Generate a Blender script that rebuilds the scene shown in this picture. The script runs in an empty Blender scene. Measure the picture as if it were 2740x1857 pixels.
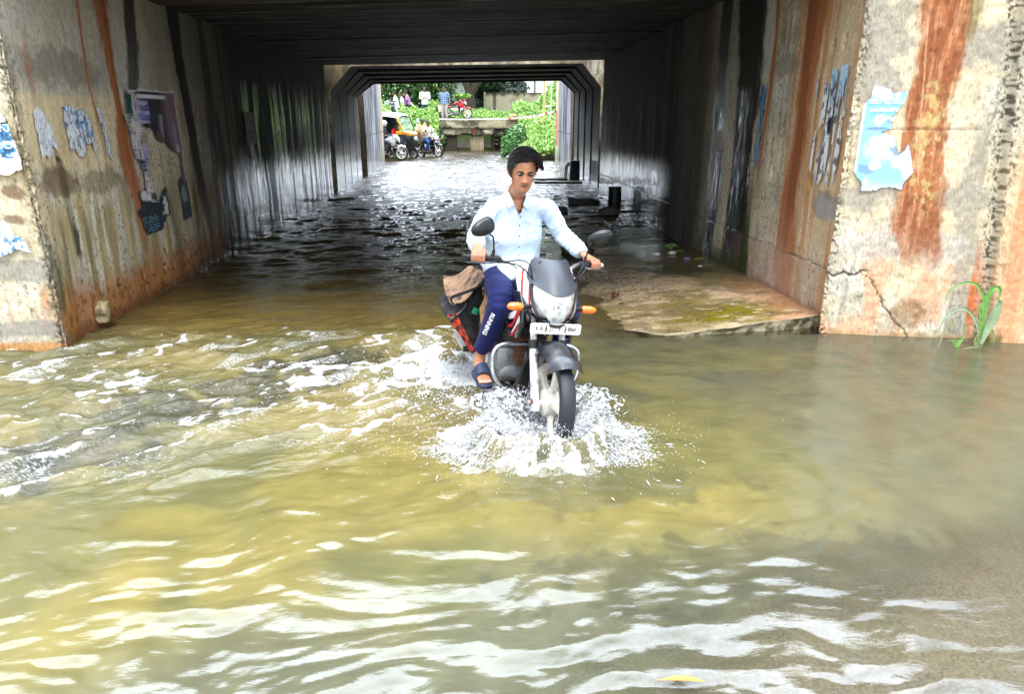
import bpy, bmesh, math, random
import numpy as np
from mathutils import Vector, Matrix
random.seed(7)
rs = np.random.RandomState(11)
SC = bpy.context.scene
COL = SC.collection
R = math.radians

# ------------------------------------------------------------------ camera, sky, sun, exposure
CAM_TILT, CAM_YAW = 18.4, 3.4
cam_d = bpy.data.cameras.new('camera'); cam = bpy.data.objects.new('camera', cam_d); COL.objects.link(cam)
cam.location = (0, 0, 1.75)
cam.rotation_euler = (R(90 - CAM_TILT), 0, R(-CAM_YAW))
cam_d.sensor_width = 36; cam_d.lens = 36 * 1855 / 2740
cam_d.clip_start = 0.05; cam_d.clip_end = 600
SC.camera = cam

SUN_EL, SUN_AZ = 64, 184          # azimuth measured from +Y clockwise: behind the photographer, a little left
world = bpy.data.worlds.new('World'); SC.world = world; world.use_nodes = True
wn, wl = world.node_tree.nodes, world.node_tree.links
wn.clear()
wo = wn.new('ShaderNodeOutputWorld'); bg = wn.new('ShaderNodeBackground')
sky = wn.new('ShaderNodeTexSky'); sky.sky_type = 'NISHITA'; sky.sun_disc = False
sky.sun_elevation = R(SUN_EL); sky.sun_rotation = R(SUN_AZ)
sky.air_density = 1.0; sky.dust_density = 6.0; sky.ozone_density = 1.0
cl = wn.new('ShaderNodeTexNoise'); cl.inputs['Scale'].default_value = 2.2; cl.inputs['Detail'].default_value = 6
cr = wn.new('ShaderNodeValToRGB'); cr.color_ramp.elements[0].position = .3; cr.color_ramp.elements[1].position = .62
cr.color_ramp.elements[0].color = (.45, .45, .45, 1); cr.color_ramp.elements[1].color = (.95, .95, .95, 1)
tc = wn.new('ShaderNodeTexCoord')
mx = wn.new('ShaderNodeMix'); mx.data_type = 'RGBA'
mx.inputs['B'].default_value = (13.6, 15.0, 17.2, 1)      # pale cloud deck
wl.new(tc.outputs['Generated'], cl.inputs['Vector']); wl.new(cl.outputs['Fac'], cr.inputs['Fac'])
wl.new(cr.outputs['Color'], mx.inputs['Factor']); wl.new(sky.outputs['Color'], mx.inputs['A'])
# sky brightened high over the bridge, added to strengthen its reflection in the water
dn = wn.new('ShaderNodeVectorMath'); dn.operation = 'DOT_PRODUCT'; nv = wn.new('ShaderNodeVectorMath'); nv.operation = 'NORMALIZE'
wl.new(tc.outputs['Generated'], nv.inputs[0]); wl.new(nv.outputs[0], dn.inputs[0]); dn.inputs[1].default_value = (.03, .62, .78)
dr = wn.new('ShaderNodeMapRange'); dr.interpolation_type = 'SMOOTHSTEP'; dr.inputs['From Min'].default_value = .55; dr.inputs['From Max'].default_value = .97
dr.inputs['To Min'].default_value = 1; dr.inputs['To Max'].default_value = 5.5; wl.new(dn.outputs['Value'], dr.inputs['Value'])
ds = wn.new('ShaderNodeVectorMath'); ds.operation = 'SCALE'; wl.new(mx.outputs['Result'], ds.inputs[0]); wl.new(dr.outputs['Result'], ds.inputs['Scale'])
wl.new(ds.outputs[0], bg.inputs['Color']); bg.inputs['Strength'].default_value = 0.12
wl.new(bg.outputs['Background'], wo.inputs['Surface'])
sun_d = bpy.data.lights.new('sun', 'SUN'); sun_d.energy = 2.0; sun_d.angle = R(20); sun_d.color = (1, .965, .91)
sun = bpy.data.objects.new('sun', sun_d); COL.objects.link(sun)
_az = R(SUN_AZ); _d = Vector((math.sin(_az) * math.cos(R(SUN_EL)), math.cos(_az) * math.cos(R(SUN_EL)), math.sin(R(SUN_EL))))
sun.rotation_euler = _d.to_track_quat('Z', 'Y').to_euler()
SC.view_settings.view_transform = 'Standard'; SC.view_settings.look = 'None'
SC.view_settings.exposure = 0.6; SC.view_settings.gamma = 1
try:
    SC.cycles.max_bounces = 8; SC.cycles.diffuse_bounces = 4; SC.cycles.transparent_max_bounces = 16
    SC.cycles.caustics_reflective = False; SC.cycles.caustics_refractive = False
    SC.cycles.use_denoising = True; SC.cycles.sample_clamp_indirect = 8
except Exception: pass

# ------------------------------------------------------------------ helpers
def link(o, parent=None):
    COL.objects.link(o)
    if parent is not None: o.parent = parent
    return o
def tag(o, label=None, cat=None, group=None, kind=None):
    if label: o['label'] = label
    if cat: o['category'] = cat
    if group: o['group'] = group
    if kind: o['kind'] = kind
    return o
def empty(name, loc=(0, 0, 0), rz=0, label=None, cat=None, group=None, mat=None):
    o = bpy.data.objects.new(name, None); COL.objects.link(o)
    if mat is not None: o.matrix_world = mat
    else: o.location = loc; o.rotation_euler = (0, 0, rz)
    o.empty_display_size = .1
    return tag(o, label, cat, group)
def mesh_obj(name, V, F, mat=None, parent=None, smooth=False):
    me = bpy.data.meshes.new(name)
    me.from_pydata([tuple(v) for v in V], [], F); me.update()
    if mat: me.materials.append(mat)
    if smooth: me.polygons.foreach_set('use_smooth', [True] * len(me.polygons))
    return link(bpy.data.objects.new(name, me), parent)
def add_col(me, rgb, name='Col'):
    a = me.color_attributes.new(name, 'FLOAT_COLOR', 'POINT')
    c = np.ones((len(me.vertices), 4), dtype=np.float32); c[:, :3] = np.asarray(rgb).reshape(-1, 3)
    a.data.foreach_set('color', c.ravel())
def add_val(me, v, name):
    a = me.attributes.new(name, 'FLOAT', 'POINT'); a.data.foreach_set('value', np.asarray(v, dtype=np.float32).ravel())
def grid_mesh(name, P, mat, parent=None, col=None, vals=None, keep=None, smooth=True, flip=False):
    """P [n,m,3] -> mesh; keep: boolean per face [n-1,m-1]"""
    n, m = P.shape[:2]
    idx = np.arange(n * m).reshape(n, m)
    q = np.stack([idx[:-1, :-1], idx[1:, :-1], idx[1:, 1:], idx[:-1, 1:]], -1)
    if flip: q = q[..., ::-1]
    if keep is not None: q = q[keep]
    q = q.reshape(-1, 4)
    V = P.reshape(-1, 3)
    if keep is not None:
        used = np.unique(q); mp = -np.ones(n * m, int); mp[used] = np.arange(len(used)); q = mp[q]; V = V[used]
        if col is not None: col = col.reshape(-1, 3)[used]
        if vals: vals = {k: v.ravel()[used] for k, v in vals.items()}
    me = bpy.data.meshes.new(name)
    me.vertices.add(len(V)); me.vertices.foreach_set('co', V.astype(np.float32).ravel())
    me.loops.add(q.size); me.loops.foreach_set('vertex_index', q.astype(np.int32).ravel())
    me.polygons.add(len(q)); me.polygons.foreach_set('loop_start', np.arange(0, q.size, 4, dtype=np.int32))
    me.polygons.foreach_set('use_smooth', np.full(len(q), smooth))
    me.update(calc_edges=True); me.validate()
    if mat: me.materials.append(mat)
    if col is not None: add_col(me, col)
    if vals:
        for k, v in vals.items(): add_val(me, v, k)
    return link(bpy.data.objects.new(name, me), parent)

class MB:
    """collects simple shapes into one mesh"""
    def __init__(s): s.V = []; s.F = []
    def add(s, V, F):
        b = len(s.V); s.V += [tuple(v) for v in V]; s.F += [tuple(i + b for i in f) for f in F]; return s
    def box(s, c, d, rz=0, rx=0, ry=0, taper=1.0):
        M = Matrix.Rotation(rz, 3, 'Z') @ Matrix.Rotation(ry, 3, 'Y') @ Matrix.Rotation(rx, 3, 'X')
        V = []
        for z in (-1, 1):
            k = taper if z > 0 else 1
            for x, y in ((-1, -1), (1, -1), (1, 1), (-1, 1)):
                V.append(M @ Vector((x * d[0] / 2 * k, y * d[1] / 2 * k, z * d[2] / 2)) + Vector(c))
        return s.add(V, [(3, 2, 1, 0), (4, 5, 6, 7), (0, 1, 5, 4), (1, 2, 6, 5), (2, 3, 7, 6), (3, 0, 4, 7)])
    def tube(s, pts, r, n=10, caps=True, flat=None, up=None):
        """swept tube through pts; r number or list; flat=(a,b) scales of the section axes"""
        pts = [Vector(p) for p in pts]; m = len(pts)
        rr = [r] * m if not hasattr(r, '__len__') else list(r)
        t0 = (pts[1] - pts[0]).normalized()
        ref = Vector(up) if up is not None else (Vector((0, 0, 1)) if abs(t0.z) < .9 else Vector((0, 1, 0)))
        N = (ref - t0 * ref.dot(t0)).normalized()
        rings = []
        for i, p in enumerate(pts):
            if i == 0: t = pts[1] - pts[0]
            elif i == m - 1: t = pts[-1] - pts[-2]
            else: t = (pts[i + 1] - pts[i]).normalized() + (pts[i] - pts[i - 1]).normalized()
            t.normalize()
            N = (N - t * N.dot(t)); N.normalize(); B = t.cross(N)
            fa, fb = (1, 1) if flat is None else (flat[i] if hasattr(flat[0], '__len__') else flat)
            rings.append([p + N * (math.cos(2 * math.pi * k / n) * rr[i] * fa) + B * (math.sin(2 * math.pi * k / n) * rr[i] * fb) for k in range(n)])
        V = [v for ring in rings for v in ring]; F = []
        for i in range(m - 1):
            for k in range(n):
                a, b = i * n + k, i * n + (k + 1) % n
                F.append((a, b, b + n, a + n))
        if caps: F.append(tuple(range(n - 1, -1, -1))); F.append(tuple((m - 1) * n + k for k in range(n)))
        return s.add(V, F)
    def ball(s, c, r, nu=14, nv=9, M=None):
        rx, ry, rz = (r, r, r) if not hasattr(r, '__len__') else r
        V = [(0, 0, rz)]
        for j in range(1, nv):
            th = math.pi * j / nv
            for i in range(nu):
                ph = 2 * math.pi * i / nu
                V.append((rx * math.sin(th) * math.cos(ph), ry * math.sin(th) * math.sin(ph), rz * math.cos(th)))
        V.append((0, 0, -rz)); F = []
        for i in range(nu): F.append((0, 1 + i, 1 + (i + 1) % nu))
        for j in range(nv - 2):
            for i in range(nu):
                a = 1 + j * nu + i; b = 1 + j * nu + (i + 1) % nu
                F.append((a, a + nu, b + nu, b))
        e = len(V) - 1; b0 = 1 + (nv - 2) * nu
        for i in range(nu): F.append((e, b0 + (i + 1) % nu, b0 + i))
        c = Vector(c)
        return s.add([((M @ Vector(v)) if M is not None else Vector(v)) + c for v in V], F)
    def lathe(s, prof, c=(0, 0, 0), axis='x', n=32, a0=0, a1=2 * math.pi):
        """prof: list (along axis, radius); closed ring around axis through c"""
        full = abs(a1 - a0) > 6.28; k = n if full else n + 1; m = len(prof); V = []
        for i in range(k):
            a = a0 + (a1 - a0) * i / n
            for h, r in prof:
                if axis == 'x': v = (h, math.cos(a) * r, math.sin(a) * r)
                elif axis == 'y': v = (math.cos(a) * r, h, math.sin(a) * r)
                else: v = (math.cos(a) * r, math.sin(a) * r, h)
                V.append((v[0] + c[0], v[1] + c[1], v[2] + c[2]))
        F = []
        for i in range(n if full else n):
            i2 = (i + 1) % k
            for j in range(m - 1): F.append((i * m + j, i2 * m + j, i2 * m + j + 1, i * m + j + 1))
        return s.add(V, F)
    def loft(s, rings, caps=True, closed=True):
        n = len(rings[0]); V = [v for r in rings for v in r]; F = []
        for i in range(len(rings) - 1):
            for k in range(n if closed else n - 1):
                a, b = i * n + k, i * n + (k + 1) % n
                F.append((a, b, b + n, a + n))
        if caps and closed: F.append(tuple(range(n - 1, -1, -1))); F.append(tuple((len(rings) - 1) * n + k for k in range(n)))
        return s.add(V, F)
    def prism(s, poly, axis, a, b):
        """poly: 2-D outline, extruded along axis between a and b"""
        def mk(p, h): return (h, p[0], p[1]) if axis == 'x' else ((p[0], h, p[1]) if axis == 'y' else (p[0], p[1], h))
        n = len(poly)
        V = [mk(p, a) for p in poly] + [mk(p, b) for p in poly]
        F = [tuple(range(n - 1, -1, -1)), tuple(range(n, 2 * n))] + [(i, (i + 1) % n, (i + 1) % n + n, i + n) for i in range(n)]
        return s.add(V, F)
    def build(s, name, mat, parent=None, smooth=True, bevel=0, sub=0, fix=True, remesh=0, relax=0, solid=0):
        me = bpy.data.meshes.new(name); me.from_pydata(s.V, [], s.F); me.update()
        if fix:
            bm = bmesh.new(); bm.from_mesh(me); bmesh.ops.recalc_face_normals(bm, faces=bm.faces); bm.to_mesh(me); bm.free()
        o = bpy.data.objects.new(name, me); COL.objects.link(o)
        mods = False
        if solid: m_ = o.modifiers.new('s', 'SOLIDIFY'); m_.thickness = solid; m_.offset = 0; mods = True
        if bevel: m_ = o.modifiers.new('b', 'BEVEL'); m_.width = bevel; m_.segments = 2; m_.limit_method = 'ANGLE'; mods = True
        if sub: m_ = o.modifiers.new('u', 'SUBSURF'); m_.levels = sub; m_.render_levels = sub; mods = True
        if remesh: m_ = o.modifiers.new('r', 'REMESH'); m_.mode = 'VOXEL'; m_.voxel_size = remesh; m_.adaptivity = 0; mods = True
        if relax: m_ = o.modifiers.new('k', 'SMOOTH'); m_.factor = .5; m_.iterations = relax; mods = True
        if mods:
            dg = bpy.context.evaluated_depsgraph_get(); dg.update()
            nm = bpy.data.meshes.new_from_object(o.evaluated_get(dg)); o.modifiers.clear(); o.data = nm; bpy.data.meshes.remove(me); nm.name = name; me = nm
        if mat: me.materials.clear(); me.materials.append(mat)
        me.polygons.foreach_set('use_smooth', [bool(smooth)] * len(me.polygons))
        if smooth and not remesh and not sub:
            try: me.set_sharp_from_angle(angle=R(38))
            except Exception: pass
        if parent is not None: o.parent = parent
        return o
def verts_np(o):
    a = np.empty(len(o.data.vertices) * 3, dtype=np.float32); o.data.vertices.foreach_get('co', a); return a.reshape(-1, 3)
def set_verts(o, A): o.data.vertices.foreach_set('co', A.astype(np.float32).ravel()); o.data.update()
def bez(p, n=8):
    """smooth curve through points (Catmull-Rom)"""
    p = [Vector(q) for q in p]; P = [p[0] * 2 - p[1]] + p + [p[-1] * 2 - p[-2]]; out = []
    for i in range(1, len(P) - 2):
        for k in range(n):
            t = k / n
            out.append(.5 * ((2 * P[i]) + (-P[i - 1] + P[i + 1]) * t + (2 * P[i - 1] - 5 * P[i] + 4 * P[i + 1] - P[i + 2]) * t * t + (-P[i - 1] + 3 * P[i] - 3 * P[i + 1] + P[i + 2]) * t ** 3))
    out.append(p[-1]); return out

# ------------------------------------------------------------------ numpy noise
_T = rs.rand(512, 512).astype(np.float32)
def vn(x, y, s=0):
    x = np.asarray(x, dtype=np.float64) + s * 17.31; y = np.asarray(y, dtype=np.float64) + s * 9.77
    ix = np.floor(x).astype(int); iy = np.floor(y).astype(int); fx = x - ix; fy = y - iy
    fx = fx * fx * (3 - 2 * fx); fy = fy * fy * (3 - 2 * fy)
    g = lambda a, b: _T[(a + s * 57) % 512, (b + s * 91) % 512]
    return (g(ix, iy) * (1 - fx) + g(ix + 1, iy) * fx) * (1 - fy) + (g(ix, iy + 1) * (1 - fx) + g(ix + 1, iy + 1) * fx) * fy
def fbm(x, y, o=4, s=0, g=.5):
    t = 0; a = 1; n = 0
    for k in range(o): t = t + a * vn(x * 2 ** k, y * 2 ** k, s + k); n += a; a *= g
    return t / n
def sst(a, b, x): t = np.clip((x - a) / (b - a), 0, 1); return t * t * (3 - 2 * t)
def lin(c):
    """sRGB 0-255 to linear"""
    c = np.array(c, float) / 255.; return np.where(c <= .04045, c / 12.92, ((c + .055) / 1.055) ** 2.4)
def mixc(a, b, m): m = np.asarray(m)[..., None]; return a * (1 - m) + np.asarray(b) * m

# ------------------------------------------------------------------ materials
MATS = {}
def newmat(name):
    m = bpy.data.materials.new(name); m.use_nodes = True; MATS[name] = m
    return m, m.node_tree.nodes, m.node_tree.links, m.node_tree.nodes['Principled BSDF']
def mat(name, rgb, rough=.5, metal=0, spec=.5, var=.12, scale=30, bump=0, coat=0, sss=0, dirt=None, dscale=9, damt=.5, aniso=None, trans=0):
    """principled with procedural variation (noise-driven colour and bump, optional dirt patches)"""
    if name in MATS: return MATS[name]
    m, N, L, P = newmat(name)
    c = lin(rgb) if max(rgb) > 1.5 else np.array(rgb)
    co = N.new('ShaderNodeTexCoord')
    nz = N.new('ShaderNodeTexNoise'); nz.inputs['Scale'].default_value = scale; nz.inputs['Detail'].default_value = 5
    vec = co.outputs['Object']
    if aniso:
        mp = N.new('ShaderNodeMapping'); mp.inputs['Scale'].default_value = aniso; L.new(vec, mp.inputs['Vector']); vec = mp.outputs['Vector']
    L.new(vec, nz.inputs['Vector'])
    rp = N.new('ShaderNodeValToRGB'); rp.color_ramp.elements[0].position = .3; rp.color_ramp.elements[1].position = .72
    rp.color_ramp.elements[0].color = (*[float(v) for v in c * (1 - var)], 1); rp.color_ramp.elements[1].color = (*[float(min(1, v)) for v in c * (1 + var)], 1)
    L.new(nz.outputs['Fac'], rp.inputs['Fac']); out = rp.outputs['Color']
    if dirt is not None:
        d = lin(dirt) if max(dirt) > 1.5 else np.array(dirt)
        n2 = N.new('ShaderNodeTexNoise'); n2.inputs['Scale'].default_value = dscale; n2.inputs['Detail'].default_value = 7; L.new(vec, n2.inputs['Vector'])
        r2 = N.new('ShaderNodeValToRGB'); r2.color_ramp.elements[0].position = .5; r2.color_ramp.elements[1].position = .68; L.new(n2.outputs['Fac'], r2.inputs['Fac'])
        r2.color_ramp.elements[1].color = (damt, damt, damt, 1)
        mm = N.new('ShaderNodeMix'); mm.data_type = 'RGBA'; L.new(r2.outputs['Color'], mm.inputs['Factor']); L.new(out, mm.inputs['A'])
        mm.inputs['B'].default_value = (*[float(v) for v in d], 1); out = mm.outputs['Result']
    L.new(out, P.inputs['Base Color'])
    P.inputs['Roughness'].default_value = rough; P.inputs['Metallic'].default_value = metal; P.inputs['Specular IOR Level'].default_value = spec
    P.inputs['Coat Weight'].default_value = coat; P.inputs['Coat Roughness'].default_value = .08
    if sss: P.inputs['Subsurface Weight'].default_value = sss; P.inputs['Subsurface Radius'].default_value = (.01, .004, .002)
    if trans: P.inputs['Transmission Weight'].default_value = trans
    if bump:
        b = N.new('ShaderNodeBump'); b.inputs['Strength'].default_value = bump; b.inputs['Distance'].default_value = .01
        L.new(nz.outputs['Fac'], b.inputs['Height']); L.new(b.outputs['Normal'], P.inputs['Normal'])
    return m
def colmat(name, rough=.85, bump=.4, bscale=60, var=.35, streak=True, spec=.4, wet=None):
    """surface whose own colour is in the point attribute Col; fine grain, streaks and relief come from noise nodes"""
    m, N, L, P = newmat(name)
    at = N.new('ShaderNodeAttribute'); at.attribute_name = 'Col'
    co = N.new('ShaderNodeTexCoord')
    mp = N.new('ShaderNodeMapping'); mp.inputs['Scale'].default_value = (1, 1, .3 if streak else 1); L.new(co.outputs['Object'], mp.inputs['Vector'])
    n1 = N.new('ShaderNodeTexNoise'); n1.inputs['Scale'].default_value = bscale; n1.inputs['Detail'].default_value = 6; n1.inputs['Roughness'].default_value = .65
    L.new(mp.outputs['Vector'], n1.inputs['Vector'])
    n2 = N.new('ShaderNodeTexNoise'); n2.inputs['Scale'].default_value = bscale * 1.3; n2.inputs['Detail'].default_value = 8; n2.inputs['Roughness'].default_value = .7
    L.new(co.outputs['Object'], n2.inputs['Vector'])
    ad = N.new('ShaderNodeMath'); ad.operation = 'MULTIPLY_ADD'; ad.inputs[1].default_value = .5; L.new(n1.outputs['Fac'], ad.inputs[0])
    h = N.new('ShaderNodeMath'); h.operation = 'MULTIPLY'; h.inputs[1].default_value = .5; L.new(n2.outputs['Fac'], h.inputs[0]); L.new(h.outputs[0], ad.inputs[2])
    mr = N.new('ShaderNodeMapRange'); mr.inputs['From Min'].default_value = .35; mr.inputs['From Max'].default_value = .65
    mr.inputs['To Min'].default_value = 1 - var; mr.inputs['To Max'].default_value = 1 + var; L.new(ad.outputs[0], mr.inputs['Value'])
    vm = N.new('ShaderNodeVectorMath'); vm.operation = 'SCALE'; L.new(at.outputs['Color'], vm.inputs[0]); L.new(mr.outputs['Result'], vm.inputs['Scale'])
    L.new(vm.outputs[0], P.inputs['Base Color'])
    P.inputs['Roughness'].default_value = rough; P.inputs['Specular IOR Level'].default_value = spec
    if wet:
        aw = N.new('ShaderNodeAttribute'); aw.attribute_name = wet
        r2 = N.new('ShaderNodeMapRange'); r2.inputs['To Min'].default_value = rough; r2.inputs['To Max'].default_value = .3; L.new(aw.outputs['Fac'], r2.inputs['Value'])
        L.new(r2.outputs['Result'], P.inputs['Roughness'])
        L.new(aw.outputs['Fac'], P.inputs['Coat Weight']); P.inputs['Coat Roughness'].default_value = .10; P.inputs['Coat IOR'].default_value = 1.55
    b = N.new('ShaderNodeBump'); b.inputs['Strength'].default_value = bump; b.inputs['Distance'].default_value = .012
    L.new(ad.outputs[0], b.inputs['Height']); L.new(b.outputs['Normal'], P.inputs['Normal'])
    return m
M_WALL = colmat('stained concrete', wet='wet')
M_CEIL = colmat('ceiling concrete', rough=.8, streak=False, bscale=25)
M_PAPER = colmat('poster paper', rough=.7, bump=.25, bscale=90, var=.12, streak=False)
M_RAMP = colmat('ramp concrete', rough=.55, streak=False, bscale=45, var=.3, wet='wet', bump=.6)
M_SOIL = colmat('bank soil', rough=.95, streak=False, bscale=12, bump=.8)
M_FAR = colmat('far masonry', rough=.9, bscale=14)
# ================================================================== STRUCTURE: the underpass
WX0, WX1 = -3.23, 3.02        # inner faces of the near tunnel at the mouth
Y0, Y1 = 5.42, 17.0
BEI = lin((222, 206, 170)); GREY = lin((176, 172, 160)); RUST = lin((172, 108, 66)); RUST2 = lin((140, 80, 46))
BLK = lin((15, 14, 14)); OLIVE = lin((132, 116, 58)); BRN = lin((120, 96, 66)); ORG = lin((190, 130, 70)); MOSS = lin((60, 66, 30))
WHT = lin((232, 232, 226)); PALE = lin((205, 205, 196))

def band(s, z, pts, hw, rag=.35, seed=1):
    """ragged vertical stain; pts = [(s centre, z, halfwidth factor, strength)] sorted by falling z"""
    zs = np.array([p[1] for p in pts])[::-1]
    c = np.interp(z, zs, np.array([p[0] for p in pts])[::-1]); w = np.interp(z, zs, np.array([p[2] for p in pts])[::-1]) * hw
    a = np.interp(z, zs, np.array([p[3] for p in pts])[::-1])
    d = np.abs(s - c + (fbm(s * 9, z * 1.6, 4, seed) - .5) * rag * hw + (vn(s * 3, z * .9, seed + 3) - .5) * hw * .5 + (fbm(s * 50, z * 12, 3, seed + 5) - .5) * hw * .5)
    if pts[0][1] < 2.5: a = a * sst(pts[0][1] + .08, pts[0][1], z)
    return sst(1.15, .72, d / w) * a
def streaks(s, z, f, seed, lo=.5, hi=.62, zf=.5): return sst(lo, hi, fbm(s * f, z * zf, 4, seed))
def patch(s, z, cs, cz, rs_, rz_, seed=5, rag=.5):
    d = np.hypot((s - cs) / rs_, (z - cz) / rz_) + (fbm(s * 8, z * 8, 5, seed, .62) - .5) * rag * 2.4
    return sst(1.1, .62, d)

def base_concrete(s, z, seed):
    c = mixc(BEI * np.ones(s.shape + (3,)), GREY, sst(.35, .65, fbm(s * 1.3, z * 1.1, 4, seed)) * .8)
    c = mixc(c, OLIVE, streaks(s, z, 5, seed + 1, .54, .72, .8) * .4)
    c = mixc(c, lin((226, 220, 204)), sst(.5, .68, fbm(s * 2.6, z * 1.8, 5, seed + 7)) * .6)
    c = mixc(c, PALE, streaks(s, z, 19, seed + 2, .56, .72, 2.2) * .5)
    c = mixc(c, BRN, streaks(s, z, 26, seed + 3, .60, .72, 2.6) * .35)
    c = mixc(c, lin((60, 52, 40)), sst(.66, .74, fbm(s * 55, z * 40, 3, seed + 4)) * .7)
    c = c * (.80 + .40 * fbm(s * 11, z * 9, 5, seed + 8, .7))[..., None] * (.9 + .2 * fbm(s * 45, z * 7, 3, seed + 9))[..., None]
    return c

def yspace(y0, y1, d0, d1):
    out = [y0]
    while out[-1] < y1:
        t = (out[-1] - y0) / (y1 - y0); out.append(out[-1] + d0 + (d1 - d0) * min(1, t * 1.3))
    out[-1] = y1; return np.array(out)

def deep_stain(s, z, seed):
    """soot black and wet streaks further in"""
    n = fbm(s * 1.6, z * .35, 4, seed)
    return n

under = empty('railway_underpass', (0, 5.4, 0), label='long stained concrete railway underpass with a flooded floor', cat='underpass')
def put(o):  # parts are built in world coordinates under an Empty that stands off the origin
    o.location = (-under.location[0], -under.location[1], -under.location[2]); return o

def wall_left():
    y = yspace(Y0, Y1, .012, .035); z = np.linspace(-.35, 2.98, 270)
    S, Z = np.meshgrid(y, z, indexing='ij')
    c = base_concrete(S, Z, 3) * 1.12
    c = mixc(c, GREY * .95, sst(1.85, 2.05, Z + (fbm(S * 2, Z * 2, 3, 4) - .5) * .35) * .7)
    c = mixc(c, lin((140, 132, 116)), patch(S, Z, 6.1, 2.12, .8, .16, 6) * .8)
    c = mixc(c, lin((222, 200, 152)), sst(1.93, 1.9, Z) * sst(1.2, 1.45, Z) * sst(7.12, 7.06, S) * .55)
    c = mixc(c, lin((112, 92, 68)), np.clip(patch(S, Z, 5.8, 1.26, .30, .14, 7) + patch(S, Z, 6.4, 1.2, .45, .13, 8) * .7 + patch(S, Z, 6.9, 1.1, .2, .2, 8) * .5, 0, 1) * .85)
    c = mixc(c, lin((150, 128, 66)), streaks(S, Z, 10, 12, .46, .6, .7) * sst(1.2, .9, Z) * .75)
    c = mixc(c, lin((96, 84, 40)), streaks(S, Z, 6, 13, .52, .66, .6) * sst(1.2, .8, Z) * .6)
    c = mixc(c, lin((196, 176, 130)), streaks(S, Z, 17, 14, .55, .62, 1.4) * sst(1.4, .9, Z) * .8)
    c = mixc(c, lin((178, 112, 50)), sst(.52, .2, Z + (fbm(S * 3, Z * 3, 4, 15) - .5) * .25 + (S - 7) * .03) * .85)
    c = mixc(c, lin((110, 66, 30)), sst(.16, .02, Z + (fbm(S * 5, Z * 5, 3, 16) - .5) * .12) * .8)
    c = mixc(c, lin((80, 50, 28)), sst(.62, .7, fbm(S * 22, Z * 18, 3, 17)) * sst(.5, .2, Z) * .7)
    # dark wet line under the drain hole, and moss
    c = mixc(c, lin((76, 66, 44)), band(S, Z, [(5.87, 1.42, 1, .7), (5.88, .95, 1.1, .35), (5.88, .7, .9, .6), (5.9, .5, .5, 0)], .05, 1.0, 21))
    c = mixc(c, lin((52, 46, 36)), patch(S, Z, 5.89, .8, .05, .16, 22) * .8)
    c = mixc(c, MOSS, patch(S, Z, 5.5, .45, .06, .3, 23) * .7)
    # rust
    c = mixc(c, RUST, band(S, Z, [(6.96, 2.98, 1, 1), (7.0, 1.9, .55, 1), (6.97, 1.38, 1.15, 1), (7.1, .95, .7, .9), (7.08, .6, .6, .55), (7.1, .42, .5, 0)], .15, .5, 31))
    c = mixc(c, RUST2, band(S, Z, [(7.04, 2.98, 1, .8), (7.04, 2.0, .6, .5), (7.02, 1.35, .6, .6), (7.1, .9, .4, 0)], .06, .8, 32))
    c = mixc(c, RUST, band(S, Z, [(6.6, 2.98, 1, .9), (6.53, 2.1, 1, .85), (6.6, 1.36, .7, .5), (6.6, 1.1, .4, 0)], .028, .8, 33))
    c = mixc(c, RUST, band(S, Z, [(5.7, 2.35, 1, .2), (5.69, 2.1, 1.1, .75), (5.68, 1.8, .8, .1)], .045, 1.2, 34) * .7)
    c = mixc(c, lin((196, 190, 178)), sst(7.14, 7.2, S) * sst(7.42, 7.36, S) * sst(1.95, 2.05, Z) * .8)
    # soot-black water runs, getting denser inwards
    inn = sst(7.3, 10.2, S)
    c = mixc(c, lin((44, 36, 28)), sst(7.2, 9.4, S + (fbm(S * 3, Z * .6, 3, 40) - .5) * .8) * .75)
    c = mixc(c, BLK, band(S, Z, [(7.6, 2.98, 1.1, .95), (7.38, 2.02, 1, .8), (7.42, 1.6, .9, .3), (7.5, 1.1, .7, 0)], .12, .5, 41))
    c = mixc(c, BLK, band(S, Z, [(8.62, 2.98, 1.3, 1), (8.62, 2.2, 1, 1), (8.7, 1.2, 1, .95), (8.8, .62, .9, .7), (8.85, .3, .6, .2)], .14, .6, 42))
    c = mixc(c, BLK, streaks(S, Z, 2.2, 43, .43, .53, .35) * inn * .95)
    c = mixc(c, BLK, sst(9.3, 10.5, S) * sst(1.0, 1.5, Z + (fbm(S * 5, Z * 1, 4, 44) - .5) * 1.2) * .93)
    c = mixc(c, lin((96, 104, 84)), sst(12.5, 14, S) * patch(S, Z, 14.4, 1.6, 2.2, .6, 45) * streaks(S, Z, 9, 46, .42, .5) * .75)
    lo = sst(9.6, 10.2, S) * sst(1.25, .75, Z + (fbm(S * 6, Z * 1.2, 4, 47) - .5) * .9 - (S - 10) * -.03)
    c = mixc(c, lin((196, 200, 208)), np.clip(lo * streaks(S, Z, 7, 48, .36, .48, .5) * 1.0, 0, 1))  # grazing reflection of the bright exit painted in as pale streaks
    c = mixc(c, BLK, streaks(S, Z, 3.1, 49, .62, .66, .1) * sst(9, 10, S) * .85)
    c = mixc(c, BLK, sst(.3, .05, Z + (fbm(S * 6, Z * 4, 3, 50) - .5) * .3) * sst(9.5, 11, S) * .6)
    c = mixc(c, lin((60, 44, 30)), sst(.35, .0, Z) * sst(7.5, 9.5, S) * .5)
    wet = np.clip(sst(9, 10.5, S) * sst(1.25, .7, Z) * .9 + sst(.12, .0, Z) * .7, 0, 1) 
    wet = np.clip(wet * (.25 + .75 * streaks(S, Z, 9, 51, .40, .52, .5)) + sst(10, 11, S) * sst(2.4, 1.6, Z) * streaks(S, Z, 8, 52, .54, .64, .4) * .4, 0, 1)
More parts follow.
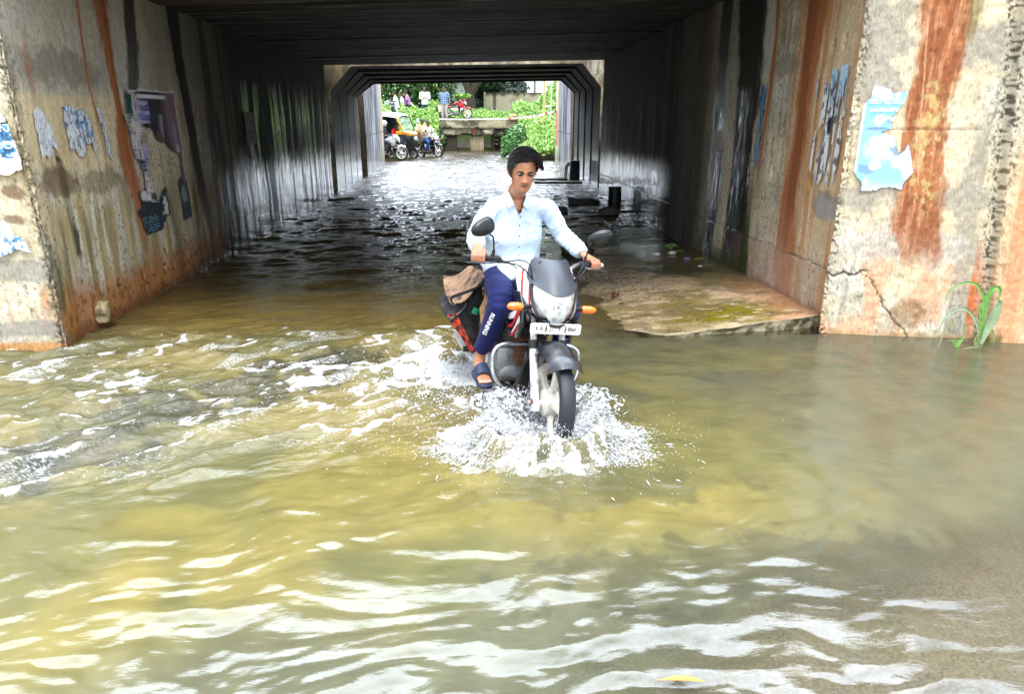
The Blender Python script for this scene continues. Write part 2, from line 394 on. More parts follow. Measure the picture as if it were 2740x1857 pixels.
    x = WX0 + 0 * S + (fbm(S * 1.2, Z * 1.2, 4, 60) - .5) * .03 + (fbm(S * 14, Z * 5, 3, 61) - .5) * .008
    for hy, hz in ((5.87, 1.45), (6.44, .29), (6.92, .27), (7.4, .24), (8.02, .26), (7.5, .42), (8.05, .45)):   # formwork tie holes
        d = np.hypot(S - hy, (Z - hz) * .62); hole = sst(.033, .02, d); x = x - hole * .09; c = mixc(c, lin((40, 38, 30)), hole * .9)
        c = mixc(c, lin((50, 50, 26)), band(S, Z, [(hy, hz, 1, .8), (hy + .01, hz - .12, .7, 0)], .03, .5, 63) * (Z < hz))
    d = np.abs(Z - .42 - (S - 11) * .025 + (fbm(S * 4, Z, 3, 65) - .5) * .12) ; c = mixc(c, BLK, sst(.012, .004, d) * sst(9.8, 10.5, S) * .8)
    # broken arris at the mouth
    edge = sst(5.56, 5.42, S + (fbm(S * 10, Z * 6, 3, 66) - .5) * .12)
    x = x - edge * (fbm(S * 40, Z * 40, 3, 67)) * .03
    c = mixc(c, lin((150, 140, 118)), edge * .6); c = mixc(c, lin((70, 62, 48)), edge * sst(.55, .65, fbm(S * 60, Z * 60, 2, 68)))
    lm = (Z - 1.2) * 0
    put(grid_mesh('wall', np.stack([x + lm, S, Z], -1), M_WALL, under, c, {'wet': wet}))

def wall_right():
    y = yspace(Y0 + .06, Y1 + .65, .012, .035); z = np.linspace(-.35, 3.14, 280)
    S, Z = np.meshgrid(y, z, indexing='ij')
    c = base_concrete(S, Z, 73)
    c = mixc(c, lin((226, 190, 140)), sst(.35, .6, fbm(S * 2, Z * .6, 3, 74)) * sst(8.2, 7.2, S) * .6)
    c = mixc(c, lin((214, 150, 96)), band(S, Z, [(5.62, 3.1, 1, .6), (5.62, 1.5, 1.1, .8), (5.65, 0, 1, .4)], .1, .6, 75) * .7)
    c = mixc(c, ORG, streaks(S, Z, 8, 76, .55, .66, .4) * sst(7.6, 7, S) * .55)
    c = mixc(c, lin((150, 138, 118)), patch(S, Z, 7.0, 2.2, .35, .1, 77) * .7 + patch(S, Z, 5.85, 1.02, .25, .13, 78) * .9)
    c = mixc(c, lin((176, 176, 176)), patch(S, Z, 5.85, 1.0, .22, .12, 79) * .6)
    c = mixc(c, RUST, band(S, Z, [(6.44, 3.1, 1.4, 1), (6.47, 2.2, .95, 1), (6.47, 1.6, 1.0, 1), (6.55, 1.05, 1, 1), (6.5, .6, 1.05, .85), (6.48, .25, .9, .6), (6.48, .1, .8, .35)], .17, .4, 81))
    c = mixc(c, RUST2, band(S, Z, [(6.5, 3.1, 1.2, .7), (6.5, 2.2, .8, .8), (6.5, 1.0, .8, .8), (6.5, .5, .6, .3)], .09, .9, 82))
    c = mixc(c, ORG, band(S, Z, [(6.2, 3.1, 1, .8), (6.2, 1.2, .9, .8), (6.15, .3, 1, .5)], .045, 1.2, 83))
    c = mixc(c, RUST, band(S, Z, [(7.28, 3.1, 1.2, 1), (7.24, 2.1, 1, 1), (7.33, 1.3, .9, .85), (7.34, .9, .5, 0)], .045, .8, 84))
    c = mixc(c, lin((200, 198, 190)), sst(7.28, 7.33, S + (vn(S * 2, Z * 3, 85) - .5) * .08) * sst(7.62, 7.55, S - (2.9 - Z) * .06) * sst(2.0, 2.25, Z) * .9)
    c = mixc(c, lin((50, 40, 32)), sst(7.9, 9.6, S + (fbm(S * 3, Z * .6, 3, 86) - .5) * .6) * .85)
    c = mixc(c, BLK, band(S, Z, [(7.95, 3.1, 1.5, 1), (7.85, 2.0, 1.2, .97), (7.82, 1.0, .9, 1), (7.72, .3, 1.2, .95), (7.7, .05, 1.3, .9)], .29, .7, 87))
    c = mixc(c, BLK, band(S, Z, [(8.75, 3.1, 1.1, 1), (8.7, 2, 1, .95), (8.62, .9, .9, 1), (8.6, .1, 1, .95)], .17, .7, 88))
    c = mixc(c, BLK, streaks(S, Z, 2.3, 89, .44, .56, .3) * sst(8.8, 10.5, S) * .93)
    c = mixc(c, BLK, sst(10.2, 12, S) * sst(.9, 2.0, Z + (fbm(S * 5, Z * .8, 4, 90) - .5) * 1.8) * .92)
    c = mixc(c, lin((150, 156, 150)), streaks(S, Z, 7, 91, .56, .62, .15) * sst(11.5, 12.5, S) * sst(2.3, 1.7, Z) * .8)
    c = mixc(c, lin((190, 196, 206)), streaks(S, Z, 8, 92, .5, .58, .4) * sst(11.3, 12.2, S) * sst(1.0, .6, Z) * sst(.12, .35, Z) * .95)  # wet highlights low on the wall, painted as pale streaks
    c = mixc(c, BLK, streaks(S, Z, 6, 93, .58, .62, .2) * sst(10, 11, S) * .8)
    c = mixc(c, lin((186, 150, 128)), sst(.56, .5, Z + (S - 6.4) * .012) * sst(8, 7.3, S) * .4)
    c = mixc(c, MOSS, sst(.34, .08, Z + (fbm(S * 5, Z * 5, 4, 94) - .5) * .22) * sst(7.2, 7.7, S) * sst(10, 8.5, S) * .9)
    c = mixc(c, MOSS, band(S, Z, [(7.5, 1.2, .8, .3), (7.5, .6, 1.2, .9), (7.5, 0, 2, 1)], .08, .8, 95))
    c = mixc(c, lin((130, 90, 64)), sst(.2, .06, Z + (fbm(S * 8, Z * 8, 3, 96) - .5) * .12) * sst(7.4, 6.9, S) * .8)
    x = WX1 + (fbm(S * 1.2, Z * 1.2, 4, 97) - .5) * .03 + (fbm(S * 14, Z * 5, 3, 98) - .5) * .008 + sst(8, 17, S) * .22
    cz = .51 - (S - 8) * .012 * (S > 7.6) + (fbm(S * 3, S * 0, 3, 99) - .5) * .05      # construction joint
    d = np.abs(Z - cz + (vn(S * 30, Z * 30, 173) - .5) * .012); cr_ = sst(.008, .003, d) * (.4 + .6 * vn(S * 9, Z * 9, 174)); x = x + cr_ * .01; c = mixc(c, lin((60, 52, 40)), cr_ * .8)
    x = x + np.where(Z > cz, .006, 0)
    for hy, hz in ((5.9, 2.33), (6.08, 2.3), (6.98, 1.22), (6.17, 1.2), (6.7, 2.34)):
        d = np.hypot(S - hy, (Z - hz) * .55); hole = sst(.036, .022, d); x = x + hole * .08; c = mixc(c, lin((70, 60, 46)), hole * .8)
    edge = sst(5.62, 5.48, S + (fbm(S * 10, Z * 6, 3, 100) - .5) * .14)
    x = x + edge * fbm(S * 40, Z * 40, 3, 101) * .03; c = mixc(c, lin((190, 176, 150)), edge * .5)
    c = mixc(c, lin((84, 74, 58)), edge * sst(.58, .68, fbm(S * 60, Z * 60, 2, 102)))
    wet = np.clip(streaks(S, Z, 7, 103, .46, .56, .3) * sst(11, 12, S) * sst(1.1, .7, Z) * .6 + sst(7.6, 7.9, S) * band(S, Z, [(7.85, 2, 1, .6), (7.75, .2, 1.2, .9)], .25) + sst(10.5, 12, S) * sst(1.2, .6, Z) * .9 + sst(8.3, 8.6, S) * sst(8.95, 8.8, S) * .6, 0, 1)
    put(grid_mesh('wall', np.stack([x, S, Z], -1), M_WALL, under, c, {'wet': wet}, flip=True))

def ceiling():
    y = yspace(Y0 - .02, 17.3, .03, .06); t = np.linspace(0, 1, 160)
    S, T = np.meshgrid(y, t, indexing='ij')
    x = WX0 - .05 + T * (WX1 + .27 - WX0 + .05); S2 = S + np.where(S > 16, (S - 16) * T * .54, 0)
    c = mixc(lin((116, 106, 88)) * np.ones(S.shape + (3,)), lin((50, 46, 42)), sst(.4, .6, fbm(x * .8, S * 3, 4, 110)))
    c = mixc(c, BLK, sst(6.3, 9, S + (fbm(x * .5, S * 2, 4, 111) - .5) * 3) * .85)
    c = mixc(c, lin((150, 154, 148)), sst(.62, .7, fbm(x * 1.2, S * 14, 4, 112)) * .5)
    c = mixc(c, lin((92, 98, 88)), sst(.2, .5, fbm(x * 3, S * 3, 3, 113)) * sst(10.2, 10.5, S + (fbm(x * 3, S, 3, 114) - .5) * .8) * sst(11.6, 11.4, S) * sst(-2.2, -1.4, x) * sst(1.6, .8, x) * .75)
    z = 2.87 + T * .19 + (vn(x * .4, S * 7, 115) - .5) * .02
    for yy in (8.4, 11.9, 15.2): z = z + sst(.06, .0, np.abs(S - yy)) * .05; c = mixc(c, BLK, sst(.08, .02, np.abs(S - yy)) * .8)
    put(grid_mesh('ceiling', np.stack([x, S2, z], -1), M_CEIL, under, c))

def facade():
    # left wing face
    s = np.linspace(-3.23, -9.5, 420); z = np.linspace(-.35, 4.0, 350); S, Z = np.meshgrid(s, z, indexing='ij')
    u = -3.23 - S                                # distance from the arris
    c = base_concrete(S, Z, 120); c = mixc(c, lin((210, 198, 170)), sst(.3, .6, fbm(S * 2, Z * 2, 4, 121)) * .6)
    c = mixc(c, lin((216, 150, 120)), streaks(S, Z, 26, 122, .52, .6, 1.5) * sst(.55, .45, Z) * sst(.1, .2, Z) * .6)
    c = mixc(c, lin((150, 146, 136)), sst(.03, .0, np.abs(Z - .62 + (fbm(S * 3, Z, 3, 123) - .5) * .1) - .07) * .8 + sst(.03, .0, np.abs(Z - .16 + (fbm(S * 3, Z, 3, 124) - .5) * .1) - .05) * .8)
    c = mixc(c, lin((190, 130, 50)), sst(.09, .03, Z + (fbm(S * 6, Z * 6, 3, 125) - .5) * .06) * .8)
    c = mixc(c, lin((110, 84, 62)), patch(S, Z, -3.36, 1.22, .1, .05, 126) * .8 + patch(S, Z, -3.4, 1.02, .09, .04, 127) * .8)
    e = sst(.1, .0, u + (fbm(S * 20, Z * 8, 3, 128) - .5) * .09)
    c = mixc(c, lin((84, 76, 58)), e * sst(.5, .62, fbm(S * 70, Z * 70, 2, 129)))
    y = Y0 + (fbm(S * 1.5, Z * 1.5, 4, 130) - .5) * .04 + e * fbm(S * 50, Z * 50, 2, 131) * .03 + (fbm(S * 20, Z * 20, 3, 132) - .5) * .012
    y = y + np.where(u < .02, .01, 0)
    put(grid_mesh('wing_wall', np.stack([S, y, Z], -1), M_WALL, under, c, {'wet': sst(.05, 0, Z) * .7}))
    # right wing: flares a little towards the camera, then steps at a joint to the next panel
    s = np.concatenate([np.linspace(0, 1.6, 260), np.linspace(1.615, 6.5, 200)]); z = np.linspace(-.35, 4.0, 350); S, Z = np.meshgrid(s, z, indexing='ij')
    A = np.array([WX1 - .07, 5.485]); D = np.array([1.22, -.26]); D = D / np.linalg.norm(D); Nn = np.array([D[1], -D[0]])
    c = base_concrete(S + 20, Z, 140)
    c = mixc(c, lin((218, 198, 160)), sst(.3, .7, fbm(S * 2.2 + 9, Z * 2, 4, 141)) * .75)
    c = mixc(c, lin((218, 160, 120)), sst(.5, .66, fbm(S * 5, Z * 1.6, 4, 142)) * sst(1.1, .4, Z) * .7)
    gm = np.clip(patch(S, Z, .9, 2.24, .42, .18, 143) + patch(S, Z, .1, 2.35, .32, .3, 144) + patch(S, Z, .16, 2.0, .2, .2, 145) + patch(S, Z, .1, 1.12, .25, .12, 146) + patch(S, Z, .95, 1.14, .22, .12, 147)
                 + patch(S, Z, .5, 1.17, .6, .09, 148) * .8 + band(S, Z, [(.98, 1.75, .5, .5), (1.0, 1.4, 1, .9), (.96, 1.1, 1.2, .9), (1.05, .7, 1.2, .8)], .08, .6, 149), 0, 1)
    c = mixc(c, lin((142, 138, 128)), gm * .68)
    c = mixc(c, lin((192, 186, 176)), patch(S, Z, .35, .75, .3, .14, 150) * .5 + patch(S, Z, .85, .75, .2, .18, 151) * .6)
    rb = band(S, Z, [(.55, 3.9, 1.2, .9), (.55, 2.6, 1.15, 1), (.58, 2.05, 1.0, 1), (.56, 1.82, .9, 1), (.58, 1.4, .9, 1), (.6, 1.2, 1, 1), (.6, .9, 1.1, .9), (.68, .7, 1, .6), (.7, .55, .8, 0)], .17, .6, 152)
    c = mixc(c, RUST, rb); c = mixc(c, RUST2, rb * sst(.4, .62, fbm(S * 14, Z * 5, 5, 153, .65)) * .85); c = mixc(c, lin((206, 150, 110)), rb * sst(.54, .66, fbm(S * 40, Z * 3, 4, 175)) * .55)
    c = mixc(c, lin((206, 186, 120)), rb * patch(S, Z, .6, 1.55, .15, .5, 154, .8) * sst(.46, .62, fbm(S * 30, Z * 22, 4, 155)) * .62)
    c = mixc(c, lin((120, 100, 40)), band(S, Z, [(.72, 3.9, 1, .7), (.74, 2.4, 1, .7), (.74, 2.2, .5, 0)], .05, 1.4, 156))
    ln = .45 + (2.3 - Z) * .11; c = mixc(c, lin((216, 160, 120)), sst(.008, .003, np.abs(S - ln)) * sst(1.2, 1.3, Z) * sst(2.5, 2.4, Z) * .8)
    c = mixc(c, lin((206, 104, 44)), band(S, Z, [(1.12, .75, .6, .3), (1.15, .5, 1, .9), (1.17, .2, 1, .8), (1.2, 0, 1, .5)], .06, 1.2, 157))
    c = mixc(c, lin((130, 100, 66)), patch(S, Z, .65, .2, .16, .12, 158, .9) * .55)
    c = mixc(c, lin((190, 150, 90)), sst(.06, .0, Z) * .6)
    cs = np.interp(Z, [.0, .04, .15, .52, .61], [.69, .67, .56, .29, .01]) + (fbm(S * 0, Z * 14, 3, 159) - .5) * .08
    crk = sst(.010, .003, np.abs(S - cs + (vn(S * 60, Z * 60, 171) - .5) * .012)) * (Z < .5) * (.5 + .5 * vn(S * 20, Z * 20, 172))
    cz2 = .52 + (fbm(S * 9, Z * 0, 3, 160) - .5) * .12; crk = np.maximum(crk, sst(.012, .004, np.abs(Z - cz2)) * sst(.32, .28, S))
    crk = np.maximum(crk, .5 * sst(.006, .002, np.abs(Z - 1.66)) * sst(1, .9, S))
    c = mixc(c, lin((58, 48, 36)), crk * .9)
    js = 1.01 + (2.54 - Z) * .106; je = sst(.12, .02, np.abs(S - js + (fbm(S * 12, Z * 5, 3, 161) - .5) * .12))
    c = mixc(c, lin((190, 182, 160)), je * .6); c = mixc(c, lin((60, 54, 44)), je * sst(.55, .64, fbm(S * 60, Z * 50, 2, 162)) * .9)
    nxt = sst(0, .02, S - js)
    c = mixc(c, lin((222, 176, 128)), nxt * sst(.3, .6, fbm(S * 6, Z * .7, 3, 163)) * .6)
    c = mixc(c, lin((216, 130, 84)), nxt * band(S, Z, [(1.25, 3, 1, .4), (1.28, 1.8, 1, .8), (1.35, 1, 1, .6), (1.4, .1, 1, .4)], .07, 1.2, 164))
    c = mixc(c, lin((110, 104, 40)), sst(.12, .0, Z) * je)
    e = sst(.09, .0, S + (fbm(S * 20, Z * 8, 3, 165) - .5) * .09)
    c = mixc(c, lin((80, 72, 58)), e * sst(.55, .64, fbm(S * 70, Z * 60, 2, 166)))
    off = -nxt * .07 - sst(1.11, 1.13, Z + (fbm(S * 3, Z * 0, 2, 167) - .5) * .04) * 0 + (fbm(S * 1.6, Z * 1.6, 4, 168) - .5) * .05 + (fbm(S * 24, Z * 24, 3, 169) - .5) * .014
    off = off + crk * .02 + (je * .28 + e * .7) * (fbm(S * 50, Z * 70, 3, 170)) * .04
    X = A[0] + D[0] * S - Nn[0] * off * 1; Y = A[1] + D[1] * S - Nn[1] * off * -1 * -1
    Y = A[1] + D[1] * S + off; X = A[0] + D[0] * S
    put(grid_mesh('wing_wall', np.stack([X, Y, Z], -1), M_WALL, under, c, {'wet': sst(.05, 0, Z) * .7}, flip=True))
    # deck beam over the mouth and the top of the walls
    b = MB(); b.box((-.1, 11.4, 3.32), (13.6, 11.9, .5)); b.box((-.1, 5.62, 3.8), (13.4, .3, .46))
    put(b.build('deck', mat('deck concrete', (150, 140, 122), .9, var=.25, scale=6, bump=.3, dirt=(60, 54, 46)), under, smooth=False))
    for sgn, x0 in ((-1, WX0 - .12), (1, WX1 + .37)):
        b = MB(); b.box((x0 + sgn * 3, 11.5, 1.36), (5.9, 11.0, 3.4)); put(b.build('abutment', MATS['deck concrete'], under, smooth=False))

def inner_box():
    t = empty('inner_box_culvert', (0, 18, 0), label='narrower chamfered concrete box tunnel at the far end of the underpass', cat='tunnel')
    def pin(o): o.location = (0, -18, 0); return o
    def prof(k):           # outline seen from inside, clockwise from lower left
        return [(-3.26 + k * .3, -.4), (-3.26 + k * .3, 2.33 - k * .2), (-2.75 + k * .1, 2.88 - k * 1.9), (2.87 - k * .3, 3.02 - k * 1.9), (3.37 - k, 2.47 - k * .2), (3.37 - k, -.4)]
    def ys(x, y): return y + (x + 3.3) * .13
    # ribs: each segment of the tunnel is a little smaller than the last
    segs = [(17.75, .0), (18.9, .03), (19.9, .06), (20.9, .09), (21.75, .12)]
    for i in range(4):
        (ya, k) = segs[i]; yb = segs[i + 1][0]; k2 = segs[i + 1][1]
        pr = prof(k); nx = prof(k2)
        P = []; 
        for q in range(len(pr) - 1):
            for w in np.linspace(0, 1, 50, endpoint=(q == len(pr) - 2)):
                P.append((np.array(pr[q]) * (1 - w) + np.array(pr[q + 1]) * w, np.array(nx[q]) * (1 - w) + np.array(nx[q + 1]) * w))
        yy = np.linspace(ya, yb, 26); G = np.zeros((len(P), 27, 3))
        for a, (p0, p1) in enumerate(P):
            for b_, v in enumerate(yy): G[a, b_] = (p0[0], ys(p0[0], v), p0[1])
            G[a, 26] = (p1[0], ys(p1[0], yb), p1[1])
        X, Y, Z = G[..., 0], G[..., 1], G[..., 2]; S = np.where(Z > 2.4, X, Y)
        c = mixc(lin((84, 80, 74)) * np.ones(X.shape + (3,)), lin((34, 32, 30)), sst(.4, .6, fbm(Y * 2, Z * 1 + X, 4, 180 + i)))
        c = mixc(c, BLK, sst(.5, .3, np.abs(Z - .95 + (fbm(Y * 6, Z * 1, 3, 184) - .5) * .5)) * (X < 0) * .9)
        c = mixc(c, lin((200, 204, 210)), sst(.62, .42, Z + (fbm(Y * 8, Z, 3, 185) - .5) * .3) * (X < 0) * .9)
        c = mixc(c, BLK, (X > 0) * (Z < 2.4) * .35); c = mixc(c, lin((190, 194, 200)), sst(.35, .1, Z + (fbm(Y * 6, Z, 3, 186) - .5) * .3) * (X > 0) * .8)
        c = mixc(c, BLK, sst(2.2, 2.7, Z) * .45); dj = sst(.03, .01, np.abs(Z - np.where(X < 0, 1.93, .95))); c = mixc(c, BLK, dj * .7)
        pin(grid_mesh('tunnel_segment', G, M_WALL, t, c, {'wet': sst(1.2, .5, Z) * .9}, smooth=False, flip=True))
    # portal face (lit from the slot above)
    pr = prof(0); outer = [(-3.9, -.4), (-3.9, 2.4), (-3.2, 3.7), (3.3, 3.7), (4.0, 2.5), (4.0, -.4)]
    rows = []
    for q in range(5):
        for w in np.linspace(0, 1, 60, endpoint=(q == 4)):
            a = np.array(pr[q]) * (1 - w) + np.array(pr[q + 1]) * w; b = np.array(outer[q]) * (1 - w) + np.array(outer[q + 1]) * w
            rows.append([a * (1 - v) + b * v for v in np.linspace(0, 1, 20)])
    G2 = np.array(rows); X = G2[..., 0]; Z = G2[..., 1]
    c = base_concrete(X, Z, 190); c = mixc(c, lin((122, 108, 80)), sst(.4, .6, fbm(X * 3, Z * 3, 4, 191)) * .7)
    c = mixc(c, lin((60, 56, 40)), streaks(X, Z, 9, 192, .5, .6, 2) * .5)
    pin(grid_mesh('portal_face', np.stack([X, ys(X, 17.74), Z], -1), M_WALL, t, c, {'wet': 0 * X}, flip=False))
    b = MB(); 
    b.prism([(-4.2, 17.9), (4.2, 19.0), (4.2, 22.4), (-4.2, 21.6)], 'z', 3.06, 3.75)
    for sg in (-1, 1): b.box((sg * 4.15, 20.1, 1.5), (1.4, 3.6, 3.4))
    pin(b.build('roof_slab', MATS['deck concrete'], t, smooth=False))
    b = MB(); b.box((-3.0, 20.9, 1.45), (.02, .05, .55), rz=0)
    o = pin(b.build('reflector_strip', mat('faded cream paint', (200, 200, 170), .7), t, smooth=False)); o.location = (-.11, -18, 0)

def retaining():
    for nm, sg in (('left', -1), ('right', 1)):
        y0, y1 = (22.3, 28.8) if sg < 0 else (24.2, 29.3)
        xf = (lambda v: -3.13 - (v - 22) * .034) if sg < 0 else (lambda v: 3.42 + (v - 24) * .018)
        y = np.linspace(y0, y1, 260); z = np.linspace(-.4, 3.6, 140); S, Z = np.meshgrid(y, z, indexing='ij')
        c = mixc(lin((150, 152, 156)) * np.ones(S.shape + (3,)), lin((90, 92, 96)), sst(.45, .6, fbm(S * 5, Z * .8, 4, 200)))
        c = mixc(c, BLK, streaks(S, Z, 9, 201 + sg, .55, .62, .4) * .8)
        c = mixc(c, lin((186, 168, 140)), sst(y1 - 1.6, y1 - .9, S) * .8)
        c = mixc(c, lin((60, 62, 66)), sst(.04, .01, np.abs(Z - 1.2)) * .6)
        if sg > 0:
            e = sst(y1 - .7, y1 - .6, S); c = mixc(c, lin((205, 190, 170)), e)
            c = mixc(c, lin((196, 92, 84)), e * sst(.62, .66, Z) * sst(1.98, 1.94, Z) * (1 - .5 * sst(.6, .7, fbm(S * 10, Z * 6, 3, 205))))
        t = empty('retaining_wall', (sg * 3.4, y0, 0), label={-1: 'grey streaked retaining wall with a beige end beside the waiting vehicles', 1: 'dark streaked retaining wall whose far end is painted with a red band'}[sg], cat='wall')
        def pin(o): o.location = (-sg * 3.4, -y0, 0); return o
        pin(grid_mesh('wall_face', np.stack([xf(S) + (fbm(S * 6, Z * 2, 3, 206) - .5) * .03, S, Z], -1), M_WALL, t, c, {'wet': sst(1, .2, Z) * .7}, flip=sg > 0))
        b = MB(); xa, xb = xf(y0) + sg * .02, xf(y1) + sg * .02
        b.prism([(xa, y0), (xb, y1), (xb + sg * .45, y1), (xa + sg * .45, y0)], 'z', -.4, 3.6)
        pin(b.build('wall_core', mat('wall core concrete', (170, 158, 138), .9, var=.2, scale=8, dirt=(90, 84, 70)), t, smooth=False))
    # dark return walls of the joint between box and retaining wall
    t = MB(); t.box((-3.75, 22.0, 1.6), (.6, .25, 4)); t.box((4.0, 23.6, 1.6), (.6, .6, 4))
    o = t.build('joint_wall', mat('plain black concrete', (24, 23, 22), .9), None, smooth=False); tag(o, 'black return walls at the joint behind the inner box', 'wall')

wall_left(); wall_right(); ceiling(); facade(); inner_box(); retaining()
# ================================================================== WATER, GROUND, RAMP
WC = np.array([.39, 3.50])           # where the front wheel enters the water
RW_ = np.array([.12, 4.78])          # rear wheel
def ramp_z(x, y):
    a = np.interp(y, [5.4, 5.6, 7.4, 8.7, 10.2, 12, 14], [.115, .11, .09, .055, .0, -.05, -.09])
    x0 = np.interp(y, [5.4, 5.7, 7.4, 8.6, 10.3, 12], [1.5, 1.3, 1.22, 1.4, 1.96, 2.0])
    return np.where(y < 10.2, a * (x - x0) / (3.02 - x0) - np.maximum(0, .02 - a) * .5, a)
rw = np.random.RandomState(5)
WAV = []
for k in range(46):     # wave trains: wavelength, direction, phase
    lam = .10 * (9 ** rw.rand()); WAV.append((lam, rw.randn() * .42, rw.rand() * 6.28))
def masks(x, y):
    n = (fbm(x * 1.3, y * 1.3, 3, 300) - .5)
    chop = sst(2.75, 3.5, y - .28 * (x + 2.3) + n * .6) * sst(.75, -.3, x + n * .8) * sst(6.6, 5.4, y)
    tun = sst(5.5, 7.0, y) * (1 - sst(1.0, 1.7, x) * sst(10.5, 9.5, y))
    return np.clip(np.maximum(chop * 1.0, tun), 0, 1), chop, tun
def water_h(x, y):
    m, chop, tun = masks(x, y)
    wx = x + (fbm(x * 1.1, y * 1.1, 3, 310) - .5) * .55; wy = y + (fbm(x * 1.1, y * 1.1, 3, 311) - .5) * .55
    rr = np.hypot(wx - WC[0], (wy - WC[1]) * 1.0) + 1e-6; ang = np.arctan2(wy - WC[1], wx - WC[0])
    H = 0; FG = 0
    main = np.where(y > 5.6, R(100), R(118))
    for i, (lam, dth, ph) in enumerate(WAV):
        kx, ky = np.cos(main + dth), np.sin(main + dth)
        planar = np.sin(2 * math.pi / lam * (wx * kx + wy * ky) + ph)
        if i < 22: kf = np.cos(R(97) + dth * .35), np.sin(R(97) + dth * .35); FG = FG + np.sin(2 * math.pi / (.42 * lam + .05) * ((wx * kf[0]) * .9 + wy * kf[1] + .10 * np.maximum(0, wx - .3) ** 2) + ph) * (.42 * lam + .05)
        H = H + planar * lam ** 1.05
    planar = H / 8.
    radial = 0
    for i, (lam, dth, ph) in enumerate(WAV[:18]):
        lam = .16 + lam * .42
        radial = radial + np.sin(2 * math.pi / lam * (rr + .35 * np.sin(ang * (2 + i % 3) + ph)) + ph * 3) * lam
    radial = radial / 6.
    fg = (.34 * sst(4.2, 3.0, y) + .66 * sst(3.0, 1.75, y + (fbm(x * .7 + 5, y * .7, 2, 325) - .5) * .9)) * sst(2.3, 1.0, x + (y - 2) * .5)                       # foreground ripples with sky in them
    right = sst(.5, 1.1, x) * sst(5.5, 4.8, y)
    amp_p = .011 * m + .030 * chop * (.5 + fbm(x * 1.5, y * 1.5, 2, 312)) + .0022 + .002 * fg + .014 * tun * sst(6.5, 12, y)
    amp_r = .022 * fg + .006 * right + .004
    h = planar * amp_p * 1.6 + radial * amp_r * .62 + FG / 6. * fg * .020 * (.35 + 1.3 * sst(.35, .65, fbm(x * 1.1, y * 1.6, 3, 319)))
    # short-crested wavelets, finite in length, that break the sky's reflection into patches
    nz = fbm(wx * 5.0 + wy * .8, wy * 15 - wx * 1.5, 4, 321, .40) - .5
    h = h + nz * (.029 * fg * (.45 + .9 * sst(.38, .6, fbm(x * .8 + 3, y * 1.1, 3, 324))) + .007 * sst(5.4, 4.6, y) * (1 - chop)) + (fbm(wx * 8, wy * 25 - wx * 2, 2, 322) - .5) * .006 * (fg + .4 * right) * sst(.35, .6, fbm(x * .9, y * 1.3, 3, 323)) + (fbm(wx * 6 + wy * 1.2, wy * 21 - wx * 3.5, 3, 326) - .5) * .0075 * sst(2.2, 2.9, y) * sst(5.0, 4.2, y) * sst(1.6, .4, x)
    # lumpy standing waves in the rapids
    rd = 1 - np.abs(2 * fbm((x * .85 + y * .53) * 2.0, (-x * .53 + y * .85) * 5.2, 4, 313) - 1)
    h = h + chop * (rd ** 3 - .45) * .046 + tun * sst(5.5, 10, y) * (1 - np.abs(2 * fbm(x * 1.5, y * 4.2, 4, 314) - 1) - .7) * .034
    # swirls on the calmer right
    h = h + right * (fbm(wx * 3.6, wy * 5.0, 3, 315, .4) - .5) * .026 * sst(2.2, 3.2, y) * sst(3.6, 1.6, x)
    # cup thrown up by the wheel
    dx, dy = x - WC[0], y - WC[1]; r = np.hypot(dx * .92, dy * 1.25); a2 = np.arctan2(dy, np.abs(dx))
    lip = np.exp(-((r - .28 - .015 * np.sin(ang * 5 + 1)) / .08) ** 2) * (.8 + .2 * sst(-.9, .5, a2)) * .19 + np.exp(-((r - .14) / .08) ** 2) * .02
    h = h + lip * (.45 + 1.0 * fbm(x * 9, y * 9, 4, 316)) + np.exp(-(r / .62) ** 4) * (fbm(x * 22, y * 22, 3, 317) - .5) * .035
    r2 = np.hypot(x - RW_[0] + .05, (y - RW_[1] - .3) * .6); h = h + np.exp(-(r2 / .45) ** 4) * (fbm(x * 11, y * 11, 4, 318) - .4) * .06
    # quiet film over the ramp and against the walls
    q = sst(.03, -.10, ramp_z(x, y)) if True else 1
    onr = sst(.7, 1.5, x) * sst(5.3, 5.6, y) * sst(12, 10.5, y)
    h = h * (1 - onr * (1 - (.12 + .88 * q)))
    h = h * (.25 + .75 * sst(1.15, 2.0, y + .6 * (x < .6)))
    return h
OCH = lin((150, 138, 80)); OLG = lin((128, 124, 80)); GRN = lin((112, 112, 92)); DGR = lin((70, 74, 64)); SAND = lin((168, 150, 88))
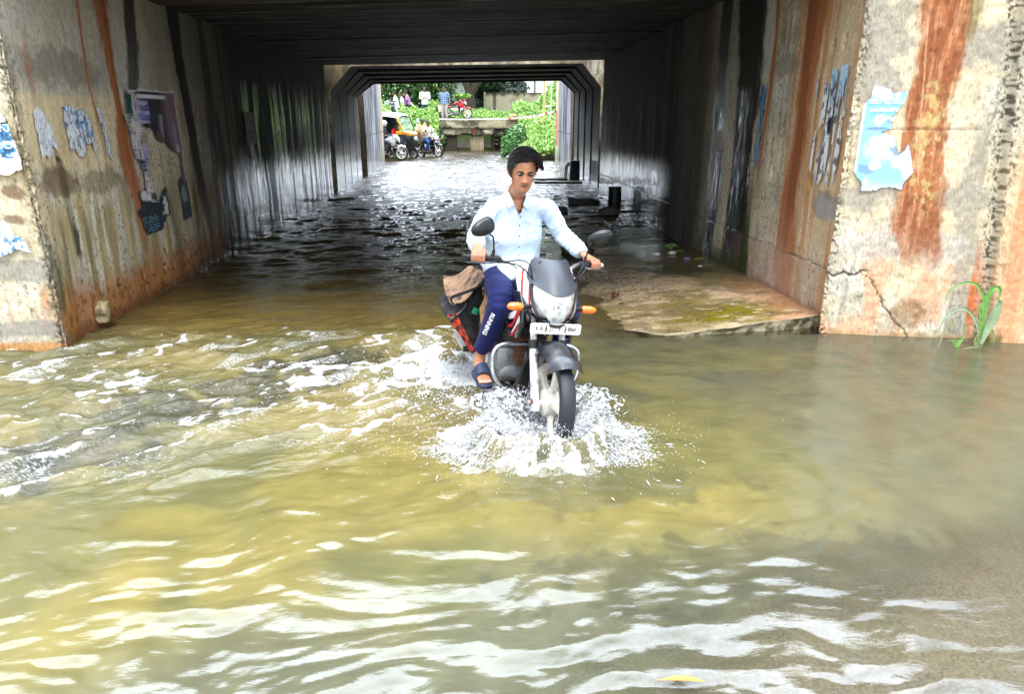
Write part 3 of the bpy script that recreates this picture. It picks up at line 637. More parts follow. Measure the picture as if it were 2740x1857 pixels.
def water_col(x, y):
    n = fbm(x * .9, y * .9, 5, 330); n2 = fbm(x * 2.4 + y, y * 2.6, 4, 331)
    c = mixc(OCH * np.ones(x.shape + (3,)), OLG, sst(.42, .6, n))
    c = mixc(c, SAND, sst(.5, .66, n2) * .5)
    c = mixc(c, GRN, sst(.0, 1.0, (x - .7) * .9 + (n - .5) * 2.2) * .75)
    c = mixc(c, GRN, sst(2.75, 2.1, y + (n - .5) * 1.2 + np.clip(-x - .7, 0, 3) * .9) * .8)
    c = mixc(c, OLG, patch(x, y, .9, 3.35, .9, .5, 332) * .7)
    c = mixc(c, OCH, patch(x, y, 1.9, 4.9, .6, .35, 333) * .3)
    # grey plume from the shaded middle to the lower left
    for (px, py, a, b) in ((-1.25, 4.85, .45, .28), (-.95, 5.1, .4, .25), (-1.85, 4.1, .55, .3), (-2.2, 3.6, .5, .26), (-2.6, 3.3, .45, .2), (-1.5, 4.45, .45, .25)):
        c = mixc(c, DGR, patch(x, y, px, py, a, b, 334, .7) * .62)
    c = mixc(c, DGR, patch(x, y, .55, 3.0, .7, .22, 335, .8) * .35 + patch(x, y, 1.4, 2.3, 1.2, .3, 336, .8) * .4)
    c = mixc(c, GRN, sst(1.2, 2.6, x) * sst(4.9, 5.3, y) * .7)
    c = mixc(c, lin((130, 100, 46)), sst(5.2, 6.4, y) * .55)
    c = mixc(c, lin((66, 56, 34)), sst(6.4, 8.6, y) * .85)  # darker inwards: the tunnel's shade painted into the water colour
    return c
def water_foam(x, y, h):
    m, chop, tun = masks(x, y)
    u_, v_ = x * .85 + y * .53, -x * .53 + y * .85
    s1 = fbm(u_ * 2.2, v_ * 7, 5, 340); f = chop * sst(.52, .70, s1) * .50
    rd = 1 - np.abs(2 * fbm(u_ * 2.0, v_ * 5.2, 4, 313) - 1)
    f = np.maximum(f, chop * sst(.86, .97, rd) * sst(.42, .60, fbm(u_ * 9, v_ * 18, 4, 341)) * .72)  # crest foam, with the sky's glints on the crests painted in as white
    dx, dy = x - WC[0], y - WC[1]; r = np.hypot(dx * .88, (dy + .02) * (1.35)); ang = np.arctan2(dy, dx)
    wob = .47 + .24 * (fbm(np.cos(ang) * 2 + 5, np.sin(ang) * 2 + 5, 4, 342) - .5) * 2
    body = sst(wob + .03, wob - .10, r) * (.05 + .62 * sst(.47, .62, fbm(r * 9, ang * 15, 4, 343)))
    rim = np.exp(-((r - wob + .07) / .06) ** 2) * sst(.38, .6, fbm(x * 20, y * 20, 3, 344)) * .7
    cup = np.exp(-((r - .26) / .07) ** 2) * .6 * sst(.3, .5, fbm(x * 20, y * 20, 3, 345))
    near = sst(.2, .1, r) * .8
    wk = patch(x, y, -.25, 5.0, .62, .75, 346, .7) * sst(.40, .58, fbm(x * 4, y * 6, 4, 347)) + patch(x, y, -.0, 4.45, .5, .4, 348, .6) * sst(.4, .56, fbm(x * 7, y * 9, 4, 349))
    wk2 = patch(x, y, -.75, 4.75, .6, .4, 350, .8) * sst(.46, .6, fbm(x * 4, y * 8, 4, 351)) * .6
    return np.clip(f + np.minimum(body * .9 + rim + cup + near, .60) + wk * .9 + wk2, 0, 1)
def _chop(x, y): m, c, t = masks(x, y); return np.clip(np.maximum(c, t * (.35 + .4 * sst(8, 13, y))) + .12, 0, 1)
def water_grid(x, y):
    X, Y = np.meshgrid(x, y, indexing='ij'); h = water_h(X, Y)
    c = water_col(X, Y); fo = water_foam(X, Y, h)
    shallow = sst(.55, 1.7, X * .75 + (2.6 - Y) * 1.5 - .55 + (fbm(X * 2, Y * 2, 3, 352) - .5) * .9) * sst(3.0, 2.3, Y)
    rz = ramp_z(X, Y); onr = sst(.9, 1.5, X) * sst(5.40, 5.46, Y) * sst(12, 10, Y)
    shallow = np.maximum(shallow * .8, onr * sst(-.07, -.0, rz))
    foot = np.hypot(X - 2.0, Y - 5.3)
    P = np.stack([X, Y, h], -1)
    return P, c, fo, shallow
def build_water():
    xs = np.concatenate([np.linspace(-9.45, -4.9, 70), np.linspace(-4.85, 4.95, 860), np.linspace(5.0, 9.6, 70)])
    ya = np.concatenate([np.linspace(-1.2, 1.3, 40), np.linspace(1.31, 5.56, 390)])
    yb = yspace(5.56, 29.4, .013, .075); xb = np.linspace(-3.5, 3.6, 330)
    yc = np.linspace(29.4, 46, 150); xc = np.linspace(-16, 16, 200)
    V = []; Q = []; C = []; Fo = []; Sh = []; b = 0
    for x, y in ((xs, ya), (xb, yb), (xc, yc)):
        P, c, fo, sh = water_grid(x, y); n, m = P.shape[:2]; idx = np.arange(n * m).reshape(n, m) + b
        q = np.stack([idx[:-1, :-1], idx[1:, :-1], idx[1:, 1:], idx[:-1, 1:]], -1).reshape(-1, 4)
        V.append(P.reshape(-1, 3)); Q.append(q); C.append(c.reshape(-1, 3)); Fo.append(fo.ravel()); Sh.append(sh.ravel()); b += n * m
    V = np.concatenate(V); Q = np.concatenate(Q)
    me = bpy.data.meshes.new('flood_water'); me.vertices.add(len(V)); me.vertices.foreach_set('co', V.astype(np.float32).ravel())
    me.loops.add(Q.size); me.loops.foreach_set('vertex_index', Q.astype(np.int32).ravel())
    me.polygons.add(len(Q)); me.polygons.foreach_set('loop_start', np.arange(0, Q.size, 4, dtype=np.int32)); me.polygons.foreach_set('use_smooth', np.ones(len(Q), bool))
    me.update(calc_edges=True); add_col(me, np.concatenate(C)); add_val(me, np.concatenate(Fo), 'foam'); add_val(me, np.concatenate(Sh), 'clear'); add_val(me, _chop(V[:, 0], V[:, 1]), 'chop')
    m, N, L, Pn = newmat('muddy water'); N.remove(Pn); out = N['Material Output']
    co = N.new('ShaderNodeTexCoord')
    mp = N.new('ShaderNodeMapping'); mp.inputs['Rotation'].default_value = (0, 0, R(-14)); mp.inputs['Scale'].default_value = (1, 2.6, 1); L.new(co.outputs['Object'], mp.inputs['Vector'])
    n1 = N.new('ShaderNodeTexNoise'); n1.inputs['Scale'].default_value = 6.5; n1.inputs['Detail'].default_value = 5; n1.inputs['Roughness'].default_value = .62; n1.inputs['Distortion'].default_value = .6
    L.new(mp.outputs['Vector'], n1.inputs['Vector'])
    af = N.new('ShaderNodeAttribute'); af.attribute_name = 'foam'; ac = N.new('ShaderNodeAttribute'); ac.attribute_name = 'clear'; ak = N.new('ShaderNodeAttribute'); ak.attribute_name = 'Col'
    bp = N.new('ShaderNodeBump'); bp.inputs['Distance'].default_value = .03; ach = N.new('ShaderNodeAttribute'); ach.attribute_name = 'chop'; bst = N.new('ShaderNodeMath'); bst.operation = 'MULTIPLY'; bst.inputs[1].default_value = .7; L.new(ach.outputs['Fac'], bst.inputs[0]); L.new(bst.outputs[0], bp.inputs['Strength']); L.new(n1.outputs['Fac'], bp.inputs['Height'])
    n3 = N.new('ShaderNodeTexNoise'); n3.inputs['Scale'].default_value = 21; n3.inputs['Detail'].default_value = 4; n3.inputs['Roughness'].default_value = .6; n3.inputs['Distortion'].default_value = .8; L.new(mp.outputs['Vector'], n3.inputs['Vector'])
    b3 = N.new('ShaderNodeBump'); b3.inputs['Distance'].default_value = .012; L.new(n3.outputs['Fac'], b3.inputs['Height']); L.new(bst.outputs[0], b3.inputs['Strength']); L.new(bp.outputs['Normal'], b3.inputs['Normal']); bp = b3
    n2 = N.new('ShaderNodeTexNoise'); n2.inputs['Scale'].default_value = 46; n2.inputs['Detail'].default_value = 6; n2.inputs['Roughness'].default_value = .65; L.new(mp.outputs['Vector'], n2.inputs['Vector'])
    b2 = N.new('ShaderNodeBump'); b2.inputs['Distance'].default_value = .01; L.new(n2.outputs['Fac'], b2.inputs['Height']); L.new(bp.outputs['Normal'], b2.inputs['Normal'])
    fs = N.new('ShaderNodeMath'); fs.operation = 'MULTIPLY_ADD'; fs.inputs[1].default_value = .9; fs.inputs[2].default_value = .05; L.new(af.outputs['Fac'], fs.inputs[0]); L.new(fs.outputs[0], b2.inputs['Strength'])
    # murk
    df = N.new('ShaderNodeBsdfDiffuse'); nm = N.new('ShaderNodeTexNoise'); nm.inputs['Scale'].default_value = 5; nm.inputs['Detail'].default_value = 6; L.new(co.outputs['Object'], nm.inputs['Vector'])
    mr = N.new('ShaderNodeMapRange'); mr.inputs['From Min'].default_value = .3; mr.inputs['From Max'].default_value = .7; mr.inputs['To Min'].default_value = .45; mr.inputs['To Max'].default_value = .60; L.new(nm.outputs['Fac'], mr.inputs['Value'])
    WK = .62
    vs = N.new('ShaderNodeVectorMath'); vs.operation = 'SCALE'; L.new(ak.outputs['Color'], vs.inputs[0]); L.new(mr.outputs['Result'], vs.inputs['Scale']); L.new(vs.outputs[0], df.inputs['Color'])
    tr = N.new('ShaderNodeBsdfTransparent'); tr.inputs['Color'].default_value = (.93, .9, .8, 1)
    cl_ = N.new('ShaderNodeMath'); cl_.operation = 'MULTIPLY'; cl_.inputs[1].default_value = .93; L.new(ac.outputs['Fac'], cl_.inputs[0])
    m1 = N.new('ShaderNodeMixShader'); L.new(cl_.outputs[0], m1.inputs['Fac']); L.new(df.outputs[0], m1.inputs[1]); L.new(tr.outputs[0], m1.inputs[2])
    # foam: white where the attribute beats fine noise
    fm = N.new('ShaderNodeMath'); fm.operation = 'ADD'; fm.inputs[1].default_value = 0; L.new(af.outputs['Fac'], fm.inputs[0])
    sb = N.new('ShaderNodeMath'); sb.operation = 'SUBTRACT'; L.new(fm.outputs[0], sb.inputs[0]); L.new(n2.outputs['Fac'], sb.inputs[1])
    rf = N.new('ShaderNodeMapRange'); rf.inputs['From Min'].default_value = -.08; rf.inputs['From Max'].default_value = .34; L.new(sb.outputs[0], rf.inputs['Value'])
    fd = N.new('ShaderNodeBsdfDiffuse'); fd.inputs['Color'].default_value = (.88, .9, .92, 1); L.new(b2.outputs['Normal'], fd.inputs['Normal'])
    m2 = N.new('ShaderNodeMixShader'); L.new(rf.outputs['Result'], m2.inputs['Fac']); L.new(m1.outputs[0], m2.inputs[1]); L.new(fd.outputs[0], m2.inputs[2])
    fr = N.new('ShaderNodeFresnel'); fr.inputs['IOR'].default_value = 1.6; L.new(b2.outputs['Normal'], fr.inputs['Normal'])
    gl = N.new('ShaderNodeBsdfGlossy'); gl.inputs['Roughness'].default_value = .03; L.new(b2.outputs['Normal'], gl.inputs['Normal'])
    m3 = N.new('ShaderNodeMixShader'); L.new(fr.outputs[0], m3.inputs['Fac']); L.new(m2.outputs[0], m3.inputs[1]); L.new(gl.outputs[0], m3.inputs[2]); L.new(m3.outputs[0], out.inputs['Surface'])
    me.materials.append(m)
    o = link(bpy.data.objects.new('water', me)); tag(o, 'muddy yellow brown flood water covering the road', None, None, 'structure')
build_water()

# ground: one sheet from behind the camera to the horizon; the flooded road lies in it
def ground():
    x = np.concatenate([-np.geomspace(300, 16, 14), np.linspace(-15, 15, 190), np.geomspace(16, 300, 14)])
    y = np.concatenate([-np.geomspace(200, 6, 10), np.linspace(-5, 6, 110), np.linspace(6.2, 60, 220), np.geomspace(62, 400, 16)])
    X, Y = np.meshgrid(x, y, indexing='ij')
    z = -.11 + sst(2.5, 1.4, Y + (.6 - X) * .45) * .085 + 0 * X
    z = z + sst(1.2, -1.0, Y) * .2
    side = np.maximum(sst(3.9, 6.5, X + (fbm(X * .4, Y * .4, 3, 361) - .5) * 1.2), sst(-4.8, -8, X + (fbm(X * .4, Y * .4, 3, 362) - .5) * 1.2))
    far = sst(29.5, 31, Y)
    bank_r = sst(1.2, 4.2, X - (Y < 31.5) * 1.6 + (fbm(X * .8, Y * .8, 3, 364) - .5) * .8) * sst(30.2, 33, Y) * 1.7
    bank_l = sst(-3.6, -5.5, X) * sst(31, 34.5, Y) * 1.65
    back = sst(39.6, 42.3, Y + (fbm(X * .5, Y * .5, 3, 365) - .5) * .6) * 1.65 * (1 - sst(-1.5, -.9, X) * sst(3.0, 2.4, X) * sst(44, 43, Y))
    z = z + np.maximum.reduce([bank_r, bank_l, back]) + sst(33, 60, Y) * .25 * (z > 1)
    z = z + side * far * .2
    z = np.where((Y > 5.6) & (Y < 29.5), -.16, z)
    z = np.where((np.abs(X) > 3.9) & (Y > 5.9) & (Y < 29.0), 3.55, z)        # embankment the railway stands on
    z = z + (fbm(X * 1.5, Y * 1.5, 3, 366) - .5) * .04
    asp = lin((120, 118, 112)); soil = lin((120, 104, 74)); grs = lin((104, 132, 52))
    c = mixc(asp * np.ones(X.shape + (3,)), lin((96, 92, 84)), sst(.4, .6, fbm(X * 3, Y * 3, 4, 367)))
    g = sst(.25, .7, z) * (Y > 6); c = mixc(c, soil, g); c = mixc(c, grs, g * sst(.3, .5, fbm(X * 1.2, Y * 1.2, 3, 368)))
    o = grid_mesh('ground', np.stack([X, Y, z], -1), M_SOIL, None, c); tag(o, 'ground, road bed and grassy banks', None, None, 'structure')
    # asphalt of the road, seen through the thin film of water at the lower right
    x = np.linspace(-4, 6, 300); y = np.linspace(.2, 3.6, 170); X, Y = np.meshgrid(x, y, indexing='ij')
    zz = np.minimum(-.105 + sst(2.6, 1.4, Y + (.6 - X) * .45) * .085, -.006) + (fbm(X * 9, Y * 9, 3, 370) - .5) * .004 - .002
    m, N, L, P = newmat('wet asphalt'); co = N.new('ShaderNodeTexCoord')
    v = N.new('ShaderNodeTexVoronoi'); v.inputs['Scale'].default_value = 120; L.new(co.outputs['Object'], v.inputs['Vector'])
    r_ = N.new('ShaderNodeValToRGB'); e = r_.color_ramp.elements; e[0].color = (.035, .034, .032, 1); e[1].color = (.30, .27, .22, 1); e[0].position = .2; e[1].position = .95
    L.new(v.outputs['Color'], r_.inputs['Fac']); n = N.new('ShaderNodeTexNoise'); n.inputs['Scale'].default_value = 4; n.inputs['Detail'].default_value = 6; L.new(co.outputs['Object'], n.inputs['Vector'])
    mx_ = N.new('ShaderNodeMix'); mx_.data_type = 'RGBA'; L.new(n.outputs['Fac'], mx_.inputs['Factor']); L.new(r_.outputs['Color'], mx_.inputs['A']); mx_.inputs['B'].default_value = (.19, .165, .12, 1)
    L.new(mx_.outputs['Result'], P.inputs['Base Color']); P.inputs['Roughness'].default_value = .5
    b = N.new('ShaderNodeBump'); b.inputs['Strength'].default_value = .6; b.inputs['Distance'].default_value = .004; L.new(v.outputs['Distance'], b.inputs['Height']); L.new(b.outputs['Normal'], P.inputs['Normal'])
    o = grid_mesh('road', np.stack([X, Y, zz + .012], -1), m, None); tag(o, 'asphalt road surface under a thin film of water', None, None, 'structure')
ground()

def ramp():
    x = np.linspace(.5, 3.03, 210); y = np.linspace(5.36, 13, 420); X, Y = np.meshgrid(x, y, indexing='ij')
    fe = np.interp(X, [.5, 1.2, 1.6, 1.75, 2.95, 3.03], [6.4, 5.72, 5.47, 5.44, 5.62, 5.66]) + (fbm(X * 7, X * 0, 4, 380) - .5) * .07   # broken front edge
    Yw = fe + (Y - 5.36) * (13 - fe) / (13 - 5.36)
    Z = ramp_z(X, Yw) + (fbm(X * 4, Yw * 4, 4, 381) - .5) * .012 + (fbm(X * 5, Yw * 40, 3, 382) - .5) * .006
    c = mixc(lin((206, 180, 144)) * np.ones(X.shape + (3,)), lin((150, 134, 90)), sst(.4, .6, fbm(X * 2, Yw * 2, 4, 383)))
    c = mixc(c, lin((132, 120, 40)), patch(X, Yw, 2.35, 5.95, .6, .35, 384, .6) * .75 + sst(.5, .62, fbm(X * 2, Yw * 7, 4, 385)) * sst(7.4, 6.4, Yw) * .4)
    c = mixc(c, lin((206, 140, 100)), sst(2.5, 2.9, X + (fbm(X * 3, Yw * 3, 3, 386) - .5) * .4) * sst(8, 6.5, Yw) * .55)
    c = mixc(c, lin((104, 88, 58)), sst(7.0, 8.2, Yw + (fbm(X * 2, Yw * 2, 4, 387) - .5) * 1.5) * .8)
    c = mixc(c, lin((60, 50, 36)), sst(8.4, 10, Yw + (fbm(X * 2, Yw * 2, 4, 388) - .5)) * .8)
    c = mixc(c, lin((64, 66, 30)), patch(X, Yw, 2.4, 7.8, .4, .35, 389, .7) * .7 + sst(.12, .0, 3.02 - X) * sst(7.2, 7.6, Yw) * .7)
    gr = sst(.16, .32, Z * -1 + .2) ; peb = sst(.6, .72, fbm(X * 60, Yw * 60, 2, 390)) * patch(X, Yw, 1.55, 7.6, .55, 1.2, 391, .8)
    c = mixc(c, lin((40, 38, 36)), peb * .9); c = mixc(c, lin((168, 160, 150)), sst(.64, .7, fbm(X * 55, Yw * 55, 2, 392)) * patch(X, Yw, 1.55, 7.4, .55, 1.1, 393, .8) * .7)
    c = mixc(c, lin((112, 96, 66)), sst(.52, .66, fbm(X * 5, Yw * 9, 5, 396)) * .6); c = mixc(c, lin((222, 200, 170)), sst(.6, .7, fbm(X * 7, Yw * 22, 4, 397)) * sst(7.6, 6.6, Yw) * .6); c = mixc(c, lin((58, 52, 40)), sst(.66, .74, fbm(X * 40, Yw * 40, 2, 398)) * .5)
    edge = sst(.07, .0, Yw - fe); c = mixc(c, lin((190, 180, 150)), edge * .7)
    Z = Z + peb * .006
    wet = np.clip(.35 + .65 * sst(.07, .0, Z) + .3 * (fbm(X * 3, Yw * 5, 3, 399) - .5), 0, 1)
    t = empty('ramp_slab', (2.3, 6, 0), label='sloping broken concrete slab along the right tunnel wall, half under water', cat='concrete slab')
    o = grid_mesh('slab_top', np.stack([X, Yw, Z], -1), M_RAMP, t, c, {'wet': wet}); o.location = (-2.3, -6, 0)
    k = np.linspace(0, 1, 12); X2, K = np.meshgrid(x, k, indexing='ij'); f1 = fe[:, :1]; z1 = ramp_z(X2, f1 + 0 * K)
    Y2 = f1 + (fbm(X2 * 9, K * 2, 3, 394) - .5) * .06 * sst(0, .2, K) - .0 + .05 * K * 0; Z2 = z1 + (fbm(X2 * 4, f1 * 4 + 0 * K, 4, 381) - .5) * .012 - K * .22
    Y2 = np.where(K == 0, f1, Y2 + .01)
    c2 = mixc(lin((168, 158, 128)) * np.ones(X2.shape + (3,)), lin((70, 64, 34)), sst(.42, .6, fbm(X2 * 12, K * 3, 4, 395)) * .9)
    o = grid_mesh('slab_edge', np.stack([X2, Y2, Z2], -1), M_RAMP, t, c2, {'wet': .3 + 0 * X2}, flip=True); o.location = (-2.3, -6, 0)
ramp()
# ================================================================== MOTORCYCLES
# local frame: -Y forward, +X towards the rider's left, Z up from the ground
def stripe_mat(name, base, stripe, freq, ang, th=.55, rough=.25):
    """painted plastic with slanting stripes"""
    if name in MATS: return MATS[name]
    m, N, L, P = newmat(name); co = N.new('ShaderNodeTexCoord'); mp = N.new('ShaderNodeMapping'); mp.inputs['Rotation'].default_value = ang
    L.new(co.outputs['Object'], mp.inputs['Vector']); w = N.new('ShaderNodeTexWave'); w.inputs['Scale'].default_value = freq; w.inputs['Distortion'].default_value = .6; w.inputs['Detail'].default_value = 0
    L.new(mp.outputs['Vector'], w.inputs['Vector']); r = N.new('ShaderNodeValToRGB'); r.color_ramp.interpolation = 'CONSTANT'; e = r.color_ramp.elements
    e[0].color = (*lin(base), 1); e[1].position = th; e[1].color = (*lin(stripe), 1); L.new(w.outputs['Fac'], r.inputs['Fac']); L.new(r.outputs['Color'], P.inputs['Base Color'])
    P.inputs['Roughness'].default_value = rough; P.inputs['Coat Weight'].default_value = .4; return m
M_RUB = mat('tyre rubber', (34, 38, 46), .38, var=.3, scale=60, bump=.3, aniso=(1, 6, 6), spec=.5)
M_CHR = mat('worn chrome', (190, 194, 200), .22, metal=.85, var=.12, scale=18, dirt=(120, 104, 86), dscale=22, damt=.4)
M_STL = mat('painted steel', (196, 198, 200), .35, metal=.35, var=.1, scale=15, dirt=(140, 120, 96), dscale=20, damt=.5)
M_BPL = mat('black plastic', (22, 24, 28), .35, var=.3, scale=20, dirt=(70, 66, 60), dscale=12, damt=.4)
M_LEV = mat('scuffed dark lever', (70, 74, 82), .35, metal=.5, var=.2)
M_BPM = mat('matt black plastic', (28, 29, 31), .6, var=.3, scale=30)
M_ENG = mat('dull cast aluminium', (150, 154, 158), .42, metal=.4, var=.2, scale=14, dirt=(96, 74, 54), dscale=11, damt=.8)
M_RST = mat('muddy rusted metal', (120, 84, 62), .8, metal=.1, var=.4, scale=26, bump=.3)
M_FRM = mat('black frame tube', (26, 27, 29), .4, var=.3, dirt=(110, 80, 58), dscale=14, damt=.6)
M_SEAT = mat('seat vinyl', (30, 30, 32), .55, var=.2, bump=.2, scale=80)
M_AMB = None
def amber():
    if 'amber lens' in MATS: return MATS['amber lens']
    m = mat('amber lens', (255, 120, 6), .12, var=.15, scale=50, coat=1, aniso=(1, 1, 5)); m.node_tree.nodes['Principled BSDF'].inputs['Subsurface Weight'].default_value = .3
    m.node_tree.nodes['Principled BSDF'].inputs['Subsurface Radius'].default_value = (.02, .01, .004); return m
def lens():
    if 'headlamp lens' in MATS: return MATS['headlamp lens']
    m, N, L, P = newmat('headlamp lens'); co = N.new('ShaderNodeTexCoord'); v = N.new('ShaderNodeTexVoronoi'); v.inputs['Scale'].default_value = 22; L.new(co.outputs['Object'], v.inputs['Vector'])
    r = N.new('ShaderNodeValToRGB'); r.color_ramp.elements[0].color = (.42, .46, .50, 1); r.color_ramp.elements[1].color = (.92, .94, .96, 1); r.color_ramp.elements[1].position = .5; L.new(v.outputs['Distance'], r.inputs['Fac'])
    L.new(r.outputs['Color'], P.inputs['Base Color']); P.inputs['Metallic'].default_value = .45; P.inputs['Roughness'].default_value = .25; P.inputs['Coat Weight'].default_value = 1; P.inputs['Coat Roughness'].default_value = .02
    b = N.new('ShaderNodeBump'); b.inputs['Strength'].default_value = .25; L.new(v.outputs['Distance'], b.inputs['Height']); L.new(b.outputs['Normal'], P.inputs['Normal']); return m

def text_mesh(body, size, mat_, parent, name, M, extrude=.0006, shear=0, bold=0):
    cu = bpy.data.curves.new(name, 'FONT'); cu.body = body; cu.size = size; cu.extrude = extrude; cu.shear = shear; cu.offset = bold; cu.align_x = 'CENTER'; cu.align_y = 'CENTER'
    o = bpy.data.objects.new(name, cu); COL.objects.link(o); dg = bpy.context.evaluated_depsgraph_get(); dg.update()
    me = bpy.data.meshes.new_from_object(o.evaluated_get(dg)); bpy.data.objects.remove(o); me.name = name; me.transform(M); me.materials.clear(); me.materials.append(mat_)
    o = link(bpy.data.objects.new(name, me), parent); return o

def make_wheel(root, c, Rr, w, rimcol, spokes, front=True, detail=1):
    x, y, z = c; nn = 56 if detail else 28
    h = w / 2
    prof = [(-h * .62, Rr - .078), (-h * .9, Rr - .055), (-h, Rr - .032), (-h * .86, Rr - .012), (-h * .5, Rr - .002), (0, Rr), (h * .5, Rr - .002), (h * .86, Rr - .012), (h, Rr - .032), (h * .9, Rr - .055), (h * .62, Rr - .078)]
    b = MB(); b.lathe(prof + [prof[0]], c, 'x', nn)
    wheel = MB().lathe([(-.012, .03), (.012, .03)], c, 'x', 12).build('wheel', M_ENG, root)
    ty = b.build('tyre', M_RUB, wheel)
    if detail:   # tread grooves
        A = verts_np(ty); 
    b = MB(); r0 = Rr - .078
    b.lathe([(-h * .66, r0 + .008), (-h * .7, r0 - .004), (-h * .45, r0 - .012), (-h * .3, r0 - .026), (h * .3, r0 - .026), (h * .45, r0 - .012), (h * .7, r0 - .004), (h * .66, r0 + .008), (-h * .66, r0 + .008)], c, 'x', nn)
    hubw = .055 if front else .06
    for k in range(spokes):
        a = 2 * math.pi * k / spokes + .55
        d = Vector((0, math.cos(a), math.sin(a))); t = Vector((0, -math.sin(a), math.cos(a))); cc = Vector(c)
        p0, p1 = cc + d * .035, cc + d * (r0 - .018); rings = []
        for q, (w0, tk) in enumerate(((.034, .022), (.021, .016), (.026, .018))):
            p = p0.lerp(p1, q / 2); ex = Vector((1, 0, 0))
            rings.append([p + t * w0 * .8 * s1 + ex * tk * s2 for s1, s2 in ((-1, -.6), (-.6, -1), (.6, -1), (1, -.6), (1, .6), (.6, 1), (-.6, 1), (-1, .6))])
        b.loft(rings)
    b.build('rim', rimcol, wheel)
    b = MB(); R_ = .078 if front else .082
    b.lathe([(-hubw, 0), (-hubw, .02), (-hubw * .96, .03), (-hubw * .9, R_ * .75), (-hubw * .7, R_), (hubw * .5, R_), (hubw * .7, R_ * .7), (hubw * .9, .03), (hubw, .0)], c, 'x', 26)
    b.build('hub', rimcol, wheel)
    return wheel

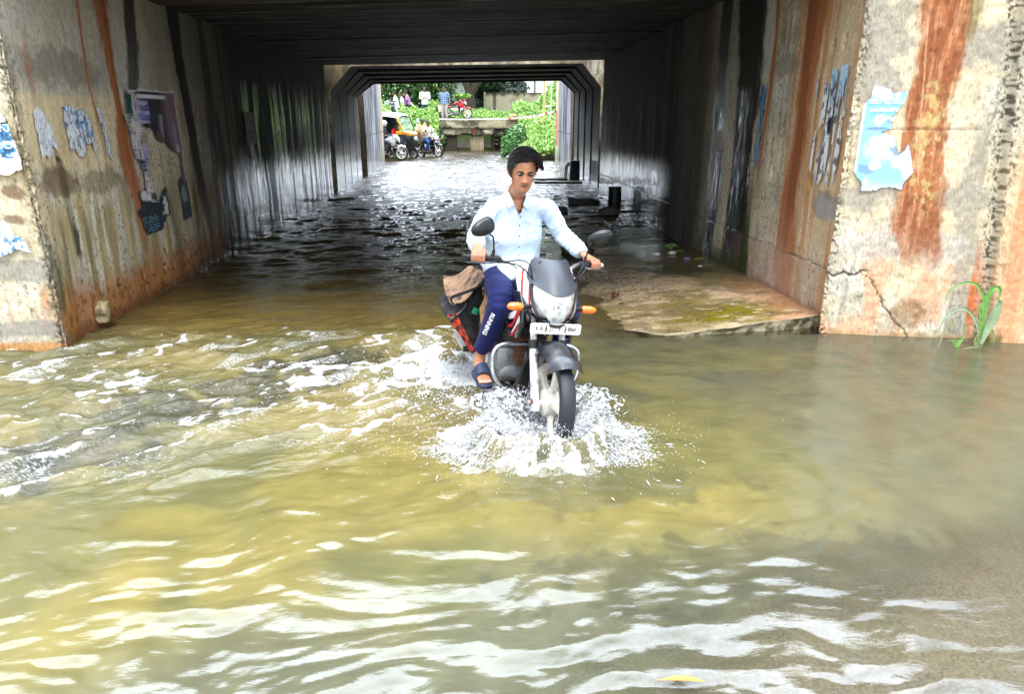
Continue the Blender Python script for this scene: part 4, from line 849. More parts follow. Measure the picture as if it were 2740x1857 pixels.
def make_bike(M4, label, cat, group=None, body_rgb=(20, 21, 24), stripe=(196, 40, 44), white=(226, 226, 228), visor_rgb=(56, 62, 70), rimrgb=(212, 206, 194), fender_rgb=None, fair=True, detail=1, plate='KA 27 Y 8868', guard=True, mirrors=True, name='motorcycle', tankmat=None, forkwhite=True):
    root = empty(name, label=label, cat=cat, group=group, mat=M4)
    RIM = mat('rim paint %d %d' % (rimrgb[0], rimrgb[2]), rimrgb, .35, metal=.1, var=.06, scale=14, dirt=(140, 110, 76), dscale=16, damt=.45)
    BODY = mat('body paint %d %d %d' % tuple(body_rgb), body_rgb, .22, var=.15, coat=.6, scale=10)
    WHT_ = mat('white body paint', white, .3, var=.06, coat=.3, dirt=(150, 146, 140), damt=.3)
    RED_ = mat('stripe paint %d %d' % (stripe[0], stripe[1]), stripe, .3, var=.08, coat=.4)
    FEN = mat('fender plastic %d' % (fender_rgb or (40, 43, 50))[0], fender_rgb or (30, 33, 40), .33, var=.2, scale=12, dirt=(120, 116, 110), dscale=14, damt=.35, coat=.2)
    VIS = mat('visor plastic %d' % visor_rgb[0], visor_rgb, .42, var=.08, scale=6)
    FW = M_STL if not forkwhite else mat('chalky white fork paint', (222, 222, 220), .4, var=.06, scale=20, dirt=(60, 62, 66), dscale=16, damt=.7)
    rake = math.tan(R(26))
    fy = lambda z: (z - .3) * rake * .95
    # ---- front wheel, fork, fender
    ZW = .333; make_wheel(root, (0, 0, ZW), .298, .088, RIM, 5, True, detail)
    for sx in (-1, 1):
        b = MB(); b.tube([(sx * .086, -.012, .30), (sx * .086, fy(.33), .34), (sx * .086, fy(.6), .6)], [.021, .024, .024], 14)
        b.tube([(sx * .086, -.012, .292), (sx * .086, -.012, .33)], .028, 12)
        b.build('fork_leg', FW, root)
        b = MB(); b.tube([(sx * .086, fy(.6), .6), (sx * .086, fy(.645), .645)], .0285, 14); b.build('fork_seal', M_BPM, root)
        b = MB(); b.tube([(sx * .086, fy(.64), .64), (sx * .086, fy(.92), .92)], .0185, 14); b.build('fork_tube', M_CHR if not forkwhite else FW, root)
    b = MB(); b.tube([(-.128, -.0, ZW), (.128, -.0, ZW)], .011, 10); b.build('axle', M_STL, root)
    b = MB(); b.tube([(-.118, 0, ZW), (-.104, 0, ZW)], .021, 6); b.build('axle_nut', M_RST, root)
    # fender: arc with flared skirt
    rings = []
    for i in range(26):
        a = R(22 + i * 5.0); # 0 = forward horizontal(-Y), 90 = up
        Rf = .345 + .004 * math.sin(i); pts = []
        wd = .082 + .014 * math.sin(max(0, min(1, i / 25)) * math.pi); dr = .05 + .03 * math.exp(-((i - 18) / 5.) ** 2)
        for q in range(9):
            u = -1 + q / 4.; rr = Rf - dr * abs(u) ** 2.6
            pts.append((u * wd, -math.cos(a) * rr, ZW + math.sin(a) * rr))
        rings.append(pts)
    rings = rings[6:24]
    b = MB(); b.loft(rings, caps=False, closed=False); b.build('front_fender', FEN, root, solid=.004)
    for sx in (-1, 1):
        b = MB(); b.prism([(fy(.53) - .02, .5), (fy(.53) + .05, .5), (.2, .585), (.11, .655), (.0, .64), (-.02, .6)], 'x', sx * .066 - .004, sx * .066 + .004); b.build('fender_bracket', FEN, root, bevel=.002)
    b = MB(); b.prism([(.24, .54), (.33, .45), (.355, .3), (.34, .18), (.33, .18), (.335, .3), (.31, .44), (.23, .52)], 'x', -.07, .07); b.build('mud_flap', M_BPM, root)
    # ---- triple clamp, handlebar
    b = MB(); b.box((0, fy(.92), .915), (.23, .05, .035)); b.box((0, fy(.74), .73), (.23, .05, .03)); b.tube([(0, .33, .72), (0, .43, .93)], .028, 12); b.build('fork_clamp', M_FRM, root, bevel=.004)
    hb = []
    for sx in (-1, 1):
        hb.append(bez([(sx * .0, .335, .965), (sx * .09, .335, .967), (sx * .15, .37, 1.01), (sx * .22, .43, 1.04), (sx * .30, .48, 1.038), (sx * .435, .545, 1.03)], 5))
    b = MB(); b.tube(list(reversed(hb[0])) + hb[1][1:], .011, 12); b.build('handlebar', M_CHR, root)
    for sx in (-1, 1):
        p = Vector((sx * .30, .48, 1.038)); q = Vector((sx * .415, .535, 1.031))
        b = MB(); b.tube([p, q], .0185, 14); b.tube([p - (q - p) * .05, p], .026, 14); g = b.build('grip', M_BPM, root)
        b = MB(); b.tube([q, q + (q - p) * .16], .0135, 12); b.ball(q + (q - p) * .2, .0155); b.build('bar_end', M_STL if sx > 0 else M_BPM, root)
        b = MB(); b.tube([p - (q - p) * .05, p - (q - p) * .42], [.024, .021], 10); b.box(p - (q - p) * .25 + Vector((0, -.02, .0)), (.05, .05, .034)); b.build('switch_housing', M_BPM, root, bevel=.004)
        b = MB(); b.tube(bez([p + Vector((-sx * .03, -.045, -.008)), p + Vector((sx * .03, -.075, -.012)), q + Vector((0, -.07, -.02)), q + Vector((sx * .02, -.055, -.024))], 4), [.009] * 5 + [.0075] * 8, 8, flat=(.7, 1.2)); b.build('brake_lever' if sx < 0 else 'clutch_lever', M_LEV, root)
        # cables
        if detail:
            for k in range(2):
                b = MB(); b.tube(bez([p + Vector((-sx * .04, -.05, -.01)), (sx * (.2 - .03 * k), .24 - .03 * k, 1.05 + .03 * k), (sx * .12, .2, .98), (sx * .05, .25, .86)], 7), .0042, 6); b.build('cable', M_BPM, root)
        if mirrors:
            s0 = p - (q - p) * .1 + Vector((0, -.01, .012))
            top = Vector((sx * .335, .42, 1.185)) if sx < 0 else Vector((sx * .300, .42, 1.18))
            b = MB(); b.tube([s0, s0 + Vector((0, 0, .04))], .0095, 10)
            b.tube(bez([s0 + Vector((0, 0, .03)), s0 + Vector((sx * .008, -.01, .085)), top - Vector((sx * .02, 0, .012)), top], 6), .0052, 8); m0 = b.build('mirror_stem', M_BPM, root)
            cc = top + Vector((sx * .045, 0, .035)); Mx = Matrix.Rotation(sx * R(24 if sx < 0 else -34), 3, 'Y') @ Matrix.Rotation(sx * R(-16), 3, 'Z')
            b = MB(); pts = []; n = 26; rg = []
            for dep, sc in ((-.030, .25), (-.027, .62), (-.016, .9), (.0, 1.0), (.006, .97)):
                ring = []
                for k in range(n):
                    a = 2 * math.pi * k / n; ex = math.copysign(abs(math.cos(a)) ** .85, math.cos(a)) * .078; ez = math.copysign(abs(math.sin(a)) ** .85, math.sin(a)) * .049 * (1 + .22 * sx * math.cos(a) * -1)
                    ring.append(Mx @ Vector((ex * sc, dep, ez * sc)) + cc)
                rg.append(ring)
            b.loft(rg); mh = b.build('mirror', M_BPL, root, smooth=True)
            b = MB(); b.add([Mx @ Vector((math.cos(2 * math.pi * k / n) * .069, .0075, math.sin(2 * math.pi * k / n) * .041)) + cc for k in range(n)], [tuple(range(n))]); b.build('mirror_glass', mat('mirror glass', (200, 205, 210), .04, metal=1, var=.02), mh)
    # ---- nose fairing: visor, lens, side panels
    if fair:
        def ring(z, y0, w, d, n=17, p=2.2):     # half ring, open at the back
            out = []
            for k in range(n):
                u = -1 + 2 * k / (n - 1); out.append((u * w, y0 + d * abs(u) ** p, z))
            return out
        rg = [ring(.76, .07, .05, .05), ring(.80, .035, .095, .08), ring(.86, .02, .128, .12), ring(.93, .045, .142, .15), ring(.985, .085, .142, .16), ring(1.03, .13, .13, .15), ring(1.075, .19, .112, .11), ring(1.095, .225, .09, .07)]
        b = MB(); b.loft(rg[3:], caps=False, closed=False); 
        # visor: lower edge dips in the middle
        o = b.build('visor', VIS, root, solid=.006); A = verts_np(o); m = A[:, 2] < .94; A[m, 2] += .042 - .044 * (1 - (A[m, 0] / .142) ** 2); A[m, 1] -= .004; set_verts(o, A)
        b = MB(); b.loft([ring(.76, .078, .05, .05), ring(.79, .050, .082, .08), ring(.84, .034, .112, .11), ring(.89, .044, .126, .12), ring(.94, .060, .130, .12), ring(.965, .074, .128, .12)], caps=False, closed=False); b.build('headlight', lens(), root, solid=.006)
        # dark bezel around the lens
        bz = [(-.134, .19, .965), (-.132, .16, .89), (-.110, .115, .82), (-.06, .083, .775), (0, .072, .755), (.06, .083, .775), (.110, .115, .82), (.132, .16, .89), (.134, .19, .965)]
        b = MB(); b.tube([p + Vector((0, -.008, 0)) for p in bez(bz, 4)], .0095, 8); b.build('headlight_bezel', M_BPL, root)
        b = MB(); b.tube([(-.012 + .026 * math.cos(a), .040 + .003 * abs(math.cos(a)), .868 + .026 * math.sin(a)) for a in np.linspace(0, 6.28, 20)], .004, 6); b.tube([(-.012, .05, .868), (-.012, .036, .868)], [.014, .009], 10); b.build('bulb_cap', M_CHR, root)
        for sx in (-1, 1):
            b = MB(); rows = []
            for z, ya, yb, xa, xb in ((.775, .10, .19, .06, .105), (.82, .12, .25, .10, .145), (.87, .155, .30, .113, .165), (.93, .19, .34, .118, .172), (.985, .245, .37, .142, .165), (1.02, .30, .37, .145, .155)):
                rows.append([(sx * (xa + (xb - xa) * t ** .7), ya + (yb - ya) * t, z + .02 * t) for t in np.linspace(0, 1, 7)])
            b.loft(rows, caps=False, closed=False); b.build('side_panel', stripe_mat('white panel with stripes %d' % stripe[0], white, stripe, 4.5, (0, R(35), R(60)), .84), root, solid=.005)
            b = MB(); b.prism([(.12, .76), (.24, .80), (.34, .90), (.37, .98), (.35, .99), (.30, .93), (.22, .83), (.12, .78)], 'x', sx * .14 - .012, sx * .14 + .012); b.build('fairing_stay', M_BPL, root, bevel=.003)
        b = MB(); b.prism([(-.13, .80), (-.075, .765), (-.06, .725), (.06, .725), (.075, .765), (.13, .80), (.10, .78), (.05, .752), (-.05, .752), (-.10, .78)], 'y', .075, .16); b.build('chin_cowl', M_BPL, root, bevel=.004)
        b = MB(); b.box((0, .27, 1.045), (.17, .10, .04), rx=R(-35)); b.build('instrument_cluster', M_BPM, root, bevel=.01)
    else:
        b = MB(); b.ball((0, .12, .86), (.095, .09, .09)); b.build('headlight_shell', BODY, root)
        b = MB(); b.ball((0, .075, .86), (.08, .06, .076)); b.build('headlight', lens(), root)
    # ---- indicators
    for sx in (-1, 1):
        zi = .836
        b = MB(); b.tube([(sx * .10, .17, zi), (sx * .175, .165, zi)], .012, 10); b.tube([(sx * .155, .165, zi), (sx * .180, .165, zi)], .016, 10); st = b.build('indicator_stalk', M_BPM, root)
        b = MB(); rg = []
        for t, h, d in ((0, .019, .02), (.15, .023, .025), (.5, .0245, .027), (.8, .021, .024), (.95, .013, .015), (1, .006, .008)):
            rg.append([(sx * (.178 + t * .088), .158 + math.cos(a) * d, zi + math.sin(a) * h) for a in np.linspace(0, 2 * math.pi, 14, endpoint=False)])
        b.loft(rg); b.build('indicator', amber(), root)
    # ---- number plate
    if plate is not None:
        x0, z0, y0 = -.0, .742, .062
        pl = [(x0 + sx * (.148 - .01), z0 + sz * .027) for sx, sz in ((-1, -1), (1, -1), (1, 1), (-1, 1))]
        oc = []
        for (cx, cz, a0) in ((.138, -.019, -90), (.138, .019, 0), (-.138, .019, 90), (-.138, -.019, 180)):
            for k in range(5): a = R(a0 + k * 22.5); oc.append((cx + .0115 * math.cos(a), z0 + cz + .0115 * math.sin(a)))
        b = MB(); b.prism(oc, 'y', y0, y0 + .004); pm = b.build('number_plate', mat('plate enamel', (236, 236, 232), .45, var=.05, dirt=(160, 120, 90), dscale=30, damt=.4), root)
        if detail:
            MT = Matrix.Translation((x0 + .01, y0 - .0008, z0 - .001)) @ Matrix.Rotation(R(90), 4, 'X')
            INK = mat('plate lettering', (30, 34, 44), .6)
            for body, xx, sz in (('K A', -.098, .034), ('27', -.026, .034), ('Y', .022, .034), ('8868', .094, .030)):
                text_mesh(body, sz, INK, pm, 'plate_character', Matrix.Translation((xx, y0 - .0008, z0 - .001)) @ Matrix.Rotation(R(90), 4, 'X') @ Matrix.Scale(.8, 4, (1, 0, 0)), bold=.0002)
            for xx in (-.058, .056):
                b = MB(); b.tube([(xx, y0 - .004, z0), (xx, y0 + .001, z0)], .006, 8); b.box((xx, y0 - .001, z0), (.006, .002, .042)); b.build('plate_bolt', M_RST, pm)
        b = MB(); b.box((0, y0 + .018, z0 - .0), (.2, .025, .02)); b.build('plate_bracket', M_FRM, root)
    # ---- crash guard
    if guard:
        for sx in (-1, 1):
            b = MB(); b.tube(bez([(0, .33, .565), (sx * .12, .33, .568), (sx * .215, .32, .565), (sx * .262, .31, .53), (sx * .268, .30, .45), (sx * .255, .28, .38), (sx * .20, .28, .315), (sx * .12, .32, .265), (sx * .05, .38, .25)], 6), .0125, 12); b.build('crash_guard', M_CHR, root)
    # ---- tank, seat, frame, engine
    rg = []
    for t, w, zb, zt in ((.30, .09, .80, .90), (.36, .13, .77, .955), (.46, .145, .76, .985), (.58, .135, .765, .965), (.70, .10, .775, .90), (.78, .075, .78, .85)):
        rg.append([(w * math.copysign(abs(math.cos(a)) ** .7, math.cos(a)), t, (zb + zt) / 2 + (zt - zb) / 2 * math.copysign(abs(math.sin(a)) ** .8, math.sin(a))) for a in np.linspace(0, 2 * math.pi, 22, endpoint=False)])
    b = MB(); b.loft(rg); tank = b.build('fuel_tank', tankmat or BODY, root, sub=1)
    for sx in (-1, 1):      # tank shroud with flashes
        b = MB(); b.prism([(.20, .84), (.17, .74), (.22, .64), (.34, .60), (.44, .68), (.50, .80), (.40, .88), (.28, .90)], 'x', sx * .155 - .012, sx * .155 + .012); sh = b.build('tank_shroud', BODY, root, bevel=.008)
        if detail:
            for col_, pg in ((RED_, [(.19, .82), (.205, .80), (.33, .67), (.42, .645), (.40, .665), (.32, .70), (.235, .83)]), (WHT_, [(.24, .82), (.31, .73), (.40, .70), (.44, .72), (.33, .765), (.28, .835)]), (WHT_, [(.20, .74), (.28, .66), (.33, .635), (.27, .70), (.22, .77)]), (RED_, [(.22, .70), (.30, .625), (.35, .612), (.29, .66), (.235, .72)])):
                b = MB(); b.prism(pg, 'x', sx * .168 - .0015, sx * .168 + .0015); b.build('flash_decal', col_, sh)
    b = MB(); rg = []
    for t, w, zb, zt in ((.66, .09, .75, .80), (.80, .12, .74, .80), (1.0, .13, .75, .80), (1.2, .125, .78, .825), (1.38, .10, .80, .85), (1.46, .05, .815, .85)):
        rg.append([(w * math.copysign(abs(math.cos(a)) ** .5, math.cos(a)), t, (zb + zt) / 2 + (zt - zb) / 2 * math.copysign(abs(math.sin(a)) ** .6, math.sin(a))) for a in np.linspace(0, 2 * math.pi, 18, endpoint=False)])
    b.loft(rg); b.build('seat', M_SEAT, root, sub=1)
    b = MB()
    rg = []
    for t, w, zb, zt in ((.86, .10, .60, .74), (1.05, .125, .62, .76), (1.25, .12, .68, .79), (1.45, .08, .74, .82), (1.56, .045, .78, .83)):
        rg.append([(w * math.cos(a), t, (zb + zt) / 2 + (zt - zb) / 2 * math.sin(a)) for a in np.linspace(0, 2 * math.pi, 16, endpoint=False)])
    b.loft(rg); b.build('tail_cowl', BODY, root)
    b = MB(); b.box((0, 1.57, .80), (.10, .04, .05)); b.build('tail_light', mat('red lens', (190, 20, 20), .15, coat=1, var=.1), root, bevel=.01)
    b = MB(); b.tube(bez([(-.11, 1.05, .82), (-.13, 1.3, .86), (-.10, 1.55, .88), (0, 1.6, .885), (.10, 1.55, .88), (.13, 1.3, .86), (.11, 1.05, .82)], 5), .011, 8); b.build('grab_rail', M_STL, root)
    b = MB(); b.tube([(0, .36, .93), (0, .42, .72)], .03, 10); b.tube(bez([(0, .40, .82), (0, .6, .78), (0, .9, .72), (0, 1.2, .74)], 4), .02, 8)
    b.tube(bez([(0, .40, .72), (.0, .42, .52), (0, .46, .32), (0, .52, .26)], 4), .018, 10)
    for sx in (-1, 1): b.tube(bez([(sx * .04, .5, .24), (sx * .1, .8, .28), (sx * .1, .9, .45), (sx * .08, 1.0, .72)], 4), .014, 8); b.tube([(sx * .08, .85, .33), (sx * .085, 1.26, .3)], .018, 8)
    b.build('frame', M_FRM, root)
    b = MB(); b.tube(bez([(.08, .3, .72), (.03, .33, .55), (.02, .34, .42)], 4), .007, 6); b.build('brake_hose', M_BPM, root)
    rg = []
    for x_, r in ((-.17, .055), (-.165, .085), (-.14, .10), (-.08, .105), (.08, .105), (.13, .095), (.16, .07)):
        rg.append([(x_, .62 + math.cos(a) * r * 1.35, .34 + math.sin(a) * r) for a in np.linspace(0, 2 * math.pi, 20, endpoint=False)])
    b = MB(); b.loft(rg); b.box((-.12, .54, .42), (.12, .1, .14)); en = b.build('engine', M_ENG, root, bevel=.006)
    b = MB()
    for k in range(9):
        cc = Vector((0, .50 - k * .004, .42 + k * .022)); b.box(cc, (.17, .17, .006), rx=R(12))
    b.build('cylinder_fins', M_RST, root)
    b = MB(); b.tube([(0, .50, .4), (0, .46, .64)], .05, 12); b.box((0, .45, .64), (.13, .14, .07), rx=R(12)); b.build('cylinder', M_FRM, root, bevel=.008)
    b = MB(); b.box((-.10, .47, .70), (.10, .13, .11)); b.box((.09, .5, .70), (.09, .12, .1)); b.build('air_box', M_BPL, root, bevel=.02)
    b = MB(); b.tube(bez([(-.03, .42, .56), (-.05, .34, .50), (-.06, .34, .38), (-.09, .42, .26), (-.13, .7, .22), (-.15, .95, .25)], 5), .018, 10); b.build('exhaust_pipe', M_FRM, root)
    b = MB(); b.tube(bez([(-.15, .92, .245), (-.175, 1.05, .26), (-.185, 1.35, .28), (-.185, 1.5, .29)], 4), [.02, .03, .04, .045, .048, .05, .05, .05, .05, .05, .05, .046, .04], 14); b.build('silencer', M_STL, root)
    b = MB(); b.tube([(-.29, .60, .262), (.29, .60, .262)], .014, 8); b.build('footpeg_bar', M_BPM, root)
    for sx in (-1, 1):
        b = MB(); pts = []; n = 18
        for k in range(n + 1): t = k / n; pts.append(((sx * (.16 + .12 * t)), .97, .325 + .003 * t))
        b.tube(pts, [.018 + .0035 * (k % 2) for k in range(n + 1)], 10); b.build('pillion_footpeg', M_BPM, root)
        b = MB(); b.prism([(.78, .30), (.84, .27), (1.02, .315), (1.08, .5), (1.02, .52), (.96, .36), (.80, .34)], 'x', sx * .15 - .006, sx * .15 + .006); b.build('footpeg_plate', M_STL, root, bevel=.003)
        b = MB(); p0, p1 = Vector((sx * .13, 1.24, .34)), Vector((sx * .12, 1.08, .68)); b.tube([p0, p1], .016, 8)
        for k in range(10): q = p0.lerp(p1, .25 + k * .06); b.tube([q - (p1 - p0) * .012, q + (p1 - p0) * .012], .031, 12)
        b.build('shock_absorber', M_CHR, root)
    make_wheel(root, (0, 1.25, .3), .305, .095, RIM, 5, False, detail)
    rings = []
    for i in range(14):
        a = R(35 + i * 12); rings.append([(u * .075, 1.25 + -math.cos(a) * (.35 - .03 * u * u), .3 + math.sin(a) * (.37 - .03 * u * u)) for u in np.linspace(-1, 1, 7)])
    b = MB(); b.loft(rings, caps=False, closed=False); b.build('rear_fender', M_BPL, root, solid=.004)
    b = MB(); b.box((.11, 1.0, .33), (.02, .5, .09)); b.build('chain_case', M_BPL, root, bevel=.01)
    if not detail: pass
    return root

def bike_matrix(x, y, head, lean, z):
    return Matrix.Translation((x, y, z)) @ Matrix.Rotation(head, 4, 'Z') @ Matrix.Rotation(lean, 4, 'Y')
BM = bike_matrix(.385, 3.56, R(13), R(7), -.10)
TANKT = mat('tank paint black', (20, 21, 24), .2, coat=.7, var=.1)
bike = make_bike(BM, 'black and white motorcycle nearest the viewer, its front wheel in the splash', 'motorcycle')
# ================================================================== PEOPLE
from mathutils.bvhtree import BVHTree
def skinmat(name, rgb):
    if name in MATS: return MATS[name]
    m, N, L, P = newmat(name); at = N.new('ShaderNodeAttribute'); at.attribute_name = 'Col'
    co = N.new('ShaderNodeTexCoord'); nz = N.new('ShaderNodeTexNoise'); nz.inputs['Scale'].default_value = 40; nz.inputs['Detail'].default_value = 5; L.new(co.outputs['Object'], nz.inputs['Vector'])
    mr = N.new('ShaderNodeMapRange'); mr.inputs['To Min'].default_value = .86; mr.inputs['To Max'].default_value = 1.14; L.new(nz.outputs['Fac'], mr.inputs['Value'])
    v = N.new('ShaderNodeVectorMath'); v.operation = 'SCALE'; L.new(at.outputs['Color'], v.inputs[0]); L.new(mr.outputs['Result'], v.inputs['Scale']); L.new(v.outputs[0], P.inputs['Base Color'])
    P.inputs['Roughness'].default_value = .42; P.inputs['Subsurface Weight'].default_value = .12; P.inputs['Subsurface Radius'].default_value = (.012, .005, .003); P.inputs['Specular IOR Level'].default_value = .45
    return m
M_SKIN = skinmat('skin', None)
def cloth(name, rgb, rough=.85, var=.1, scale=26, pattern=None):
    if name in MATS: return MATS[name]
    m = mat(name, rgb, rough, var=var, scale=scale, bump=.25, spec=.3); P = m.node_tree.nodes['Principled BSDF']; P.inputs['Sheen Weight'].default_value = .05; return m
M_HAIR = mat('black hair', (22, 20, 24), .36, var=.5, scale=60, aniso=(1, 1, 1), spec=.6)
M_BROW = mat('dark brow hair', (30, 22, 18), .8, var=.3)
M_EYE = mat('eye white', (205, 196, 188), .15, var=.05); M_IRIS = mat('dark iris', (22, 14, 10), .1, var=.2, coat=1)

HP = [(-.120, .016, -.074, -.045), (-.108, .033, -.087, -.022), (-.09, .045, -.091, -.002), (-.068, .053, -.092, .03), (-.04, .060, -.091, .06), (-.012, .066, -.089, .083), (.02, .070, -.090, .095), (.05, .0705, -.088, .097), (.078, .064, -.078, .087), (.098, .048, -.056, .065), (.110, .027, -.028, .036), (.114, .008, -.006, .01)]
_hp = np.array(HP)
def head_pt(a, z, grow=0):
    w, f, b = np.interp(z, _hp[:, 0], _hp[:, 1]), np.interp(z, _hp[:, 0], _hp[:, 2]), np.interp(z, _hp[:, 0], _hp[:, 3])
    cy = (f + b) / 2; ry = (b - f) / 2; x = math.sin(a) * (w + grow); y = cy - math.cos(a) * (ry + grow)
    if math.cos(a) > 0: x *= 1 + .06 * math.sin(2 * abs(a)) if abs(a) < math.pi else 1
    return x, y
def g2(x, z, cx, cz, sx, sz): return math.exp(-((x - cx) / sx) ** 2 - ((z - cz) / sz) ** 2)
def add_head(b, M, detail=True):
    zs = np.linspace(-.12, .114, 62 if detail else 14); n = 84 if detail else 18; rings = []
    for z in zs:
        ring = []
        for k in range(n):
            a = 2 * math.pi * k / n - math.pi; x, y = head_pt(a, z)
            if detail and math.cos(a) > .1:
                t = min(1, max(0, (.012 - z) / .05)); d = 0
                if -.050 < z < .022: d += (.003 + .017 * t ** 1.3) * math.exp(-(x / (.0078 + .0035 * t)) ** 2) * (1 if z > -.040 else math.exp(-((z + .040) / .006) ** 2))
                d += .007 * (g2(x, z, .0115, -.040, .006, .006) + g2(x, z, -.0115, -.040, .006, .006))
                d -= .0095 * (g2(x, z, .031, .001, .016, .011) + g2(x, z, -.031, .001, .016, .011))
                d += .0035 * (g2(x, z, .030, .022, .022, .007) + g2(x, z, -.030, .022, .022, .007))
                d += .0050 * g2(x, z, 0, -.063, .020, .005) + .0055 * g2(x, z, 0, -.075, .017, .006) - .0035 * g2(x, z, 0, -.069, .024, .002)
                d += .005 * g2(x, z, 0, -.102, .016, .012) - .002 * g2(x, z, 0, -.086, .02, .005) + .003 * (g2(x, z, .042, -.03, .016, .018) + g2(x, z, -.042, -.03, .016, .018))
                y -= d
            ring.append(M @ Vector((x, y, z)))
        rings.append(ring)
    b.loft(rings)
    for sx in (-1, 1):
        if detail:
            b.tube([M @ Vector(p) for p in bez([(sx * .068, .005, -.03), (sx * .078, .010, -.032), (sx * .086, .024, -.012), (sx * .089, .030, .012), (sx * .083, .020, .026), (sx * .072, .004, .022), (sx * .070, .002, .0)], 3)], .0052, 7)
            b.ball(M @ Vector((sx * .076, .014, -.002)), (.006, .014, .024), 10, 7, M.to_3x3())
        else: b.ball(M @ Vector((sx * .078, .014, 0)), (.008, .018, .03), 8, 5, M.to_3x3())

def paint_body(o, base, Mh=None, extra=None):
    A = verts_np(o); n = len(A); c = np.ones((n, 3)) * lin(base)
    if Mh is not None:
        Mi = np.array(Mh.inverted()); L_ = A @ Mi[:3, :3].T + Mi[:3, 3]
        x, y, z = L_[:, 0], L_[:, 1], L_[:, 2]; fr = (y < -.05) & (z > -.13)
        G = lambda cx, cz, sx, sz: np.exp(-((x - cx) / sx) ** 2 - ((z - cz) / sz) ** 2) * fr
        c = mixc(c, lin((196, 118, 104)), np.clip(G(0, -.076, .017, .0045) * 1.2, 0, 1) * .85)
        c = mixc(c, lin((70, 36, 30)), np.clip(G(0, -.0695, .025, .0030) * 1.5, 0, 1) * .95)
        c = mixc(c, lin((46, 32, 26)), np.clip(G(.012, -.060, .013, .0050) + G(-.012, -.060, .013, .0050), 0, 1) * .85)
        c = mixc(c, lin((100, 64, 46)), np.clip(G(.031, .004, .017, .009) + G(-.031, .004, .017, .009), 0, 1) * .35)
        c = mixc(c, lin((90, 66, 56)), np.clip(G(0, -.104, .02, .012), 0, 1) * .25); c = mixc(c, lin((70, 40, 32)), np.clip(G(.009, -.0475, .005, .003) + G(-.009, -.0475, .005, .003), 0, 1) * .8)
        c = mixc(c, lin((150, 92, 66)), np.clip(np.exp(-((np.abs(x) - .062) / .012) ** 2) * (z < .0), 0, 1) * .4)
        hd = (z > .02); c = mixc(c, lin((40, 30, 26)), np.where(hd & (y > -.03 + (z - .05) * .4), .8, 0))
    if extra is not None: c = extra(A, c)
    me = o.data
    for a in list(me.color_attributes): me.color_attributes.remove(a)
    add_col(me, c)

def add_hand(b, wrist, g0, g1, sx, inner):
    """hand closed on a bar from g0 to g1 (g1 outermost); palm runs from the wrist to the knuckles"""
    g0, g1, wrist = Vector(g0), Vector(g1), Vector(wrist); ax = (g1 - g0).normalized(); mid = (g0 + g1) / 2
    F_ = Vector((0, -1, 0)); F_ = (F_ - ax * F_.dot(ax)).normalized(); U_ = ax.cross(F_) ; U_ = U_ if U_.z > 0 else -U_
    kn = mid + U_ * .031 - F_ * .006
    for t, s in ((0, 1),):
        pts = [wrist, wrist.lerp(kn, .35), wrist.lerp(kn, .7), kn, kn + F_ * .016 - U_ * .004]
        b.tube(pts, [.028, .034, .041, .042, .036], 14, flat=[(1, .75), (1, .55), (1, .42), (1, .40), (1, .36)], up=ax)
    L_ = [.98, 1.06, 1.0, .85]
    for i in range(4):
        t = (i - 1.5) * .0222; p = mid + ax * t * 1; s = L_[i]
        path = [p + U_ * .030 - F_ * .008, p + U_ * .031 + F_ * .014 * s, p + U_ * .014 + F_ * .034 * s, p - U_ * .012 + F_ * .033 * s, p - U_ * .027 + F_ * .012, p - U_ * .026 - F_ * .006]
        b.tube(path, [.0115, .0115, .0105, .010, .0092, .008], 8)
    p = mid - ax * .040
    th = [wrist.lerp(kn, .45) - ax * .022, p + U_ * .006 - F_ * .022, p - ax * .004 - U_ * .014 - F_ * .012, p - U_ * .024 + F_ * .010]
    b.tube(bez(th, 3), [.014, .0135, .013, .0125, .012, .0118, .0115, .0108, .010, .009], 9)

